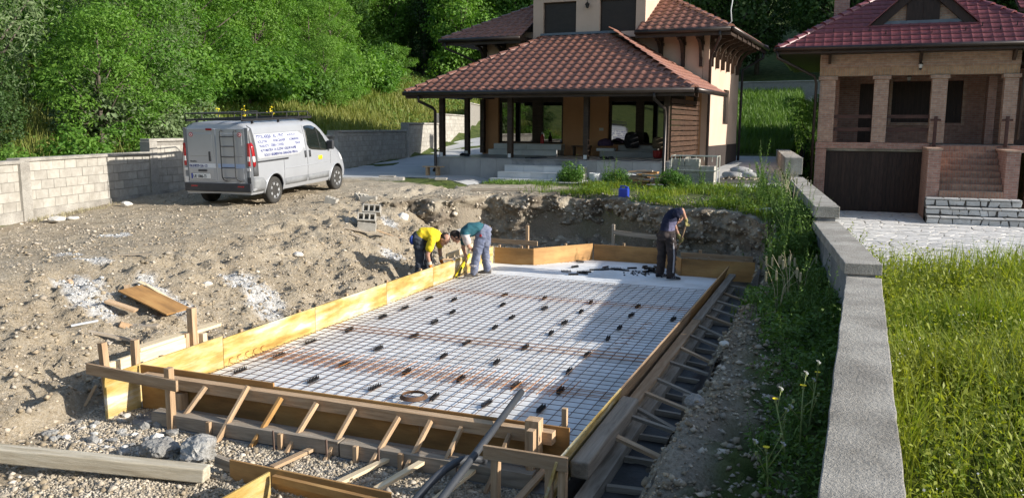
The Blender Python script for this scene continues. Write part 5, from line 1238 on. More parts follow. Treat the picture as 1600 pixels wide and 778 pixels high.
for s in (-1, 1):
    L_ = s < 0
    # lettered upper panel
    xs = list(np.linspace(-.66, 1.42, 12)); zt = [1.66]*11+[1.58]; zb = [1.10]*9+[1.10, 1.13, 1.24]
    up_ = side_patch('side_panel', xs, zb, zt, M_wtext2, .006, 6, s)
    side_line('panel_crease', [(-.66, 1.09), (1.18, 1.09), (1.42, 1.24), (1.44, 1.56), (1.36, 1.67), (-.62, 1.67)], M_silver, .010, s)
    xs = [1.58, 1.66, 1.80, 2.0, 2.2, 2.38, 2.52, 2.66]; side_patch('cab_window', xs, [1.30, 1.20, 1.17, 1.15, 1.13, 1.12, 1.11, 1.12], [1.76, 1.78, 1.785, 1.775, 1.71, 1.60, 1.46, 1.26], M_cabglass, .005, 5, s)
    side_line('window_pillar', [(2.22, 1.13), (2.18, 1.72)], M_seam, .014, s)
    side_line('door_seam', [(1.53, .40), (1.53, 1.0), (1.50, 1.45), (1.52, 1.80)], M_seam, .005, s); side_line('door_seam', [(2.72, .75), (2.78, 1.05), (2.68, 1.25)], M_seam, .005, s); side_line('door_seam', [(.42, .42), (.42, 1.04)], M_seam, .005, s)
    side_line('body_crease', [(.5, .80), (1.5, .80), (2.6, .82)], M_silver, .010, s)
    side_patch('slide_rail', [-.70, -.2, .3, .62], [1.02]*4, [1.06]*4, M_bump, .012, 1, s)
    side_patch('door_trim', list(np.linspace(.46, 1.50, 5)), [.40]*5, [.56]*5, M_dirty, .010, 2, s); side_patch('door_trim', list(np.linspace(1.56, 2.62, 5)), [.40]*5, [.56]*5, M_dirty, .010, 2, s)
    side_patch('rear_bumper_side', [-.86, -.7, -.5, -.40], [.36]*4, [.70, .70, .66, .56], M_dirty, .014, 3, s)
    side_patch('corner_trim', [-.86, -.78, -.69], [.72, .72, .72], [1.87, 1.87, 1.80], M_trimd, .009, 8, s)
    side_patch('tail_light', [-.862, -.82, -.775], [.95, .93, .98], [1.47, 1.49, 1.42], M_redl, .016, 5, s)
    side_patch('tail_light_clear', [-.862, -.82, -.785], [1.05, 1.04, 1.06], [1.17, 1.18, 1.17], M_clear, .019, 2, s)
    side_patch('door_handle', [1.40, 1.47], [1.0, 1.0], [1.17, 1.17], M_bump, .02, 2, s); side_patch('door_handle', [1.62, 1.69], [1.0, 1.0], [1.17, 1.17], M_bump, .02, 2, s)
    # wheel arch lips
    for x in (0, 3.1):
        mb = MB(); pts = []
        for t in np.linspace(-.12, math.pi+.12, 18):
            px_, pz_ = x+.40*math.cos(t), .34+.40*math.sin(t); pts.append((px_, s*(v_side(min(px_, 3.6), max(pz_, .33))+.002), pz_))
        mb.tube(pts, .022, 6); mb.obj('arch_lip', M_silver, VAN, local=True, smooth=True)
        wl = thing('wheel', None, None, (0, 0, 0)); del wl
    mr2 = MB(); mr2.box(2.62, 2.72, s*1.0-.09, s*1.0+.09, 1.13, 1.36); mr2.bar((2.66, s*.90, 1.16), (2.68, s*.97, 1.2), .05, .05); mr2.obj('mirror', M_bump, VAN, local=True, bevel=.03)
for o in [q for q in bpy.data.objects if q.name.startswith('wheel') and q.type == 'EMPTY']: bpy.data.objects.remove(o)
side_patch('rate_sticker', [2.08, 2.28], [.90, .90], [1.0, 1.0], M_yel, .008, 1)
# wheels
for x in (0, 3.1):
    for s in (-1, 1):
        y = s*.84
        mb = MB(); prof = [(.19, -.09), (.27, -.10), (.315, -.085), (.325, -.04), (.325, .04), (.315, .085), (.27, .10), (.19, .09)]
        mb.lathe(prof, (0, 0, 0), 28, 'Y'); w_ = mb.obj('wheel', M_tyre, VAN, local=True, smooth=True, M=Matrix.Translation((x, y, .325)))
        mb = MB(); yo = s*.075; mb.lathe([(.0, yo+s*.012), (.06, yo+s*.012), (.09, yo)] , (0, 0, 0), 14, 'Y')
        for k in range(7):
            t = 2*math.pi*k/7; mb.bar((.07*math.cos(t), yo, .07*math.sin(t)), (.185*math.cos(t), yo+s*.01, .185*math.sin(t)), .062, .02, up=(0, 1, 0))
        mb.lathe([(.175, yo-s*.01), (.20, yo+s*.02), (.205, yo)], (0, 0, 0), 24, 'Y'); mb.obj('hubcap', M_hub, w_, local=True)
        mb = MB(); mb.lathe([(0, yo-s*.03), (.19, yo-s*.028)], (0, 0, 0), 20, 'Y'); mb.obj('rim', M_dirty, w_, local=True)
# rear face
XR = -.874
def rear_box(name, y0, y1, z0, z1, mat, d=.008, bevel=.003, x=XR): 
    mb = MB(); mb.box(x-d, x+.02, y0, y1, z0, z1); return mb.obj(name, mat, VAN, local=True, bevel=bevel)
for s in (-1, 1):
    y0, y1 = (.012, .76) if s > 0 else (-.76, -.012)
    rd = rear_box('rear_door', y0, y1, .58, 1.80, M_silver, .006, .012)
    rear_box('door_panel', y0+.06 if s > 0 else y0+.06, y1-.06, 1.16, 1.70, M_silver, .012, .02); rear_box('door_panel', y0+.05, y1-.05, .62, .90, M_silver, .012, .02)
    rear_box('stripe', y0+.02, y1-.02, .905, 1.0, M_bluef if s < 0 else M_wtext, .009, .0)
    mb = MB(); mb.lathe([(0, -.004), (.052, -.004), (.052, .0)], (XR-.012, s*.64, 1.66), 18, 'X'); mb.obj('warning_sticker', M_stick, VAN, local=True)
    mb = MB(); mb.lathe([(0, -.003), (.034, -.003), (.034, .0)], (XR-.017, s*.64, 1.66), 16, 'X'); mb.obj('sticker_face', M_plate, VAN, local=True); rear_box('sticker_mark', s*.64-.018, s*.64+.018, 1.643, 1.677, M_stick, .024, 0)
    rear_box('corner_post', s*.81-.045, s*.81+.045, .60, 1.82, M_dirty, .004, .01)
    rear_box('tail_lens', s*.845-.034, s*.845+.034, .95, 1.47, M_redl, .018, .015); rear_box('tail_lens_clear', s*.845-.030, s*.845+.030, 1.06, 1.17, M_clear, .022, .008)
    rear_box('reflector', s*.83-.045, s*.83+.045, .84, .905, M_clear, .012, .005); rear_box('reflector', s*.83-.045, s*.83+.045, .56, .70, M_clear if s > 0 else M_bump, .012, .005)
    rear_box('bumper_reflector', s*.62-.08, s*.62+.08, .47, .50, M_redl, .05, .004)
rear_box('rear_bumper', -.88, .88, .36, .56, M_bump, .045, .02); rear_box('brake_light', -.02+.1, .14+.1, 1.755, 1.80, M_redl, .016, .006)
rear_box('door_handle', .14, .205, 1.05, 1.28, M_bump, .02, .015); rear_box('plate_lamp', .26, .50, .815, .865, M_bump, .025, .008)
pl = rear_box('number_plate', .18, .70, .655, .775, M_phone, .016, .003); rear_box('plate_face', .185, .695, .660, .770, M_plate, .019, 0); rear_box('plate_band', .655, .695, .660, .770, M_euro, .0205, 0)
def rear_text(name, body, y, z, size, mat, sx=1.0, align='LEFT', d=.0215):
    return textobj(name, body, size, mat, VAN, basis((XR-d, y, z), (0, -1, 0), (0, 0, 1)), align, sx, local=True, ext=.0008)
rear_text('plate_text', 'UE 1086-TI', .645, .675, .095, M_phone, .80); rear_text('phone_text', '063/829-56-13', .735, .918, .088, M_blue, .93, d=.011); rear_text('model_text', 'TRAFIC', .72, 1.03, .05, M_bump, 1.15, d=.010)
# ladder
mb = MB()
for y in (-.17, -.53):
    mb.tube([(XR-.02, y-.04, 1.74), (XR-.05, y-.02, 1.765), (XR-.075, y, 1.72), (XR-.075, y, .72), (XR-.07, y-.03, .64), (XR-.055, y-.09, .61), (XR-.02, y-.15, .62)], .011, 7)
for z in (.68, .92, 1.16, 1.40, 1.62): mb.tube([(XR-.075, -.17, z), (XR-.075, -.53, z)], .010, 6)
mb.obj('ladder', M_black, VAN, local=True, smooth=True)
# roof rack
rk = MB()
for y in (-.74, .74):
    rk.bar((-.90, y, 1.985), (2.15, y, 1.985), .045, .055); rk.tube([(-.90, y, 2.135), (2.0, y, 2.135), (2.2, y, 1.98)], .016, 6)
    for x in (-.90, -.3, .35, 1.0, 1.55, 2.0): rk.tube([(x, y, 1.985), (x, y, 2.135)], .012, 6)
    for x in (-.5, .6, 1.7): rk.bar((x, y, 1.90), (x, y, 1.97), .05, .03)
for x in (-.90, -.55, -.2, .2, .6, 1.0, 1.4, 1.8, 2.15): rk.bar((x, -.74, 1.995), (x, .74, 1.995), .035, .03)
rk.tube([(-.90, -.74, 2.135), (-.90, .74, 2.135)], .016, 6)
rk.add([(1.9, -.72, 2.03), (1.9, .72, 2.03), (2.32, .70, 1.99), (2.32, -.70, 1.99)], [(0, 1, 2, 3)])
rk.obj('roof_rack', M_black, VAN, local=True)
# windscreen with sun strip
def van_glass(name, x0, x1, w, mat, off):
    mb = MB(); n, m_ = 8, 9
    for i in range(n):
        x = x0+(x1-x0)*i/(n-1)
        for j in range(m_): y = (-1+2*j/(m_-1))*w; mb.v.append((x+off*.6, y, v_top(x, y)+off))
    for i in range(n-1):
        for j in range(m_-1): a = i*m_+j; mb.f.append((a, a+1, a+m_+1, a+m_)); mb.m.append(0)
    return mb.obj(name, mat, VAN, local=True, smooth=True)
van_glass('windscreen', 2.42, 3.18, .66, M_cabglass, .006); van_glass('sun_strip', 2.44, 2.56, .62, M_plate, .011)
for s in (-1, 1): rear = side_patch('headlight', [3.45, 3.6, 3.74], [.80, .78, .74], [1.0, .98, .88], M_clear, .006, 2, s)
# lettering on the right side
def side_text(body, x, z, size, sx=1.0, mat=M_blue):
    y = -(v_side(.4, z+.03)+.0125); tilt = (v_side(.4, z+.08)-v_side(.4, z))/.08
    return textobj('lettering', body, size, mat, VAN, basis((x, y, z), (1, 0, 0), (0, -tilt, 1)), 'LEFT', sx, local=True, ext=.0006)
side_text('STOLARIJA  AL I PVC', -.60, 1.555, .118, 1.10); side_text('063 82 95 613', .72, 1.57, .070, .95)
side_text('ROLETNE', -.58, 1.455, .092, 1.0); side_text('VENECIJANERI', .06, 1.455, .092, .95); side_text('KOMARNICI', .78, 1.455, .092, .95)
side_text('TRAKASTE I ZEBRA ZAVESE', -.56, 1.355, .090, .97); side_text('TENDE', 1.0, 1.355, .090, .97)
side_text('AUTOMATIKA ZA KLIZNE I KRILNE KAPIJE', -.54, 1.255, .088, .95); side_text('ROLO I SEGMENTNA GARAZNA VRATA', -.40, 1.150, .088, .94)
# ------------------------------------------------------------------ vegetation
def leaf_mat(name, cols, transl=.35, tcol=(1.05, 1.25, .38), rough=.55, spec=.25):
    m = bpy.data.materials.new(name); m.use_nodes = True; t = m.node_tree; N = t.nodes; L = t.links
    b = N['Principled BSDF']; b.inputs['Roughness'].default_value = rough; b.inputs['Specular IOR Level'].default_value = spec
    at = N.new('ShaderNodeAttribute'); at.attribute_name = 'tone'; g = N.new('ShaderNodeNewGeometry'); oi = N.new('ShaderNodeObjectInfo')
    a = N.new('ShaderNodeMath'); a.operation = 'MULTIPLY_ADD'; L.new(g.outputs['Random Per Island'], a.inputs[0]); a.inputs[1].default_value = .35; L.new(at.outputs['Fac'], a.inputs[2])
    a2 = N.new('ShaderNodeMath'); a2.operation = 'MULTIPLY_ADD'; L.new(oi.outputs['Random'], a2.inputs[0]); a2.inputs[1].default_value = .36; L.new(a.outputs[0], a2.inputs[2])
    r = N.new('ShaderNodeValToRGB'); e = r.color_ramp.elements
    while len(e) < len(cols): e.new(.5)
    for i, c in enumerate(cols): e[i].position = .12+.8*i/(len(cols)-1); e[i].color = (*c, 1)
    L.new(a2.outputs[0], r.inputs[0]); L.new(r.outputs[0], b.inputs['Base Color'])
    tr = N.new('ShaderNodeBsdfTranslucent'); vm = N.new('ShaderNodeVectorMath'); vm.operation = 'MULTIPLY'; L.new(r.outputs[0], vm.inputs[0]); vm.inputs[1].default_value = tcol; L.new(vm.outputs[0], tr.inputs[0])
    mx = N.new('ShaderNodeMixShader'); mx.inputs[0].default_value = transl; L.new(b.outputs[0], mx.inputs[1]); L.new(tr.outputs[0], mx.inputs[2]); L.new(mx.outputs[0], N['Material Output'].inputs[0])
    return m
M_leaf = leaf_mat('tree_leaf', [(.026, .066, .012), (.049, .12, .018), (.080, .168, .027), (.118, .215, .04)])
M_leafd = leaf_mat('dark_leaf', [(.014, .034, .010), (.024, .055, .014), (.040, .080, .020), (.06, .11, .028)])
M_leafb = leaf_mat('bright_leaf', [(.030, .084, .012), (.060, .150, .020), (.100, .212, .028), (.150, .27, .043)], .4)
M_leafw = leaf_mat('willow_leaf', [(.046, .082, .030), (.075, .125, .045), (.110, .165, .065), (.158, .215, .095)], .25, (1.1, 1.2, .7))
M_weed = leaf_mat('weed_leaf', [(.034, .070, .013), (.064, .122, .020), (.10, .175, .032), (.14, .22, .05)], .3)
M_grass = leaf_mat('field_grass', [(.050, .090, .012), (.115, .185, .018), (.19, .26, .025), (.28, .31, .05)], .4, (1.3, 1.3, .4))
M_grassy = leaf_mat('dry_meadow_grass', [(.060, .10, .018), (.11, .165, .026), (.165, .21, .04), (.24, .25, .07)], .35, (1.25, 1.2, .5))
M_straw = leaf_mat('straw_stem', [(.22, .19, .11), (.34, .30, .18), (.45, .40, .26)], .2, (1, 1, .8))
M_fluffl = leaf_mat('white_flower', [(.55, .55, .50), (.70, .70, .66)], .2, (1, 1, 1))
M_bark = pmat('bark', [(.06, .048, .036), (.11, .09, .07), (.16, .135, .11)], 6, .95, .6, 30, (4, 4, 1))
def leaves_np(C, N_, size, aspect, seed, curl=.25):
    """diamond leaves at points C with normals N_; returns verts, quads"""
    r = np.random.default_rng(seed); n = len(C)
    N_ = N_/np.maximum(1e-6, np.linalg.norm(N_, axis=1, keepdims=True))
    t = r.normal(size=(n, 3)); t -= (t*N_).sum(1, keepdims=True)*N_; t /= np.maximum(1e-6, np.linalg.norm(t, axis=1, keepdims=True)); b = np.cross(N_, t)
    s = (size*r.uniform(.6, 1.35, n))[:, None]; w = s*aspect
    V = np.stack([C-t*s*.5, C+b*w*.5-N_*s*curl*.2, C+t*s*.5-N_*s*curl, C-b*w*.5-N_*s*curl*.2], 1).reshape(-1, 3)
    F = np.arange(4*n).reshape(n, 4); return V, F
def set_tone(me, tone, per):
    a = me.attributes.new('tone', 'FLOAT', 'POINT'); a.data.foreach_set('value', np.repeat(tone, per).astype(np.float32))
def crown_mesh(name, clumps, nleaf, size, aspect, mat, seed, droop=0.0, up=.5, shell=.55):
    r = np.random.default_rng(seed); vol = np.array([c[3]*c[4]*c[5] for c in clumps])**.7; k = r.choice(len(clumps), nleaf, p=vol/vol.sum())
    cl = np.array(clumps)[k]; d = r.normal(size=(nleaf, 3)); d /= np.linalg.norm(d, axis=1, keepdims=True)
    rad = (shell+(1-shell)*r.random(nleaf))**.8; rad *= 1+.22*vnoise(d[:, 0]*3+k, d[:, 1]*3, d[:, 2]*3, seed)
    C = cl[:, :3]+d*rad[:, None]*cl[:, 3:6]
    C[:, 2] -= droop*(rad**2)*r.random(nleaf)
    Nn = d*np.array([1, 1, .7])+r.normal(size=(nleaf, 3))*.55+np.array([0, 0, up])
    V, F = leaves_np(C, Nn, size, aspect, seed+1); me = npmesh(name, V, F, mat)
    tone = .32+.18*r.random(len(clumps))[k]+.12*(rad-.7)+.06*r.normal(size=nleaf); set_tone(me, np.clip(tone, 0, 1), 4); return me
def trunk_mesh(name, h, r0, limbs, seed):
    rr = random.Random(seed); mb = MB(); pts = [(0, 0, -.4)]; x = y = 0
    for i in range(1, 7): x += rr.uniform(-.1, .1)*h*.06; y += rr.uniform(-.1, .1)*h*.06; pts.append((x, y, h*i/6))
    mb.tube(pts, [r0*(1-.13*i) for i in range(7)], 8)
    for c in limbs:
        z0 = min(max(.25*h, c[2]-.35*h), .9*h); i = int(z0/h*6); p = pts[min(i+1, 6)]
        m_ = ((p[0]+c[0])/2+rr.uniform(-.2, .2), (p[1]+c[1])/2+rr.uniform(-.2, .2), (p[2]+c[2])/2-.2); mb.tube([p, m_, (c[0], c[1], c[2])], [r0*.42, r0*.26, r0*.10], 6)
    return mb.mesh(name, M_bark, smooth=True)
def proto(kind, seed):
    rr = random.Random(seed); cl = []
    if kind == 'broad':
        H = 10; n = 17
        for i in range(n):
            t = i/(n-1); z = 2.0+7.2*t; R_ = 2.7*math.sin(math.pi*(.18+.78*t))**.7; a = i*2.4+rr.uniform(-.4, .4); q = R_*rr.uniform(.35, .85)
            s = rr.uniform(1.0, 1.7); cl.append((q*math.cos(a), q*math.sin(a), z, s*1.1, s*1.1, s*.8))
        return crown_mesh('crown', cl, 10500, .225, .6, M_leaf, seed), trunk_mesh('trunk', 8.5, .22, cl[2:12], seed)
    if kind == 'tall':
        n = 16
        for i in range(n):
            t = i/(n-1); z = 1.6+10.5*t; R_ = 1.9*math.sin(math.pi*(.12+.85*t))**.8; a = i*2.4+rr.uniform(-.4, .4); q = R_*rr.uniform(.3, .8); s = rr.uniform(.9, 1.4)
            cl.append((q*math.cos(a), q*math.sin(a), z, s, s, s*1.05))
        return crown_mesh('crown', cl, 9500, .215, .58, M_leafd, seed), trunk_mesh('trunk', 11, .2, cl[3:13], seed)
    if kind == 'locust':
        n = 26
        for i in range(n):
            t = i/(n-1); z = .8+4.4*t; R_ = 2.2*math.sin(math.pi*(.22+.70*t))**.6; a = i*2.4+rr.uniform(-.5, .5); q = R_*rr.uniform(.4, 1.0); s = rr.uniform(.55, .95)
            cl.append((q*math.cos(a), q*math.sin(a), z, s*1.15, s*1.15, s*.42))
        return crown_mesh('crown', cl, 14000, .125, .42, M_leafb, seed, droop=.35, up=.9), trunk_mesh('trunk', 4.6, .10, cl[2:20], seed)
    if kind == 'willow':
        n = 22
        for i in range(n):
            t = i/(n-1); z = .8+5.4*t; R_ = 2.3*math.sin(math.pi*(.25+.68*t))**.6; a = i*2.4+rr.uniform(-.5, .5); q = R_*rr.uniform(.3, .95); s = rr.uniform(.7, 1.1)
            cl.append((q*math.cos(a), q*math.sin(a), z, s*.9, s*.9, s*1.15))
        return crown_mesh('crown', cl, 11000, .15, .26, M_leafw, seed, droop=.1, up=.1), trunk_mesh('trunk', 5.4, .12, cl[2:18], seed)
    if kind == 'bush':
        n = 14
        for i in range(n):
            a = i*2.4; q = 1.0*math.sqrt(i/n)*rr.uniform(.7, 1.1); z = .5+1.3*rr.random()*(1-q/1.5); s = rr.uniform(.40, .65)
            cl.append((q*math.cos(a), q*math.sin(a), z, s, s, s*.85))
        return crown_mesh('crown', cl, 4200, .13, .55, M_leaf, seed), trunk_mesh('trunk', 1.2, .05, cl[1:9], seed)
PROTO = {k: [proto(k, s) for s in ss] for k, ss in dict(broad=(11, 12, 13), tall=(21, 22), locust=(31, 32, 33), willow=(41, 42), bush=(51, 52)).items()}
# tinted copies of crown meshes (same leaves, other material)
def recol(pr, mat): me = pr[0].copy(); me.materials.clear(); me.materials.append(mat); return (me, pr[1])
PROTO['broadb'] = [recol(PROTO['broad'][0], M_leafb), recol(PROTO['broad'][2], M_leafb)]; PROTO['broadd'] = [recol(PROTO['broad'][1], M_leafd), recol(PROTO['broad'][0], M_leafd)]
PROTO['bushb'] = [recol(PROTO['bush'][0], M_leafb), recol(PROTO['bush'][1], M_leafb)]; PROTO['bushw'] = [recol(PROTO['bush'][1], M_leafw)]
RV = random.Random(99)
def tree(kind, u, v, s, label, cat='tree', group=None, sz=None, name=None, sink=.15):
    cm, tm = RV.choice(PROTO[kind]); z = float(terrain(u, v, False))-sink
    t = thing(name or {'willow': 'willow_tree', 'bush': 'bush', 'bushb': 'bush', 'bushw': 'bush', 'locust': 'locust_tree'}.get(kind, 'broadleaf_tree'), label, cat, (u, v, z), 0, group)
    t.rotation_euler = (0, 0, RV.uniform(0, 6.28)); t.scale = (s, s, sz or s)
    put('trunk', tm, t, True); put('crown', cm, t, True); return t
# --- individual bushes and small trees right behind the left wall
tree('willow', -14.6, 10.4, 1.05, 'large pale grey green willow at the upper left corner', sz=1.15)
tree('willow', -16.8, 17.0, 1.0, 'pale willow behind the dark shaded bush, second from the left', sz=1.15)
tree('locust', -12.2, 12.2, .80, 'bright green drooping leaved bush overhanging the low left wall'); tree('locust', -14.0, 15.0, 1.0, 'tall drooping leaved tree behind the low left wall near the pillar')
tree('broadd', -11.9, 8.6, .30, 'dark shaded bush behind the wall at the left edge', 'bush', name='bush'); tree('bushb', -11.0, 10.4, .75, 'leafy bush with tiny white flowers peeping over the low left wall', 'bush')
tree('bushw', -12.2, 14.6, .95, 'grey green shrub behind the taller wall pillar', 'bush'); tree('bushw', -12.8, 16.6, .9, 'grey green shrub over the wall just left of the van', 'bush')
tree('willow', -16.8, 18.8, .8, 'medium pale shrub willow above the van rear'); tree('locust', -19.2, 21.5, 1.1, 'bright tree with layered leaves above the van roof'); tree('locust', -21.0, 26.0, 1.2, 'bright layered tree right of the van roof rack')
tree('bushb', -10.6, 8.2, .55, 'low bush touching the wall coping at the left edge', 'bush')
for i, (u, v, s) in enumerate([(-10.2, 6.4, .6), (-11.4, 13.0, .55), (-13.0, 12.8, 1.2), (-22.5, 34.5, 1.2)]):
    tree(RV.choice(['bushb', 'bush', 'bushw']), u, v, s, 'green shrub growing on the bank behind the left block wall', 'bush', 'shrubs on the bank behind the left wall')
for i in range(22):
    v = 15.5+1.75*i+RV.uniform(-.5, .5); dd_ = 6.3+RV.uniform(-.4, 1.6)+.03*i; u = float(lwall_u(v))-dd_; kk_ = RV.choice(['bushb', 'bushb', 'locust', 'bush'])
    tree(kk_, u, v, RV.uniform(1.15, 1.75) if kk_ != 'locust' else RV.uniform(.55, .85), 'bright '+('layered leaved sapling' if kk_ == 'locust' else 'rounded bush')+' at the upper edge of the meadow '+('above the van' if v < 30 else 'beside the porch roof'), 'bush' if kk_ != 'locust' else 'tree', 'bushes along the upper edge of the meadow')
# --- the wood on the slope to the left and behind
def px_of(u, v, z):
    q = cam.matrix_world.inverted()@Vector((u, v, z)); return 800+1300*q.x/(-q.z), 389-1300*q.y/(-q.z), -q.z
cam.matrix_world = cam_matrix(); n_t = 0
cand = []
for d in np.arange(9.5, 60, 3.3):
    for v in np.arange(6, 84, 3.0):
        vv = v+RV.uniform(-1.3, 1.3); u = float(lwall_u(vv))-d-RV.uniform(-1.3, 1.3); cand.append((u, vv, d))
for (u, v, d) in cand:
    X, Y, D = px_of(u, v, float(terrain(u, v, False))+4)
    if D < 5 or X < -90 or X > 900: continue
    if v > 16.5 and d < 11.5: continue
    if d > 36 and RV.random() < .5: continue
    near = d < 14
    if near: k, s = RV.choice([('locust', RV.uniform(.9, 1.35)), ('bushb', RV.uniform(1.4, 2.0)), ('broadb', RV.uniform(.45, .62)), ('locust', RV.uniform(1.0, 1.4))])
    elif d < 22: k, s = RV.choice([('broadb', RV.uniform(.6, .85)), ('broad', RV.uniform(.65, .95)), ('locust', RV.uniform(1.4, 1.9)), ('tall', RV.uniform(.7, .9))])
    else: k, s = RV.choice([('broad', RV.uniform(.9, 1.25)), ('tall', RV.uniform(.85, 1.2)), ('broadd', RV.uniform(.9, 1.2)), ('tall', RV.uniform(.9, 1.25))])
    lab = {'locust': 'bright layered leaved young tree on the wooded slope', 'bushb': 'bright bush at the edge of the wooded slope', 'broadb': 'bright green broadleaf tree on the wooded slope', 'broad': 'mid green broadleaf tree in the wood on the slope', 'tall': 'slender dark tree in the wood on the slope', 'broadd': 'dark green broadleaf tree deep in the wood'}[k]
    zn = 'at the far left' if X < 120 else 'above the low left wall' if X < 280 else 'above the van' if X < 500 else 'between van and brown roof' if X < 690 else 'behind the peach house'
    lab += ', front row' if d < 14 else ', middle rows' if d < 22 else ', high up'
    lab = lab.replace('on the wooded slope', zn).replace('in the wood on the slope', 'in the wood '+zn).replace('deep in the wood', 'deep in the wood '+zn).replace('at the edge of the wooded slope', 'at the wood edge '+zn)
    tree(k, u, v, s, lab, 'bush' if k == 'bushb' else 'tree', 'trees of the wood on the left slope'); n_t += 1
for i in range(26):
    u = RV.uniform(-42, -12); v = RV.uniform(60, 92); tree(RV.choice(['broad', 'broadb', 'tall']), u, v, RV.uniform(1.0, 1.4), 'tall green tree far up the slope left of the peach house', 'tree', 'trees far up the slope')
for i in range(64):
    u = RV.uniform(-26, 44); v = RV.uniform(67, 104) if i % 2 else RV.uniform(66, 78)
    X, Y, D = px_of(u, v, 8)
    if X < 640: continue
    tree(RV.choice(['tall', 'broadd', 'tall', 'broadd', 'broad']), u, v, RV.uniform(1.0, 1.5), 'dark tree in the shaded wood behind the two houses', 'tree', 'trees of the dark wood behind the houses')
tree('locust', 5.6, 36.5, .8, 'light green small tree beside the brick house corner'); tree('bushb', 5.6, 31.6, .9, 'green bush behind the left corner of the brick house', 'bush')
# woods outside the frame: one mass each (the unseen trees on the right are added to shade the back; the wood behind the photographer is mirrored in the porch glass)
def wood_mass(name, spots, kinds):
    Vs, Fs, o = [], [], 0
    for (u, v, sc) in spots:
        cm = RV.choice(PROTO[RV.choice(kinds)])[0]; n = len(cm.vertices); co = np.empty(n*3, np.float32); cm.vertices.foreach_get('co', co); a = RV.uniform(0, 6.28); c_, s_ = math.cos(a), math.sin(a)
        co = co.reshape(-1, 4, 3)[::3].reshape(-1, 3)*sc*np.array([1, 1, 1]); ctr = co.reshape(-1, 4, 3).mean(1, keepdims=True); co = (ctr+(co.reshape(-1, 4, 3)-ctr)*1.7).reshape(-1, 3)
        Vs.append(np.stack([co[:, 0]*c_-co[:, 1]*s_+u, co[:, 0]*s_+co[:, 1]*c_+v, co[:, 2]+float(terrain(u, v, False))], 1)); k = len(co)//4; Fs.append(np.arange(4*k).reshape(k, 4)+o); o += 4*k
    me = npmesh(name, np.concatenate(Vs), np.concatenate(Fs), M_leafd); set_tone(me, np.full(o//4, .55), 4); return tag(put(name, me), kind='stuff')
wood_mass('unseen_shade_trees', [(RV.uniform(26, 46), 62+i*2.0+RV.uniform(-1, 1), RV.uniform(1.5, 2.0)) for i in range(26)], ['tall', 'broadd'])
wood_mass('far_wood', [(-30+i*3.2+RV.uniform(-1, 1), -34+RV.uniform(-7, 7), RV.uniform(.9, 1.3)) for i in range(16)], ['broad', 'tall'])
# ------------------------------------------------------------------ grass, weeds
def blades(name, P, h, w, mat, seed, lean=.35, tone=None, seg=2):
    r = np.random.default_rng(seed); n = len(P); a = r.uniform(0, 6.283, n); d = np.stack([np.cos(a), np.sin(a), 0*a], 1); b = np.stack([-np.sin(a), np.cos(a), 0*a], 1)
    h = (h*r.uniform(.55, 1.3, n))[:, None]; w = (w*r.uniform(.6, 1.3, n))[:, None]; l = lean*r.uniform(.2, 1.6, n)[:, None]; up = np.array([0, 0, 1.])
    m = P+up*h*.55+d*h*l*.35; t = P+up*h*(1-.25*l)+d*h*l
    V = np.stack([P-b*w*.5, P+b*w*.5, m+b*w*.42, m-b*w*.42, t+b*w*.08, t-b*w*.08], 1).reshape(-1, 3); k = np.arange(n)*6
    F = np.concatenate([np.stack([k, k+1, k+2, k+3], 1), np.stack([k+3, k+2, k+4, k+5], 1)])
    me = npmesh(name, V, F, mat); tn = (.38+.30*fbm(P[:, 0]*.9, P[:, 1]*.9, None, seed, 3)+.10*r.normal(size=n)) if tone is None else tone
    set_tone(me, np.clip(tn, 0, 1), 6); return me
def pts(n, u0, u1, v0, v1, dens, seed): return scatter(n, u0, u1, v0, v1, dens, seed)
def stuff(name, me): return tag(put(name, me), kind='stuff')
# field right of the boundary wall
fld = lambda a, b: (a > wall_u(b)+.24)*sstep(15.2+0*a, 13.6, b+1.0*fbm(a*.5, b*.5, None, 3, 2)-.10*(a-7))
P = pts(120000, 7.0, 17, -2.5, 19, lambda a, b: fld(a, b)*np.clip(1.15-.045*(b+2.5), .35, 1)*np.clip(.55+.9*fbm(a*.9, b*.9, None, 91, 3), .12, 1), 101); hh = .66+.22*fbm(P[:, 0]*.7, P[:, 1]*.7, None, 8, 2)+.12*(P[:, 0] > 9)
far = np.clip((P[:, 1]+5)/14, .35, 1.5)
stuff('tall_grass', blades('tall_grass', P, np.clip(hh, .25, 1.15), .0085*(1+far), M_grass, 5, .5))
P = pts(28000, 8.5, 17, -1, 19, lambda a, b: fld(a, b)*sstep(-.1, .35, fbm(a*.35+3, b*.35, None, 44, 2)+.08*(a-10)+.05*(b-7)), 103); stuff('dry_grass', blades('dry_grass', P, .72, .010*(1+np.clip((P[:, 1]+5)/14, .3, 1.4)), M_grassy, 6, .45))
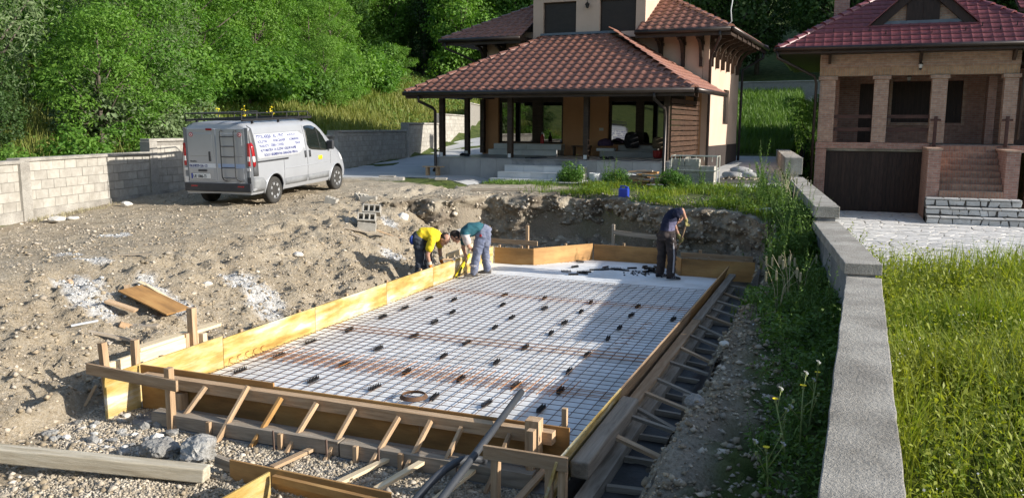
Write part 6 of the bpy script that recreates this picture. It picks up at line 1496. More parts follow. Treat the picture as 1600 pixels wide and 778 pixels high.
# small broad leaves among the grass
def leaf_scatter(name, P, hmin, hmax, size, mat, seed, aspect=.5, up=1.0):
    r = np.random.default_rng(seed); C = P+np.stack([0*P[:, 0], 0*P[:, 0], r.uniform(hmin, hmax, len(P))], 1); Nn = r.normal(size=(len(P), 3))*.6+np.array([0, 0, up])
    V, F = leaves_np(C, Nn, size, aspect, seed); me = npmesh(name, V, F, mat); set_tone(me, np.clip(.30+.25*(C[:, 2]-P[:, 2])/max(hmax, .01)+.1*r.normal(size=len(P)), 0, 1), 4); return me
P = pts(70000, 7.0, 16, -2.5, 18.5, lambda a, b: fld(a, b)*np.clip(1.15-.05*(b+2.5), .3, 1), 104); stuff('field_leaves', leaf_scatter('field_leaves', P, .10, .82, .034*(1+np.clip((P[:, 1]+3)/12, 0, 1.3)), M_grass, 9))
P = pts(900, 7.4, 12, .2, 9, lambda a, b: fld(a, b)*sstep(.1, .5, fbm(a*.8, b*.8, None, 66, 2)), 105); stuff('white_flowers', leaf_scatter('white_flowers', P, .55, .85, .022, M_fluffl, 10, .9))
# meadow behind the left wall
mdw = lambda a, b: ((lwall_u(b)-a) > .25)*((lwall_u(b)-a) < 13.5)*1.0
P = pts(90000, -34, -9.5, 5, 62, lambda a, b: mdw(a, b)*np.clip(1.2-.012*b, .3, 1), 111); dd = np.linalg.norm(P[:, :2]-np.array(CAMLOC[:2]), axis=1)
stuff('meadow_grass', blades('meadow_grass', P, .62, .0011*dd, M_grassy, 12, .45, tone=np.clip(.42+.22*fbm(P[:, 0]*.25, P[:, 1]*.25, None, 4, 3)+.1*RNG.normal(size=len(P)), 0, 1)))
P = pts(45000, -34, -9.5, 5, 62, lambda a, b: mdw(a, b)*sstep(-.2, .3, fbm(a*.22, b*.22, None, 14, 2)), 112); dd = np.linalg.norm(P[:, :2]-np.array(CAMLOC[:2]), axis=1)
stuff('meadow_leaves', leaf_scatter('meadow_leaves', P, .05, .75, .0030*dd, M_weed, 13, .5, .6))
# meadow between the houses
P = pts(62000, -8, 12, 31, 57.6, lambda a, b: (a < 6.2+.3*(b-31))*(((b > 33.6) | (a > wall_u(b)+.3)))*1.0, 121); dd = np.linalg.norm(P[:, :2]-np.array(CAMLOC[:2]), axis=1)
stuff('back_meadow', blades('back_meadow', P, .55, .0010*dd, M_weed, 15, .4))
P = pts(9000, 4.4, 6.4, 17.5, 33, lambda a, b: (a > wall_u(b)+.25)*1.0, 123); stuff('corner_grass', blades('corner_grass', P, .6, .03, M_weed, 16, .4))
# lip of the pit, right bank
lipd = lambda a, b: sstep(-1.3, .6, a)*(b > vback(a)+.02)*(b < np.interp(a, [-1.5, 1, 5.6], [18.3, 18.6, 18.9]))*(a < wall_u(b)-.2)*np.clip(.15+1.0*fbm(a*1.1, b*1.1, None, 21, 3)+.25*sstep(1.5, 4, a)+.5*sstep(1.2, .3, b-vback(a)), 0, 1)
P = pts(34000, -1.4, 5.6, 12, 19, lipd, 131); stuff('lip_grass', blades('lip_grass', P, .17, .016, M_grass, 17, .6))
P = pts(16000, -1.4, 5.6, 12, 19, lambda a, b: lipd(a, b)*sstep(-.1, .3, fbm(a*1.2, b*1.2, None, 25, 2)+.15*sstep(2, 4, a)), 132); stuff('lip_weeds', leaf_scatter('lip_weeds', P, .02, .22, .07, M_weed, 18, .5))
bkd = lambda a, b: sstep(5.7, 6.2, a-.42*sstep(4.2, 1.5, b)+.3*fbm(b*.8, a*.8, None, 35, 2))*(a < wall_u(b)-.16)
P = pts(60000, 5.6, 6.9, -2.2, 13.5, lambda a, b: bkd(a, b)*np.clip(.55+.7*fbm(a*1.6, b*1.6, None, 36, 2), .08, 1)*sstep(-1, 1.2, b), 141); stuff('bank_weeds', leaf_scatter('bank_weeds', P, -.0, .24, .045*(1+np.clip(P[:, 1]/9, 0, 1.4)), M_weed, 19, .45))
P = pts(14000, 5.6, 6.9, -2.2, 13.5, lambda a, b: bkd(a, b)*np.clip(.30+.7*fbm(a*1.2, b*1.2, None, 39, 2), .02, 1)*sstep(.5, 5, b), 142); stuff('bank_grass', blades('bank_grass', P, .20, .011, M_weed, 20, .6))
P = pts(5000, -3, -1, 15.5, 18.5, lambda a, b: .5+0*a, 143); stuff('drive_edge_grass', blades('drive_edge_grass', P[np.abs(P[:, 1]-17.9) < .7], .10, .016, M_weed, 21, .6))
P = pts(2500, -9.2, -8.2, 7.0, 11.5, lambda a, b: (a > lwall_u(b)+.12)*(a < lwall_u(b)+.5), 144); stuff('wall_foot_grass', blades('wall_foot_grass', P, .09, .012, M_straw, 22, .6))
# --- weeds with stems: protos copied
def weed_mesh(h, n, seed, size=.075, aspect=.38, head=0, mat=M_weed):
    rr = random.Random(seed); r = np.random.default_rng(seed); st = MB(); Cs, Ns = [], []
    for k in range(n):
        a = rr.uniform(0, 6.28); l = rr.uniform(.05, .32)*h; hh = h*rr.uniform(.6, 1.05); p = [(0.03*math.cos(a), .03*math.sin(a), -.03), (l*.3*math.cos(a), l*.3*math.sin(a), hh*.5), (l*math.cos(a), l*math.sin(a), hh)]
        st.tube(p, [.006, .004, .002], 4)
        for j in range(int(26*hh/h)):
            t = .12+.88*j/26; q = [((1-t)**2)*p[0][i]+2*t*(1-t)*p[1][i]+t*t*p[2][i] for i in range(3)]; b = j*2.4; e = size*(1.25-.7*t)
            Cs.append((q[0]+math.cos(b)*e*.5, q[1]+math.sin(b)*e*.5, q[2]+rr.uniform(-.01, .02))); Ns.append((math.cos(b)*.6, math.sin(b)*.6, 1.0))
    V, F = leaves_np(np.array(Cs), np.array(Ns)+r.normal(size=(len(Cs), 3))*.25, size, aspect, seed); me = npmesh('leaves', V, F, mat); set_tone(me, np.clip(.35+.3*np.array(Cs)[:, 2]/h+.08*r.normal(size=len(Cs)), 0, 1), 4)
    return me, st.mesh('stems', mat if True else M_straw)
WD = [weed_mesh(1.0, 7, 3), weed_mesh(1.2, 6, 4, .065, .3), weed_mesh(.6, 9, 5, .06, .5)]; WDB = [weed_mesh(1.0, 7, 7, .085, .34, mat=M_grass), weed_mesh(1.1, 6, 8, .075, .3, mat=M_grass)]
def weed(u, v, s, label, group=None, pr=None, dz=0, cat='weed'):
    lm_, sm_ = pr or RV.choice(WD); t = thing('weed_plant', label, cat, (u, v, float(terrain(u, v))+dz), 0, group); t.rotation_euler = (0, 0, RV.uniform(0, 6.28)); t.scale = (s, s, s)
    put('leaves', lm_, t, True); put('stems', sm_, t, True); return t
weed(5.0, 16.6, 1.35, 'tall leafy weed before the farthest boundary wall block'); weed(5.25, 15.2, 1.25, 'tall leafy weed leaning over the third boundary wall section')
for i in range(20): weed(RV.uniform(4.75, 5.75), RV.uniform(12.3, 17.4), RV.uniform(.65, 1.15), 'tall green weed in the thicket left of the third boundary wall', 'weeds left of the boundary wall')
for i in range(64): 
    v = RV.uniform(4.8, 12.8); weed(float(wall_u(v))-RV.uniform(.3, 1.0), v, RV.uniform(.5, 1.0)*float(.7+.3*sstep(5, 8, v)), 'dark green weed on the bank against the second boundary wall'+(', near half' if v < 8 else ', far half'), 'weeds on the bank beside the wall')
for i in range(30): v = RV.uniform(.3, 5.0); weed(float(wall_u(v))-RV.uniform(.3, .75), v, RV.uniform(.25, .5), 'dark green weed on the bank below the nearest boundary wall', 'weeds on the bank beside the wall')
for i in range(16): 
    v = RV.uniform(10.5, 19); weed(float(wall_u(v))+RV.uniform(.35, .8), v, RV.uniform(.8, 1.35), 'bright weed standing behind the boundary wall before the garage', 'weeds behind the boundary wall', RV.choice(WDB))
for i in range(150): 
    v = RV.uniform(.2, 13.5); e_ = RV.uniform(.5, 4.6); weed(float(wall_u(v))+e_, v, RV.uniform(.7, 1.15), 'tall bright weed in the right field '+('hugging the boundary wall' if e_ < 1.3 else 'near the flagstone yard' if v > 9 else 'at the lower right' if v < 5 else 'amid the grass'), 'tall weeds in the right field', RV.choice(WDB))
for i in range(34): weed(RV.uniform(-.6, 5.2), RV.uniform(14.6, 18.4), RV.uniform(.18, .42), 'small weed on the grassy strip between pit and porch', 'weeds on the strip before the porch', RV.choice(WDB+WD))
for i in range(7): weed(RV.uniform(5.2, 5.7), RV.uniform(7, 9.6), RV.uniform(.22, .4), 'small bright weed on the trench edge', 'small weeds on the trench edge', RV.choice(WDB))
for (u, v, s, lab) in [(-.75, 19.0, .85, 'leafy bush at the right end of the white steps'), (.75, 18.3, .9, 'bushy weed before the porch platform beside the firewood'), (.35, 18.9, .95, 'tall weed by the white bucket'), (2.55, 17.7, 1.0, 'tall weed growing in front of the stacked hollow blocks'), (2.2, 17.2, .7, 'low weed left of the stacked hollow blocks'), (3.0, 17.2, .75, 'low weed before the pallet corner'), (3.3, 18.0, .8, 'weed right of the stacked hollow blocks'), (1.2, 17.6, .55, 'low weed right of the blue canister')]:
    weed(u, v, s, lab, None, WD[2] if s < .8 else WD[0])
tree('bush', -.85, 19.15, .42, 'dense round bush before the porch beside the white steps', 'bush'); tree('bush', .85, 18.35, .36, 'dense bush before the porch platform', 'bush'); tree('bush', 2.6, 17.75, .40, 'bush climbing over the stacked hollow blocks', 'bush')
# dead pale stalks against the second wall
for i, (u, v) in enumerate([(6.2, 6.6), (6.35, 7.4), (6.1, 5.9), (5.7, 14.2), (5.9, 13.0), (5.55, 15.6)]):
    mb = MB()
    for k in range(5):
        a = RV.uniform(0, 6.28); l = RV.uniform(.15, .4); mb.tube([(0, 0, 0), (l*.3*math.cos(a), l*.3*math.sin(a), .45), (l*math.cos(a), l*math.sin(a), RV.uniform(.6, .85))], [.005, .004, .002], 4); mb.box(l*math.cos(a)-.012, l*math.cos(a)+.012, l*math.sin(a)-.012, l*math.sin(a)+.012, .58, .70)
    o = mb.obj('dead_stalks', M_straw, M=Matrix.Translation((u, v, float(terrain(u, v)))))
    tag(o, 'pale dead stalks rising from the weeds left of the boundary wall', 'dead plant', 'dead stalks by the boundary wall'); set_tone(o.data, np.full(len(o.data.vertices), .5), 1)
# yellow flowered sow thistles near the camera
M_petal = pmat('yellow_petal', [(.80, .62, .02)], 3, .6); M_fluff = pmat('seed_fluff', [(.62, .60, .56)], 3, .9)
def thistle(u, v, h, label, seed, z0=None, lean=(0, 0)):
    rr = random.Random(seed); z = float(terrain(u, v)) if z0 is None else z0; t = thing('flowering_weed', label, 'weed', (u, v, z)); sb = MB(); hd = MB(); fl = MB(); ff_ = MB(); Cs = []; Ns = []
    top = (lean[0], lean[1], h); sb.tube([(0, 0, -.05), (lean[0]*.4, lean[1]*.4, h*.5), top], [.0085, .007, .0045], 6)
    for k in range(4):
        a = rr.uniform(0, 6.28); b = .45+.14*k; p = (lean[0]*b, lean[1]*b, h*b); l = rr.uniform(.05, .12); e = (p[0]+l*math.cos(a), p[1]+l*math.sin(a), p[2]+rr.uniform(.10, .2)); sb.tube([p, e], [.0042, .003], 5)
        hd.lathe([(.0, -.02), (.011, -.008), (.009, .008), (.012, .012)], e, 7)
        if k % 2: 
            for j in range(14): c = j*2.4; ff_.bar((e[0], e[1], e[2]+.012), (e[0]+.018*math.cos(c), e[1]+.018*math.sin(c), e[2]+.012+.02*((j*7)%5-1)/3), .004, .003)
    for k in range(7):
        b = .08+.1*k; a = k*2.4; Cs.append((lean[0]*b+.04*math.cos(a), lean[1]*b+.04*math.sin(a), h*b)); Ns.append((math.cos(a), math.sin(a), 1.0))
    hd.lathe([(.0, -.02), (.012, -.008), (.010, .008), (.013, .012)], top, 7)
    for j in range(10): c = 2*math.pi*j/10; fl.bar((top[0], top[1], top[2]+.012), (top[0]+.022*math.cos(c), top[1]+.022*math.sin(c), top[2]+.018), .009, .002)
    sb.obj('stem', M_wst, t, local=True, smooth=True); hd.obj('buds', M_wst, t, local=True)['kind'] = 'stuff'; fl.obj('petals', M_petal, t, local=True)['kind'] = 'stuff'; ff_.obj('seed_fluff', M_fluff, t, local=True)['kind'] = 'stuff'
    V, F = leaves_np(np.array(Cs), np.array(Ns, float), .11, .28, seed); me = npmesh('leaves', V, F, M_weed); set_tone(me, np.full(len(Cs), .5), 4); put('leaves', me, t, True)
M_wst = pmat('weed_stem', [(.20, .25, .08), (.28, .32, .12)], 5, .7)
thistle(6.58, 1.05, .62, 'tallest yellow flowered weed stalk in front of the nearest boundary wall', 3, lean=(-.0, .02)); thistle(6.52, .78, .52, 'thin forked weed stalk with a yellow flower and seed fluff', 4, lean=(-.12, .08)); thistle(6.42, .25, .34, 'low weed with two yellow flowers at the bottom edge', 5, lean=(-.03, .0)); thistle(6.62, 1.5, .55, 'slim seed headed weed stalk against the boundary wall edge', 6, lean=(.05, .15))
# yellow flowering spikes beyond the wall
for i, (u, v) in enumerate([(-12.6, 17.3), (-13.0, 19.2), (-13.2, 21.0)]):
    z = float(terrain(u, v)); t = thing('mullein_plant', ['tall yellow flower spike above the van rear corner', 'thin yellow flower spike above the middle of the van roof', 'yellow flower cluster above the front of the van roof'][i], 'flower', (u, v, z)); mb = MB(); mb.tube([(0, 0, 0), (.02, 0, 1.3)], [.012, .006], 5); mb.obj('stem', M_wst, t, local=True)
    r = np.random.default_rng(i); C = np.stack([r.normal(0, .06, 40), r.normal(0, .06, 40), r.uniform(.95, 1.4, 40)], 1); V, F = leaves_np(C, r.normal(size=(40, 3)), .05, .8, i); put('petals', npmesh('petals', V, F, M_petal), t, True)
# creeping plants on the brick house roof edge
for i, (x, y) in enumerate([(.15, .6), (.75, 1.2), (1.35, 1.85)]):
    tp_ = WDB[0]; t = thing('roof_plant', ['small plant sprouting at the lower left hip of the red roof', 'small plant sprouting midway on the left hip of the red roof', 'small yellow green plant beside the chimney on the red roof'][i], 'plant', BS(6.0-1.43+x+.1, VO-1.0+x+1.2, 5.61+x*.63)); t.scale = (.4, .4, .4); put('leaves', tp_[0], t, True); put('stems', tp_[1], t, True)
# ------------------------------------------------------------------ people
M_skin = pmat('skin', [(.40, .215, .145), (.47, .26, .18)], 9, .55, spec=.35, fine=.06, fscale=30); M_hair = pmat('short_hair', [(.018, .013, .010), (.035, .025, .02)], 30, .8, .4, 90)
M_yshirt = pmat('yellow_shirt', [(.66, .47, .015), (.74, .55, .03)], 5, .85, .4, 22, bdist=.012); M_teal = pmat('teal_shirt', [(.020, .085, .105), (.030, .115, .14)], 5, .85, .4, 22, bdist=.012); M_pale = pmat('pale_shirt_panel', [(.50, .44, .42)], 5, .85, .4, 22)
M_navy = pmat('navy_shirt', [(.010, .012, .030), (.016, .019, .045)], 5, .9, .4, 22, bdist=.012); M_belly = pmat('grey_violet_shirt', [(.10, .095, .16), (.13, .125, .20)], 5, .9, .4, 22)
M_jean = pmat('blue_grey_trousers', [(.085, .10, .155), (.135, .15, .21), (.20, .21, .26)], 6, .9, .5, 24, bdist=.015, fine=.2, fscale=16); M_greyt = pmat('dark_grey_trousers', [(.035, .04, .052), (.065, .07, .085)], 6, .9, .5, 24, bdist=.015, fine=.2, fscale=16)
M_brownt = pmat('brown_tracksuit', [(.030, .023, .022), (.048, .037, .035)], 6, .9, .5, 24, bdist=.015); M_stripe = pmat('pale_stripe', [(.34, .32, .33)], 6, .8); M_shoe = pmat('work_shoe', [(.10, .085, .07), (.15, .13, .11)], 9, .8); M_shoeb = pmat('black_shoe', [(.012, .012, .014)], 9, .5); M_glove = pmat('orange_glove', [(.62, .17, .02), (.70, .23, .04)], 9, .7); M_cuff = pmat('pale_cuff', [(.55, .50, .42)], 9, .9); M_glovey = pmat('mustard_glove', [(.22, .19, .07), (.30, .26, .10)], 9, .8); M_bluet = pmat('blue_patch', [(.03, .06, .25)], 9, .8)
def lim(mb, pts, rs, n=12):
    """tapered limb with round ends, resampled so joints stay smooth"""
    P = [Vector(p) for p in pts]; out, rad = [], []
    for i in range(len(P)-1):
        k = 5
        for j in range(k): t = j/k; out.append(P[i].lerp(P[i+1], t)); rad.append(rs[i]+(rs[i+1]-rs[i])*t)
    out.append(P[-1]); rad.append(rs[-1]); mb.tube(out, rad, n)
    for p, r in zip(P, rs): ell(mb, p, (r, r, r))
def ell(mb, c, r, M=None, n=10, m=7):
    o = len(mb.v); c = Vector(c)
    for i in range(m+1):
        a = math.pi*i/m
        for k in range(n):
            b = 2*math.pi*k/n; q = Vector((r[0]*math.sin(a)*math.cos(b), r[1]*math.sin(a)*math.sin(b), r[2]*math.cos(a)))
            mb.v.append(tuple(c+(M@q if M else q)))
    for i in range(m):
        for k in range(n): a, b = o+i*n+k, o+i*n+(k+1) % n; mb.f.append((a, a+n, b+n, b)); mb.m.append(0)
def loft(mb, secs, n=16):
    """secs: (centre, lateral half axis vector, depth half axis vector)"""
    o = len(mb.v)
    for c, ax, ay in secs:
        c, ax, ay = Vector(c), Vector(ax), Vector(ay)
        for k in range(n): t = 2*math.pi*k/n; mb.v.append(tuple(c+ax*math.cos(t)+ay*math.sin(t)))
    for i in range(len(secs)-1):
        for k in range(n): a, b = o+i*n+k, o+i*n+(k+1) % n; mb.f.append((a, b, b+n, a+n)); mb.m.append(0)
    for i in (0, len(secs)-1): mb.f.append(tuple(o+i*n+k for k in range(n))); mb.m.append(0)
def fuse(mb, name, mats, voxel=.009, smooth=3, fold=0.0, pick=None):
    """union of the overlapping pieces as one continuous surface"""
    me = mb.mesh(name, mats[0] if isinstance(mats, list) else mats); o = bpy.data.objects.new('tmp', me); COL.objects.link(o)
    r = o.modifiers.new('r', 'REMESH'); r.mode = 'VOXEL'; r.voxel_size = voxel
    s = o.modifiers.new('s', 'SMOOTH'); s.iterations = smooth; s.factor = .5
    dg = bpy.context.evaluated_depsgraph_get(); dg.update(); q = bpy.data.meshes.new_from_object(o.evaluated_get(dg)); bpy.data.objects.remove(o); q.name = name
    q.materials.clear()
    for m in (mats if isinstance(mats, list) else [mats]): q.materials.append(m)
    n = len(q.vertices); co = np.empty(n*3, np.float32); q.vertices.foreach_get('co', co); co = co.reshape(-1, 3)
    if fold:
        no = np.empty(n*3, np.float32); q.vertices.foreach_get('normal', no); no = no.reshape(-1, 3)
        d = fold*(1-np.abs(fbm(co[:, 0]*6+co[:, 2]*3, co[:, 1]*6+co[:, 2]*5, co[:, 2]*9, 3, 2))*2); co = co+no*d[:, None]; q.vertices.foreach_set('co', co.ravel())
    q.polygons.foreach_set('use_smooth', np.ones(len(q.polygons), bool))
    if pick: 
        for p_ in q.polygons: p_.material_index = pick(p_.center)
    q.update(); return q
def hand(mb, wrist, d, nrm, side=1, curl=.5, L=.18):
    """palm, four unequal curled fingers and a thumb leaving the side of the palm"""
    w = Vector(wrist); d = Vector(d).normalized(); nrm = Vector(nrm); nrm = (nrm-d*nrm.dot(d)).normalized(); s = d.cross(nrm)*side
    pc = w+d*.05; secs = [(w, s*.026, nrm*.020), (w+d*.03, s*.036, nrm*.017), (w+d*.085, s*.042, nrm*.014)]; loft(mb, secs, 12)
    for i, (off, ln) in enumerate([(-.032, .070), (-.011, .080), (.010, .076), (.030, .058)]):
        p = w+d*.08+s*off; c1 = d*math.cos(curl*.6)-nrm*math.sin(curl*.6); c2 = d*math.cos(curl*1.5)-nrm*math.sin(curl*1.5); c3 = d*math.cos(curl*2.3)-nrm*math.sin(curl*2.3)
        q1 = p+c1*ln*.45; q2 = q1+c2*ln*.32; q3 = q2+c3*ln*.25; lim(mb, [p, q1, q2, q3], [.0105, .0098, .009, .0078], 8)
    t0 = w+d*.025-s*.030; t1 = t0-s*.030+d*.032-nrm*.012; t2 = t1-s*.004+d*.034-nrm*.010; lim(mb, [t0, t1, t2], [.014, .0115, .0088], 8)
def head(mb, c, face, up, r=.098):
    c = Vector(c); f = Vector(face).normalized(); u = Vector(up); u = (u-f*u.dot(f)).normalized(); s = f.cross(u); M = Matrix((s, f, u)).transposed()
    ell(mb, c+u*.02, (.074, .096, .098), M, 14, 10); ell(mb, c+f*.028-u*.052, (.055, .058, .062), M, 12, 8)     # skull and jaw
    ell(mb, c+f*.076-u*.092, (.026, .022, .022), M); ell(mb, c+f*.098-u*.018, (.013, .020, .024), M); ell(mb, c+f*.084+u*.018, (.050, .016, .014), M); ell(mb, c+f*.086-u*.058, (.026, .014, .012), M)
    for q in (-1, 1): ell(mb, c+s*q*.076-u*.015-f*.006, (.010, .022, .032), M)
    return f, u, s, M
def head_parts(parent, c, f, u, s, M, bald=0.0):
    c = Vector(c); mb = MB()
    for q in (-1, 1): ell(mb, c+f*.086+s*q*.030-u*.002, (.012, .009, .008), M, 8, 6)
    mb.obj('eyes', M_hair, parent); hb = MB(); ell(hb, c+u*.026-f*(.008+.02*bald), (.079, .098-.012*bald, .100), M, 18, 12)
    # cut the cap open over the face and, when balding, over the crown
    me = hb.mesh('hair', M_hair, True); bm = bmesh.new(); bm.from_mesh(me); kill = []
    for fc in bm.faces:
        p = fc.calc_center_median()-c; ff, uu = p.dot(f), p.dot(u)
        if (ff > .03 and uu < .075) or uu < -.055 or (bald and (uu > .045 and ff > -.06)) or (ff > .052): kill.append(fc)
    bmesh.ops.delete(bm, geom=kill, context='FACES'); bm.to_mesh(me); bm.free(); o = put('hair', me, parent); so = o.modifiers.new('s', 'SOLIDIFY'); so.thickness = .006; so.offset = 1
def shoe(parent, ankle, toe_dir, mat, stripes=None, name='shoe'):
    a = Vector(ankle); d = Vector(toe_dir); d.z = 0; d.normalize(); s = Vector((-d.y, d.x, 0)); z0 = Vector((a.x, a.y, a.z)); mb = MB()
    secs = []
    for t, w, h in [(-.085, .028, .035), (-.06, .040, .05), (0, .042, .052), (.06, .045, .036), (.12, .048, .028), (.165, .040, .022), (.19, .022, .014)]: secs.append((z0+d*t+Vector((0, 0, h-.075)), s*w, Vector((0, 0, h))))
    loft(mb, secs, 14); lim(mb, [z0, z0+Vector((0, 0, .05))], [.045, .045], 10); o = put(name, fuse(mb, name, mat, .010, 2), parent)
    if stripes:
        sb = MB()
        for k in range(3):
            for q in (-1, 1): p = z0+d*(.03+.035*k)+s*q*.050; sb.bar(p+Vector((0, 0, -.055)), p-d*.02+Vector((0, 0, -.01)), .012, .006)
        sb.obj('shoe_stripe', stripes, o)
    return o
IR, DP = Vector((.932, .362, 0)), Vector((-.362, .932, 0))
def frame_at(base): 
    b = Vector(base); return lambda i, d, z: b+IR*i+DP*d+Vector((0, 0, z))
# ---- worker in the teal shirt, bent forward over the board
L = frame_at((.42, 9.18, .05)); pT = thing('person', 'worker in teal shirt and blue grey trousers bending over the left formwork board', 'person', L(.05, .1, -.05))
def bent_man(parent, L, dirn, hipN, hipF, kneeN, kneeF, ankN, ankF, pel, waist, chest, sho, neckp, headc, armN, armF, face, shirt, trous, shoes, handn, bald=0, gloves=None, cuff=None, shirt_pick=None, lat=None):
    body = MB(); lat = Vector(lat) if lat else DP
    spine = [pel, waist, chest, sho]
    # body: trunk, neck, head, arms, hands, legs in one surface
    def trunk(mb, grow):
        P = [Vector(q) for q in spine]; secs = []; W_ = [.165, .150, .170, .165]; D_ = [.115, .105, .120, .085]
        for k, p in enumerate(P):
            t = (P[min(k+1, 3)]-P[max(k-1, 0)]).normalized(); y = t.cross(lat).normalized(); secs.append((p, lat*(W_[k]+grow), y*(D_[k]+grow)))
        t0 = (P[0]-P[1]).normalized(); secs.insert(0, (P[0]+t0*.09, lat*(.13+grow), secs[0][2]*.8)); t1 = (P[3]-P[2]).normalized(); secs.append((P[3]+t1*.05, lat*(.10+grow), secs[-1][2]*.7)); loft(mb, secs, 20)
    trunk(body, 0); lim(body, [sho, neckp, Vector(neckp).lerp(Vector(headc), .6)], [.07, .056, .054]); f, u, s, M = head(body, headc, face[0], face[1])
    for (a, b, c) in (armN[:3], armF[:3]): lim(body, [a, b, c], [.056, .042, .028])
    for hp, kn, an in ((hipN, kneeN, ankN), (hipF, kneeF, ankF)): lim(body, [hp, kn, Vector(kn).lerp(Vector(an), .35), an], [.088, .058, .055, .036])
    if gloves is None:
        for A in (armN, armF): hand(body, A[2], A[3], A[4], A[5], handn)
    put('body', fuse(body, 'body', M_skin, .0085, 2), parent)
    if gloves is not None:
        for A in (armN, armF):
            g = MB(); hand(g, A[2], A[3], A[4], A[5], handn); bk = MB(); bk.v = g.v; bk.f = g.f; bk.m = g.m
            c0 = Vector(A[2]); dd = (Vector(A[2])-Vector(A[1])).normalized(); lim(bk, [c0-dd*.03, c0+dd*.02], [.040, .036]); go = put('glove', fuse(bk, 'glove', gloves, .0075, 1), parent)
            if cuff: cb = MB(); cb.tube([c0-dd*.075, c0-dd*.02], [.041, .043], 12); cb.obj('glove_cuff', cuff, go)
    head_parts(parent, headc, f, u, s, M, bald)
    sh = MB(); trunk(sh, .020)
    for A in (armN, armF): a, b = Vector(A[0]), Vector(A[1]); lim(sh, [a, a.lerp(b, .60)], [.076, .070])
    lim(sh, [Vector(sho).lerp(Vector(armN[0]), .5), sho, Vector(sho).lerp(Vector(armF[0]), .5)], [.085, .075, .085])
    put('shirt', fuse(sh, 'shirt', shirt, .011, 4, .008, shirt_pick), parent)
    tr = MB(); P0, P1 = Vector(pel), Vector(waist); t0 = (P0-P1).normalized(); y = t0.cross(lat).normalized()
    loft(tr, [(P0.lerp(P1, .55), lat*.180, y*.138), (P0, lat*.192, y*.148), (P0+t0*.10, lat*.165, y*.135)], 20)
    for hp, kn, an in ((hipN, kneeN, ankN), (hipF, kneeF, ankF)): lim(tr, [hp, Vector(hp).lerp(Vector(kn), .5), kn, Vector(kn).lerp(Vector(an), .5), Vector(an).lerp(Vector(kn), .06)], [.115, .102, .084, .080, .076])
    lim(tr, [hipN, pel, hipF], [.105, .115, .105]); to = put('trousers', fuse(tr, 'trousers', trous, .011, 4, .012), parent)
    return to
Rr = lambda v: (IR*v[0]+DP*v[1]+Vector((0, 0, v[2])))
fN, fF = L(-.08, -.02, .07), L(.16, .34, .07)
to = bent_man(pT, L, None, L(.06, .02, .80), L(.13, .22, .80), L(-.03, -.02, .43), L(.12, .27, .44), fN, fF, L(.10, .12, .84), L(-.01, .10, .91), L(-.17, .07, .885), L(-.27, .05, .83), L(-.33, .04, .80), L(-.425, .03, .765),
    (L(-.24, -.13, .80), L(-.17, -.13, .60), L(-.11, .09, .49), Rr((.25, .3, -.8)), Rr((-.8, 0, -.4)), 1), (L(-.27, .24, .78), L(-.30, .24, .52), L(-.24, .16, .33), Rr((.1, -.2, -1)), Rr((1, 0, 0)), -1),
    (Rr((-.62, 0, -.78)), Rr((-.78, 0, .62))), [M_teal, M_pale], M_jean, None, .6, 0, None, None,
    lambda c: 1 if (c-L(-.22, -.15, .72)).length < .16 and (c-L(-.22, -.15, .72)).dot(DP) < .06 and c.z < L(0, 0, .82).z else 0)
shoe(pT, fN, Rr((-1, -.1, 0)), M_shoe); shoe(pT, fF, Rr((-1, .05, 0)), M_shoe)
mb = MB(); ell(mb, L(.05, -.10, .80), (.028, .012, .028)); mb.obj('red_badge', M_redp, pT)
mb = MB()
for an in (fN, fF): mb.tube([Vector(an)+Vector((0, 0, .13)), Vector(an)+Vector((.003, 0, .17))], [.090, .092], 14)
mb.obj('reflective_band', M_stripe, to)
# ---- worker in the yellow shirt on the far side of the board
L = frame_at((-.62, 8.78, .02)); pY = thing('person', 'bald worker in yellow shirt leaning over the board in orange gloves', 'person', L(.05, 0, -.02))
def Pz(px, py, d, s=81.0, x0=651.0, y0=437.0): return L((px-x0)/s, d, (y0-py)/s-d*.19)
aN, aF = L(-.02, -.12, .07), L(.10, .16, .07)
to = bent_man(pY, L, None, L(-.02, -.10, .74), L(.07, .12, .74), L(.02, -.12, .40), L(.13, .14, .40), aN, aF, L(-.01, .0, .76), L(.06, .0, .84), L(.22, .0, .83), L(.34, .0, .80), L(.40, -.01, .775), L(.475, -.02, .745),
    (L(.25, -.19, .76), L(.17, -.23, .47), L(.215, -.21, .27), Rr((.25, .1, -.9)), Rr((-.9, 0, -.2)), 1), (L(.36, .19, .76), L(.36, .23, .49), L(.39, .20, .30), Rr((.25, .1, -.9)), Rr((-.9, 0, -.2)), -1),
    (Rr((.45, -.35, -.82)), Rr((.75, -.2, .45))), M_yshirt, M_greyt, None, .55, 1, M_glove, M_cuff)
shoe(pY, aN, Rr((1, .1, 0)), M_shoe); shoe(pY, aF, Rr((1, .1, 0)), M_shoe)
mb = MB(); ell(mb, L(-.13, -.12, .74), (.05, .07, .09)); mb.obj('blue_pocket', M_bluet, to)
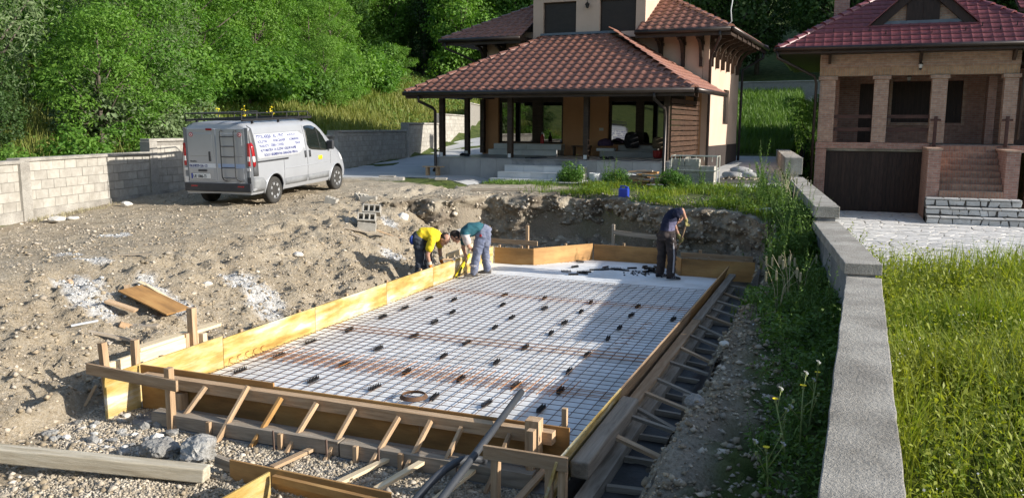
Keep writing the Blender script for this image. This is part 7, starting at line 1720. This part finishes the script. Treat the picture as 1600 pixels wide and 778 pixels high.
# ---- worker with a shovel, seen from behind
L = frame_at((3.80, 10.50, .03)); pR = thing('person', 'worker in navy shirt and dark tracksuit trousers leaning on a shovel', 'person', L(0, 0, -.03))
aN, aF = L(.06, -.06, .07), L(-.11, .16, .07)
to = bent_man(pR, L, None, L(.03, -.06, .80), L(-.10, .08, .80), L(.07, -.05, .43), L(-.09, .13, .43), aN, aF, L(-.03, .02, .84), L(-.01, .04, 1.00), L(.06, .06, 1.16), L(.13, .08, 1.27), L(.17, .12, 1.24), L(.205, .17, 1.15),
    (L(.12, -.12, 1.26), L(.22, -.13, 1.325), L(.325, .0, 1.12), Rr((.2, .3, -.8)), Rr((-.6, .5, 0)), 1), (L(.12, .28, 1.22), L(.17, .30, .98), L(.235, .16, .78), Rr((.3, -.2, -.6)), Rr((.3, .8, 0)), -1),
    (Rr((.65, .35, -.65)), Rr((.7, .1, .7))), [M_navy, M_belly], M_brownt, None, .9, 0, M_glovey, None,
    lambda c: 1 if (c-L(.09, -.06, .99)).length < .17 and (c-L(0, 0, 0)).dot(IR) > -.02 and c.z < L(0, 0, 1.1).z else 0, lat=(DP*.82+IR*.57))
shoe(pR, aN, Rr((1, -.25, 0)), M_shoeb, M_stripe); shoe(pR, aF, Rr((.6, .2, 0)), M_shoeb, M_stripe)
mb = MB()
for z0, z1, i0, i1 in ((.80, .44, .055, .095), (.44, .13, .095, .085)): mb.tube([L(i0, -.158 if z0 > .5 else -.142, z0), L(i1, -.142 if z0 > .5 else -.145, z1)], [.016, .016], 8)
mb.obj('side_stripe', M_stripe, to)
sv = thing('shovel', 'long handled shovel held by the worker in the navy shirt', 'shovel', L(.05, .35, 0))
mb = MB(); mb.tube([L(.35, .02, 1.10), L(.30, .10, .85), L(.13, .30, .20)], [.015, .016, .017], 8); mb.obj('handle', M_wood, sv, smooth=True)
mb = MB(); d = (L(.13, .30, .20)-L(.30, .10, .85)).normalized(); p = L(.13, .30, .20); w_ = d.cross(Vector((0, 0, 1))).normalized(); n_ = w_.cross(d)
loft(mb, [(p-d*.05, w_*.02, n_*.02), (p+d*.03, w_*.09, n_*.012), (p+d*.13, w_*.10, n_*.006), (p+d*.22, w_*.03, n_*.004)], 12); mb.obj('blade', M_steel, sv)
# yellow-black level leaning by the teal worker
lv = thing('level', 'yellow spirit level leaning against the board beside the teal worker', 'spirit level', (.10, 9.0, .05)); barobj('level_body', (.06, 8.95, .05), (.03, 9.65, .38), .03, .06, M_yel, lv); barobj('level_grip', (.075, 8.93, .04), (.075, 9.2, .20), .012, .035, M_dark, lv)
mb = MB()
for k in range(6): mb.tube([(.07+.03*math.sin(k*2), 8.95+.05*k, .06), (.12+.04*math.cos(k), 8.98+.05*k, .10+.03*math.sin(k*3)), (.05, 9.0+.05*k, .07)], .006, 5)
tag(mb.obj('cable_tangle', M_dark), 'dark tangled cable on the mesh beside the spirit level', 'cable')
# hammer held by the yellow worker
hm = thing('hammer', 'small hammer between the orange gloves on top of the board', 'hammer', (-.02, 8.75, .40)); barobj('handle', (-.10, 8.68, .42), (.02, 8.9, .40), .022, .022, M_wood, hm); barobj('hammer_head', (.0, 8.88, .42), (.05, 8.92, .37), .03, .03, M_steel, hm)
# ------------------------------------------------------------------ blocks, offcuts and things lying about
def hollow_block(label, u, v, z, rz, tilt=(0, 0), L_=.40, Wd_=.20, H_=.19, holes=3, group=None, name='hollow_block'):
    t = MB(); w = .03
    t.box(-L_/2, L_/2, -Wd_/2, -Wd_/2+w, 0, H_); t.box(-L_/2, L_/2, Wd_/2-w, Wd_/2, 0, H_)
    for k in range(holes+1): x = -L_/2+(L_-w)*k/holes; t.box(x, x+w, -Wd_/2+w, Wd_/2-w, 0, H_)
    t.box(-L_/2+w, L_/2-w, -Wd_/2+w, Wd_/2-w, .0, .02)
    M = Matrix.Translation((u, v, z))@Matrix.Rotation(rz, 4, 'Z')@Matrix.Rotation(tilt[0], 4, 'X')@Matrix.Rotation(tilt[1], 4, 'Y')
    return tag(t.obj(name, M_block, M=M, bevel=.004), label, 'block', group)
B0 = (-2.95, 10.55); zb = float(terrain(*B0))
hollow_block('lower front hollow concrete block of the small pile on the slope', -2.80, 10.45, zb-.02, .45, (0, .12)); hollow_block('lower rear hollow block of the small pile with two dark openings', -2.98, 10.72, zb+.03, .45, (.0, .12))
hollow_block('middle hollow block of the small pile showing its openings', -2.86, 10.58, zb+.18, .38, (.9, .08)); hollow_block('topmost hollow block of the pile with three dark openings', -2.82, 10.74, zb+.36, .34, (.95, .08)); hollow_block('tilted block at the left side of the small pile', -3.25, 10.55, zb+.0, .9, (.3, .5))
z2 = float(terrain(-4.2, 12.8)); hollow_block('upright hollow block with three openings, right one of the pair near the van', -4.05, 12.85, z2, .3, (1.57, 0)); hollow_block('flat hollow block beneath the upright one near the van', -4.02, 12.60, z2-.02, .3); hollow_block('block lying on its side left of the upright hollow block', -4.42, 12.85, z2, 1.1, (.5, .2))
hollow_block('single pale block fragment on the dirt behind the van front wheel', -4.55, 11.72, float(terrain(-4.55, 11.72))-.03, .2, (0, .3), L_=.28)
# plywood offcut with timber scraps
zp = float(terrain(-1.85, 3.15)); P4 = [(-2.25, 3.12, .66), (-1.33, 3.02, .43), (-1.30, 3.42, .40), (-2.22, 3.50, .68)]
def sheet_piece(name, P4, th, mat, label, cat, group=None):
    a, b, c, d = [Vector(p) for p in P4]; x = (b-a); ln = x.length; x.normalize(); y = (d-a); w = y.length; n = x.cross(y).normalized(); y = n.cross(x); M = Matrix(((x.x, y.x, n.x, a.x), (x.y, y.y, n.y, a.y), (x.z, y.z, n.z, a.z), (0, 0, 0, 1)))
    mb = MB(); mb.box(0, ln, 0, w, 0, th); return tag(mb.obj(name, mat, M=M, bevel=.002), label, cat, group)
sheet_piece('plywood_offcut', P4, .02, M_plybrown, 'brown plywood offcut lying on scraps on the dirt slope', 'plywood')
def scrap(label, a, b, w, h, mat, group=None, za=0, zb_=0):
    A = (a[0], a[1], float(terrain(*a))+h*.5+za); B = (b[0], b[1], float(terrain(*b))+h*.5+zb_); return tag(barobj('timber_scrap', A, B, w, h, mat, bevel=.003), label, 'timber', group)
scrap('pale batten lying on the upper edge of the plywood offcut', (-2.12, 3.50), (-1.45, 3.44), .05, .04, M_woodnew, None, .08, .12)
scrap('yellowish board end sticking out left of the plywood offcut', (-2.05, 2.74), (-1.70, 2.88), .14, .03, M_wood, None, .05, .10); scrap('square timber end under the plywood offcut', (-1.70, 2.60), (-1.62, 2.72), .07, .07, M_wood); scrap('grey board piece under the front edge of the plywood offcut', (-1.62, 2.72), (-1.32, 2.86), .11, .04, M_woodold, None, .03, .03); scrap('short grey board piece below the plywood offcut', (-1.40, 2.62), (-1.16, 2.70), .10, .03, M_woodold)
scrap('white painted batten lying left of the plywood offcut', (-2.0, 2.14), (-1.78, 2.35), .035, .025, M_stept); scrap('brown stake lying below the plywood offcut', (-1.68, 2.10), (-1.28, 2.46), .07, .03, M_woodold); scrap('wood block on the lime streak above the offcut', (-2.32, 3.58), (-2.14, 3.52), .10, .07, M_woodnew, None, .02, .02); scrap('small wood block left of the pale block above the offcut', (-2.48, 3.50), (-2.38, 3.40), .08, .06, M_wood); scrap('square wood block upslope of the offcut', (-2.42, 3.66), (-2.26, 3.66), .07, .06, M_woodnew)
scrap('weathered batten on the lime streak at the left', (-2.98, 3.30), (-2.66, 3.20), .05, .03, M_woodold); scrap('small upright wood chip on the lime streak', (-3.05, 3.05), (-2.98, 3.02), .06, .08, M_wood); scrap('thin grey stick on the dirt above the lime streak', (-3.6, 4.2), (-3.1, 4.6), .04, .025, M_woodold)
scrap('small stake leaning at the front left corner', (-.52, .98), (-.42, 1.05), .035, .03, M_wood, None, 0, .22)
scrap('long board lying on the slope below the concrete blocks', (-3.0, 9.85), (-2.35, 10.4), .09, .03, M_woodold); scrap('grey board lying just below the other board on the slope', (-2.72, 9.7), (-2.1, 10.0), .07, .03, M_woodold)
st_ = thing('shovel', 'shovel lying on the slope above the yellow shirted worker', 'shovel', (-2.5, 10.8, .5)); 
pA, pB = Vector((-2.9, 10.55, float(terrain(-2.9, 10.55))+.06)), Vector((-2.30, 11.0, float(terrain(-2.30, 11.0))+.05)); mb = MB(); mb.tube([pA, pB], .014, 7); mb.obj('handle', M_wood, st_); mb = MB(); dd = (pB-pA).normalized(); ww = dd.cross(Vector((0, 0, 1))).normalized(); nn = ww.cross(dd); loft(mb, [(pB-dd*.04, ww*.02, nn*.02), (pB+dd*.06, ww*.10, nn*.012), (pB+dd*.20, ww*.10, nn*.006), (pB+dd*.28, ww*.03, nn*.004)], 12); mb.obj('blade', pmat('rusty_blade', [(.20, .10, .05), (.32, .18, .10)], 8, .6, metal=.3), st_)
for k, (a, b, c, d, lab) in enumerate([(-2.3, 14.9, -.6, 15.3, 'thin grey pole lying along the top of the cut bank'), (-2.4, 15.2, -.9, 15.7, 'second thin pole lying on the yard behind the cut bank'), (-2.0, 15.6, -1.4, 15.4, 'short board lying across the poles at the yard edge')]):
    tag(barobj('pole', (a, b, float(terrain(a, b))+.03), (c, d, float(terrain(c, d))+.03), .045, .035, M_woodold), lab, 'pole')
for k, (a, b, c, lab) in enumerate([(-7.0, 18.2, .5, 'broken slab piece lying on the drive edge'), (-6.2, 17.7, .3, 'small concrete piece by the drive edge'), (-4.9, 18.0, .35, 'flat concrete fragment near the porch left corner')]):
    sheet_piece('concrete_piece', [(a, b, 1.24), (a+c, b+.1, 1.24), (a+c-.05, b+.3, 1.25), (a-.05, b+.22, 1.25)], .06, M_conc, lab, 'concrete')
# blue canister, white bucket, sack
jc = thing('canister', 'blue plastic canister standing at the grassy pit edge', 'canister', (1.92, 14.62, 1.15)); M_bluep = pmat('blue_plastic', [(.012, .035, .30), (.02, .05, .36)], 4, .35, spec=.5)
mb = MB(); mb.box(-.12, .12, -.09, .09, 0, .27); mb.obj('canister_body', M_bluep, jc, local=True, bevel=.025); mb = MB(); mb.bar((-.08, 0, .27), (-.08, 0, .33), .035, .03); mb.bar((.04, 0, .27), (.04, 0, .33), .035, .03); mb.bar((-.095, 0, .325), (.055, 0, .325), .03, .03); mb.obj('canister_handle', M_bluep, jc, local=True, bevel=.006); mb = MB(); mb.lathe([(.03, .268), (.03, .315), (0, .32)], (.085, 0, 0), 10); mb.obj('canister_cap', M_bluep, jc, local=True)
bk = thing('bucket', 'white plastic bucket standing in the weeds before the porch', 'bucket', (.12, 18.35, 1.24)); mb = MB(); mb.lathe([(.12, 0), (.13, .01), (.155, .30), (.165, .30), (.165, .32), (.15, .32), (.12, .04), (0, .04)], (0, 0, 0), 18); mb.obj('bucket_body', M_stept, bk, local=True, smooth=False); mb = MB(); mb.tube([(.16*math.cos(t), .04, .30-.16*math.sin(t)) for t in np.linspace(0, math.pi, 12)], .005, 5); mb.obj('bucket_handle', M_steel, bk, local=True)
lump('sack', 'white crumpled sack behind the weeds before the porch', 'sack', (1.0, 18.75, 1.40), .24, M_white, 9, (1.5, .8, .7))
# firewood pile
rf_ = random.Random(8)
for i in range(24):
    a, b = 1.85+rf_.uniform(-.38, .38), 17.9+rf_.uniform(-.2, .2); z = 1.25+.055*(i//3)+rf_.uniform(0, .02); th = rf_.uniform(-.5, .5)
    tag(barobj('firewood', (a-.24*math.cos(th), b-.24*math.sin(th), z), (a+.24*math.cos(th), b+.24*math.sin(th), z+rf_.uniform(-.03, .03)), rf_.uniform(.07, .13), rf_.uniform(.035, .06), [M_plybrown, M_wood, M_woodold][i % 3], rough=.006), 'split board in the brown firewood pile before the porch', 'firewood', 'firewood pile before the porch')
# stacked hollow blocks in a wire frame by the porch corner, pallet with bags
hb = 0
for layer in range(4):
    for row in range(2):
        for i in range(3):
            if layer == 3 and (row == 1 or i == 2): continue
            hollow_block('grey hollow block in the stack at the porch right corner', 2.52+.41*i+rf_.uniform(-.01, .01), 18.55+.22*row, 1.24+.195*layer, -.06, group='hollow blocks stacked at the porch corner', holes=2)
fr_t = thing('wire_crate', 'pale pipe frame standing on the stacked hollow blocks', 'crate', (3.3, 18.6, 1.24)); mb = MB()
for (a, b) in ((2.35, 18.42), (3.62, 18.36), (3.62, 18.95), (2.35, 19.0)): mb.tube([(a, b, 1.25), (a, b, 2.12)], .016, 6)
for z in (2.10, 1.7): 
    mb.tube([(2.35, 18.42, z), (3.62, 18.36, z), (3.62, 18.95, z), (2.35, 19.0, z), (2.35, 18.42, z)], .014, 6)
for k in range(5): mb.tube([(2.6+.22*k, 18.41, 1.95), (2.6+.22*k, 18.41, 2.10)], .010, 5)
mb.obj('frame', pmat('pale_pipe', [(.42, .42, .36)], 4, .6), fr_t)
pt_ = thing('pallet', 'wooden pallet with grey bags right of the stacked blocks', 'pallet', (4.0, 20.4, 1.25))
for k in range(5): barobj('deck_board', (3.55+.22*k, 20.0, 1.40), (3.65+.22*k, 21.0, 1.40), .12, .025, M_woodold, pt_)
for k in range(3): barobj('bearer', (3.45, 20.05+.43*k, 1.32), (4.6, 20.02+.43*k, 1.32), .09, .11, M_woodold, pt_)
for i, (a, b, z, lab) in enumerate([(3.85, 20.4, 1.50, 'grey cement bag on the left of the pallet'), (4.2, 20.5, 1.50, 'grey cement bag on the right of the pallet'), (4.0, 20.6, 1.62, 'topmost grey cement bag on the pallet')]): lump('cement_bag', lab, 'bag', (a, b, z), .26, pmat('cement_bag_paper', [(.26, .25, .24), (.34, .33, .32)], 4, .8, .3, 20), 31+i, (1.3, .85, .42))
# small debris along the right edge of the pit
scrap('wood block at the right end of the grassy pit edge', (4.75, 13.35), (4.92, 13.3), .10, .09, M_wood); sheet_piece('stone_slab', [(5.2, 12.9, 1.13), (5.5, 13.1, 1.16), (5.45, 13.25, 1.17), (5.1, 13.05, 1.14)], .05, M_flag, 'flat pale slab near the weeds at the right pit corner', 'slab')
bt = thing('bottle', 'discarded plastic bottle lying on the shaded bank', 'bottle', (5.85, 5.25, .46)); mb = MB(); mb.lathe([(.0, 0), (.03, .005), (.032, .13), (.012, .17), (.012, .19), (0, .19)], (0, 0, 0), 12, 'X'); mb.obj('bottle_body', M_clear, bt, local=True, smooth=True); mb = MB(); mb.lathe([(.033, .04), (.0335, .10)], (0, 0, 0), 12, 'X'); mb.obj('bottle_label', M_bluep, bt, local=True)
# dark picket fence between the meadow and the brick house
pf_ = thing('picket_fence', 'dark leaning picket fence in the long grass left of the brick house', 'fence', (4.7, 31, .8)); M_fence = pmat('old_fence_wood', [(.018, .016, .014), (.035, .031, .027)], 4, .9, .3, 20, rand=.2)
for k in range(26):
    v = 27.6+k*.62; u = float(wall_u(min(v, 33)))+.32+max(0, v-33)*.012; z = float(terrain(u, v)); h = 1.15+rf_.uniform(-.15, .15)
    barobj('picket', (u, v, max(z, .35+.06*(v-27.6))-.5), (u+rf_.uniform(-.06, .06), v+rf_.uniform(-.06, .06), max(z, .35+.06*(v-27.6))+h), .10, .05, M_fence, pf_)
for z in (.35, .85): barobj('fence_rail', (5.4, 27.6, z+.4), (5.2, 43.1, z+1.5), .05, .08, M_fence, pf_)
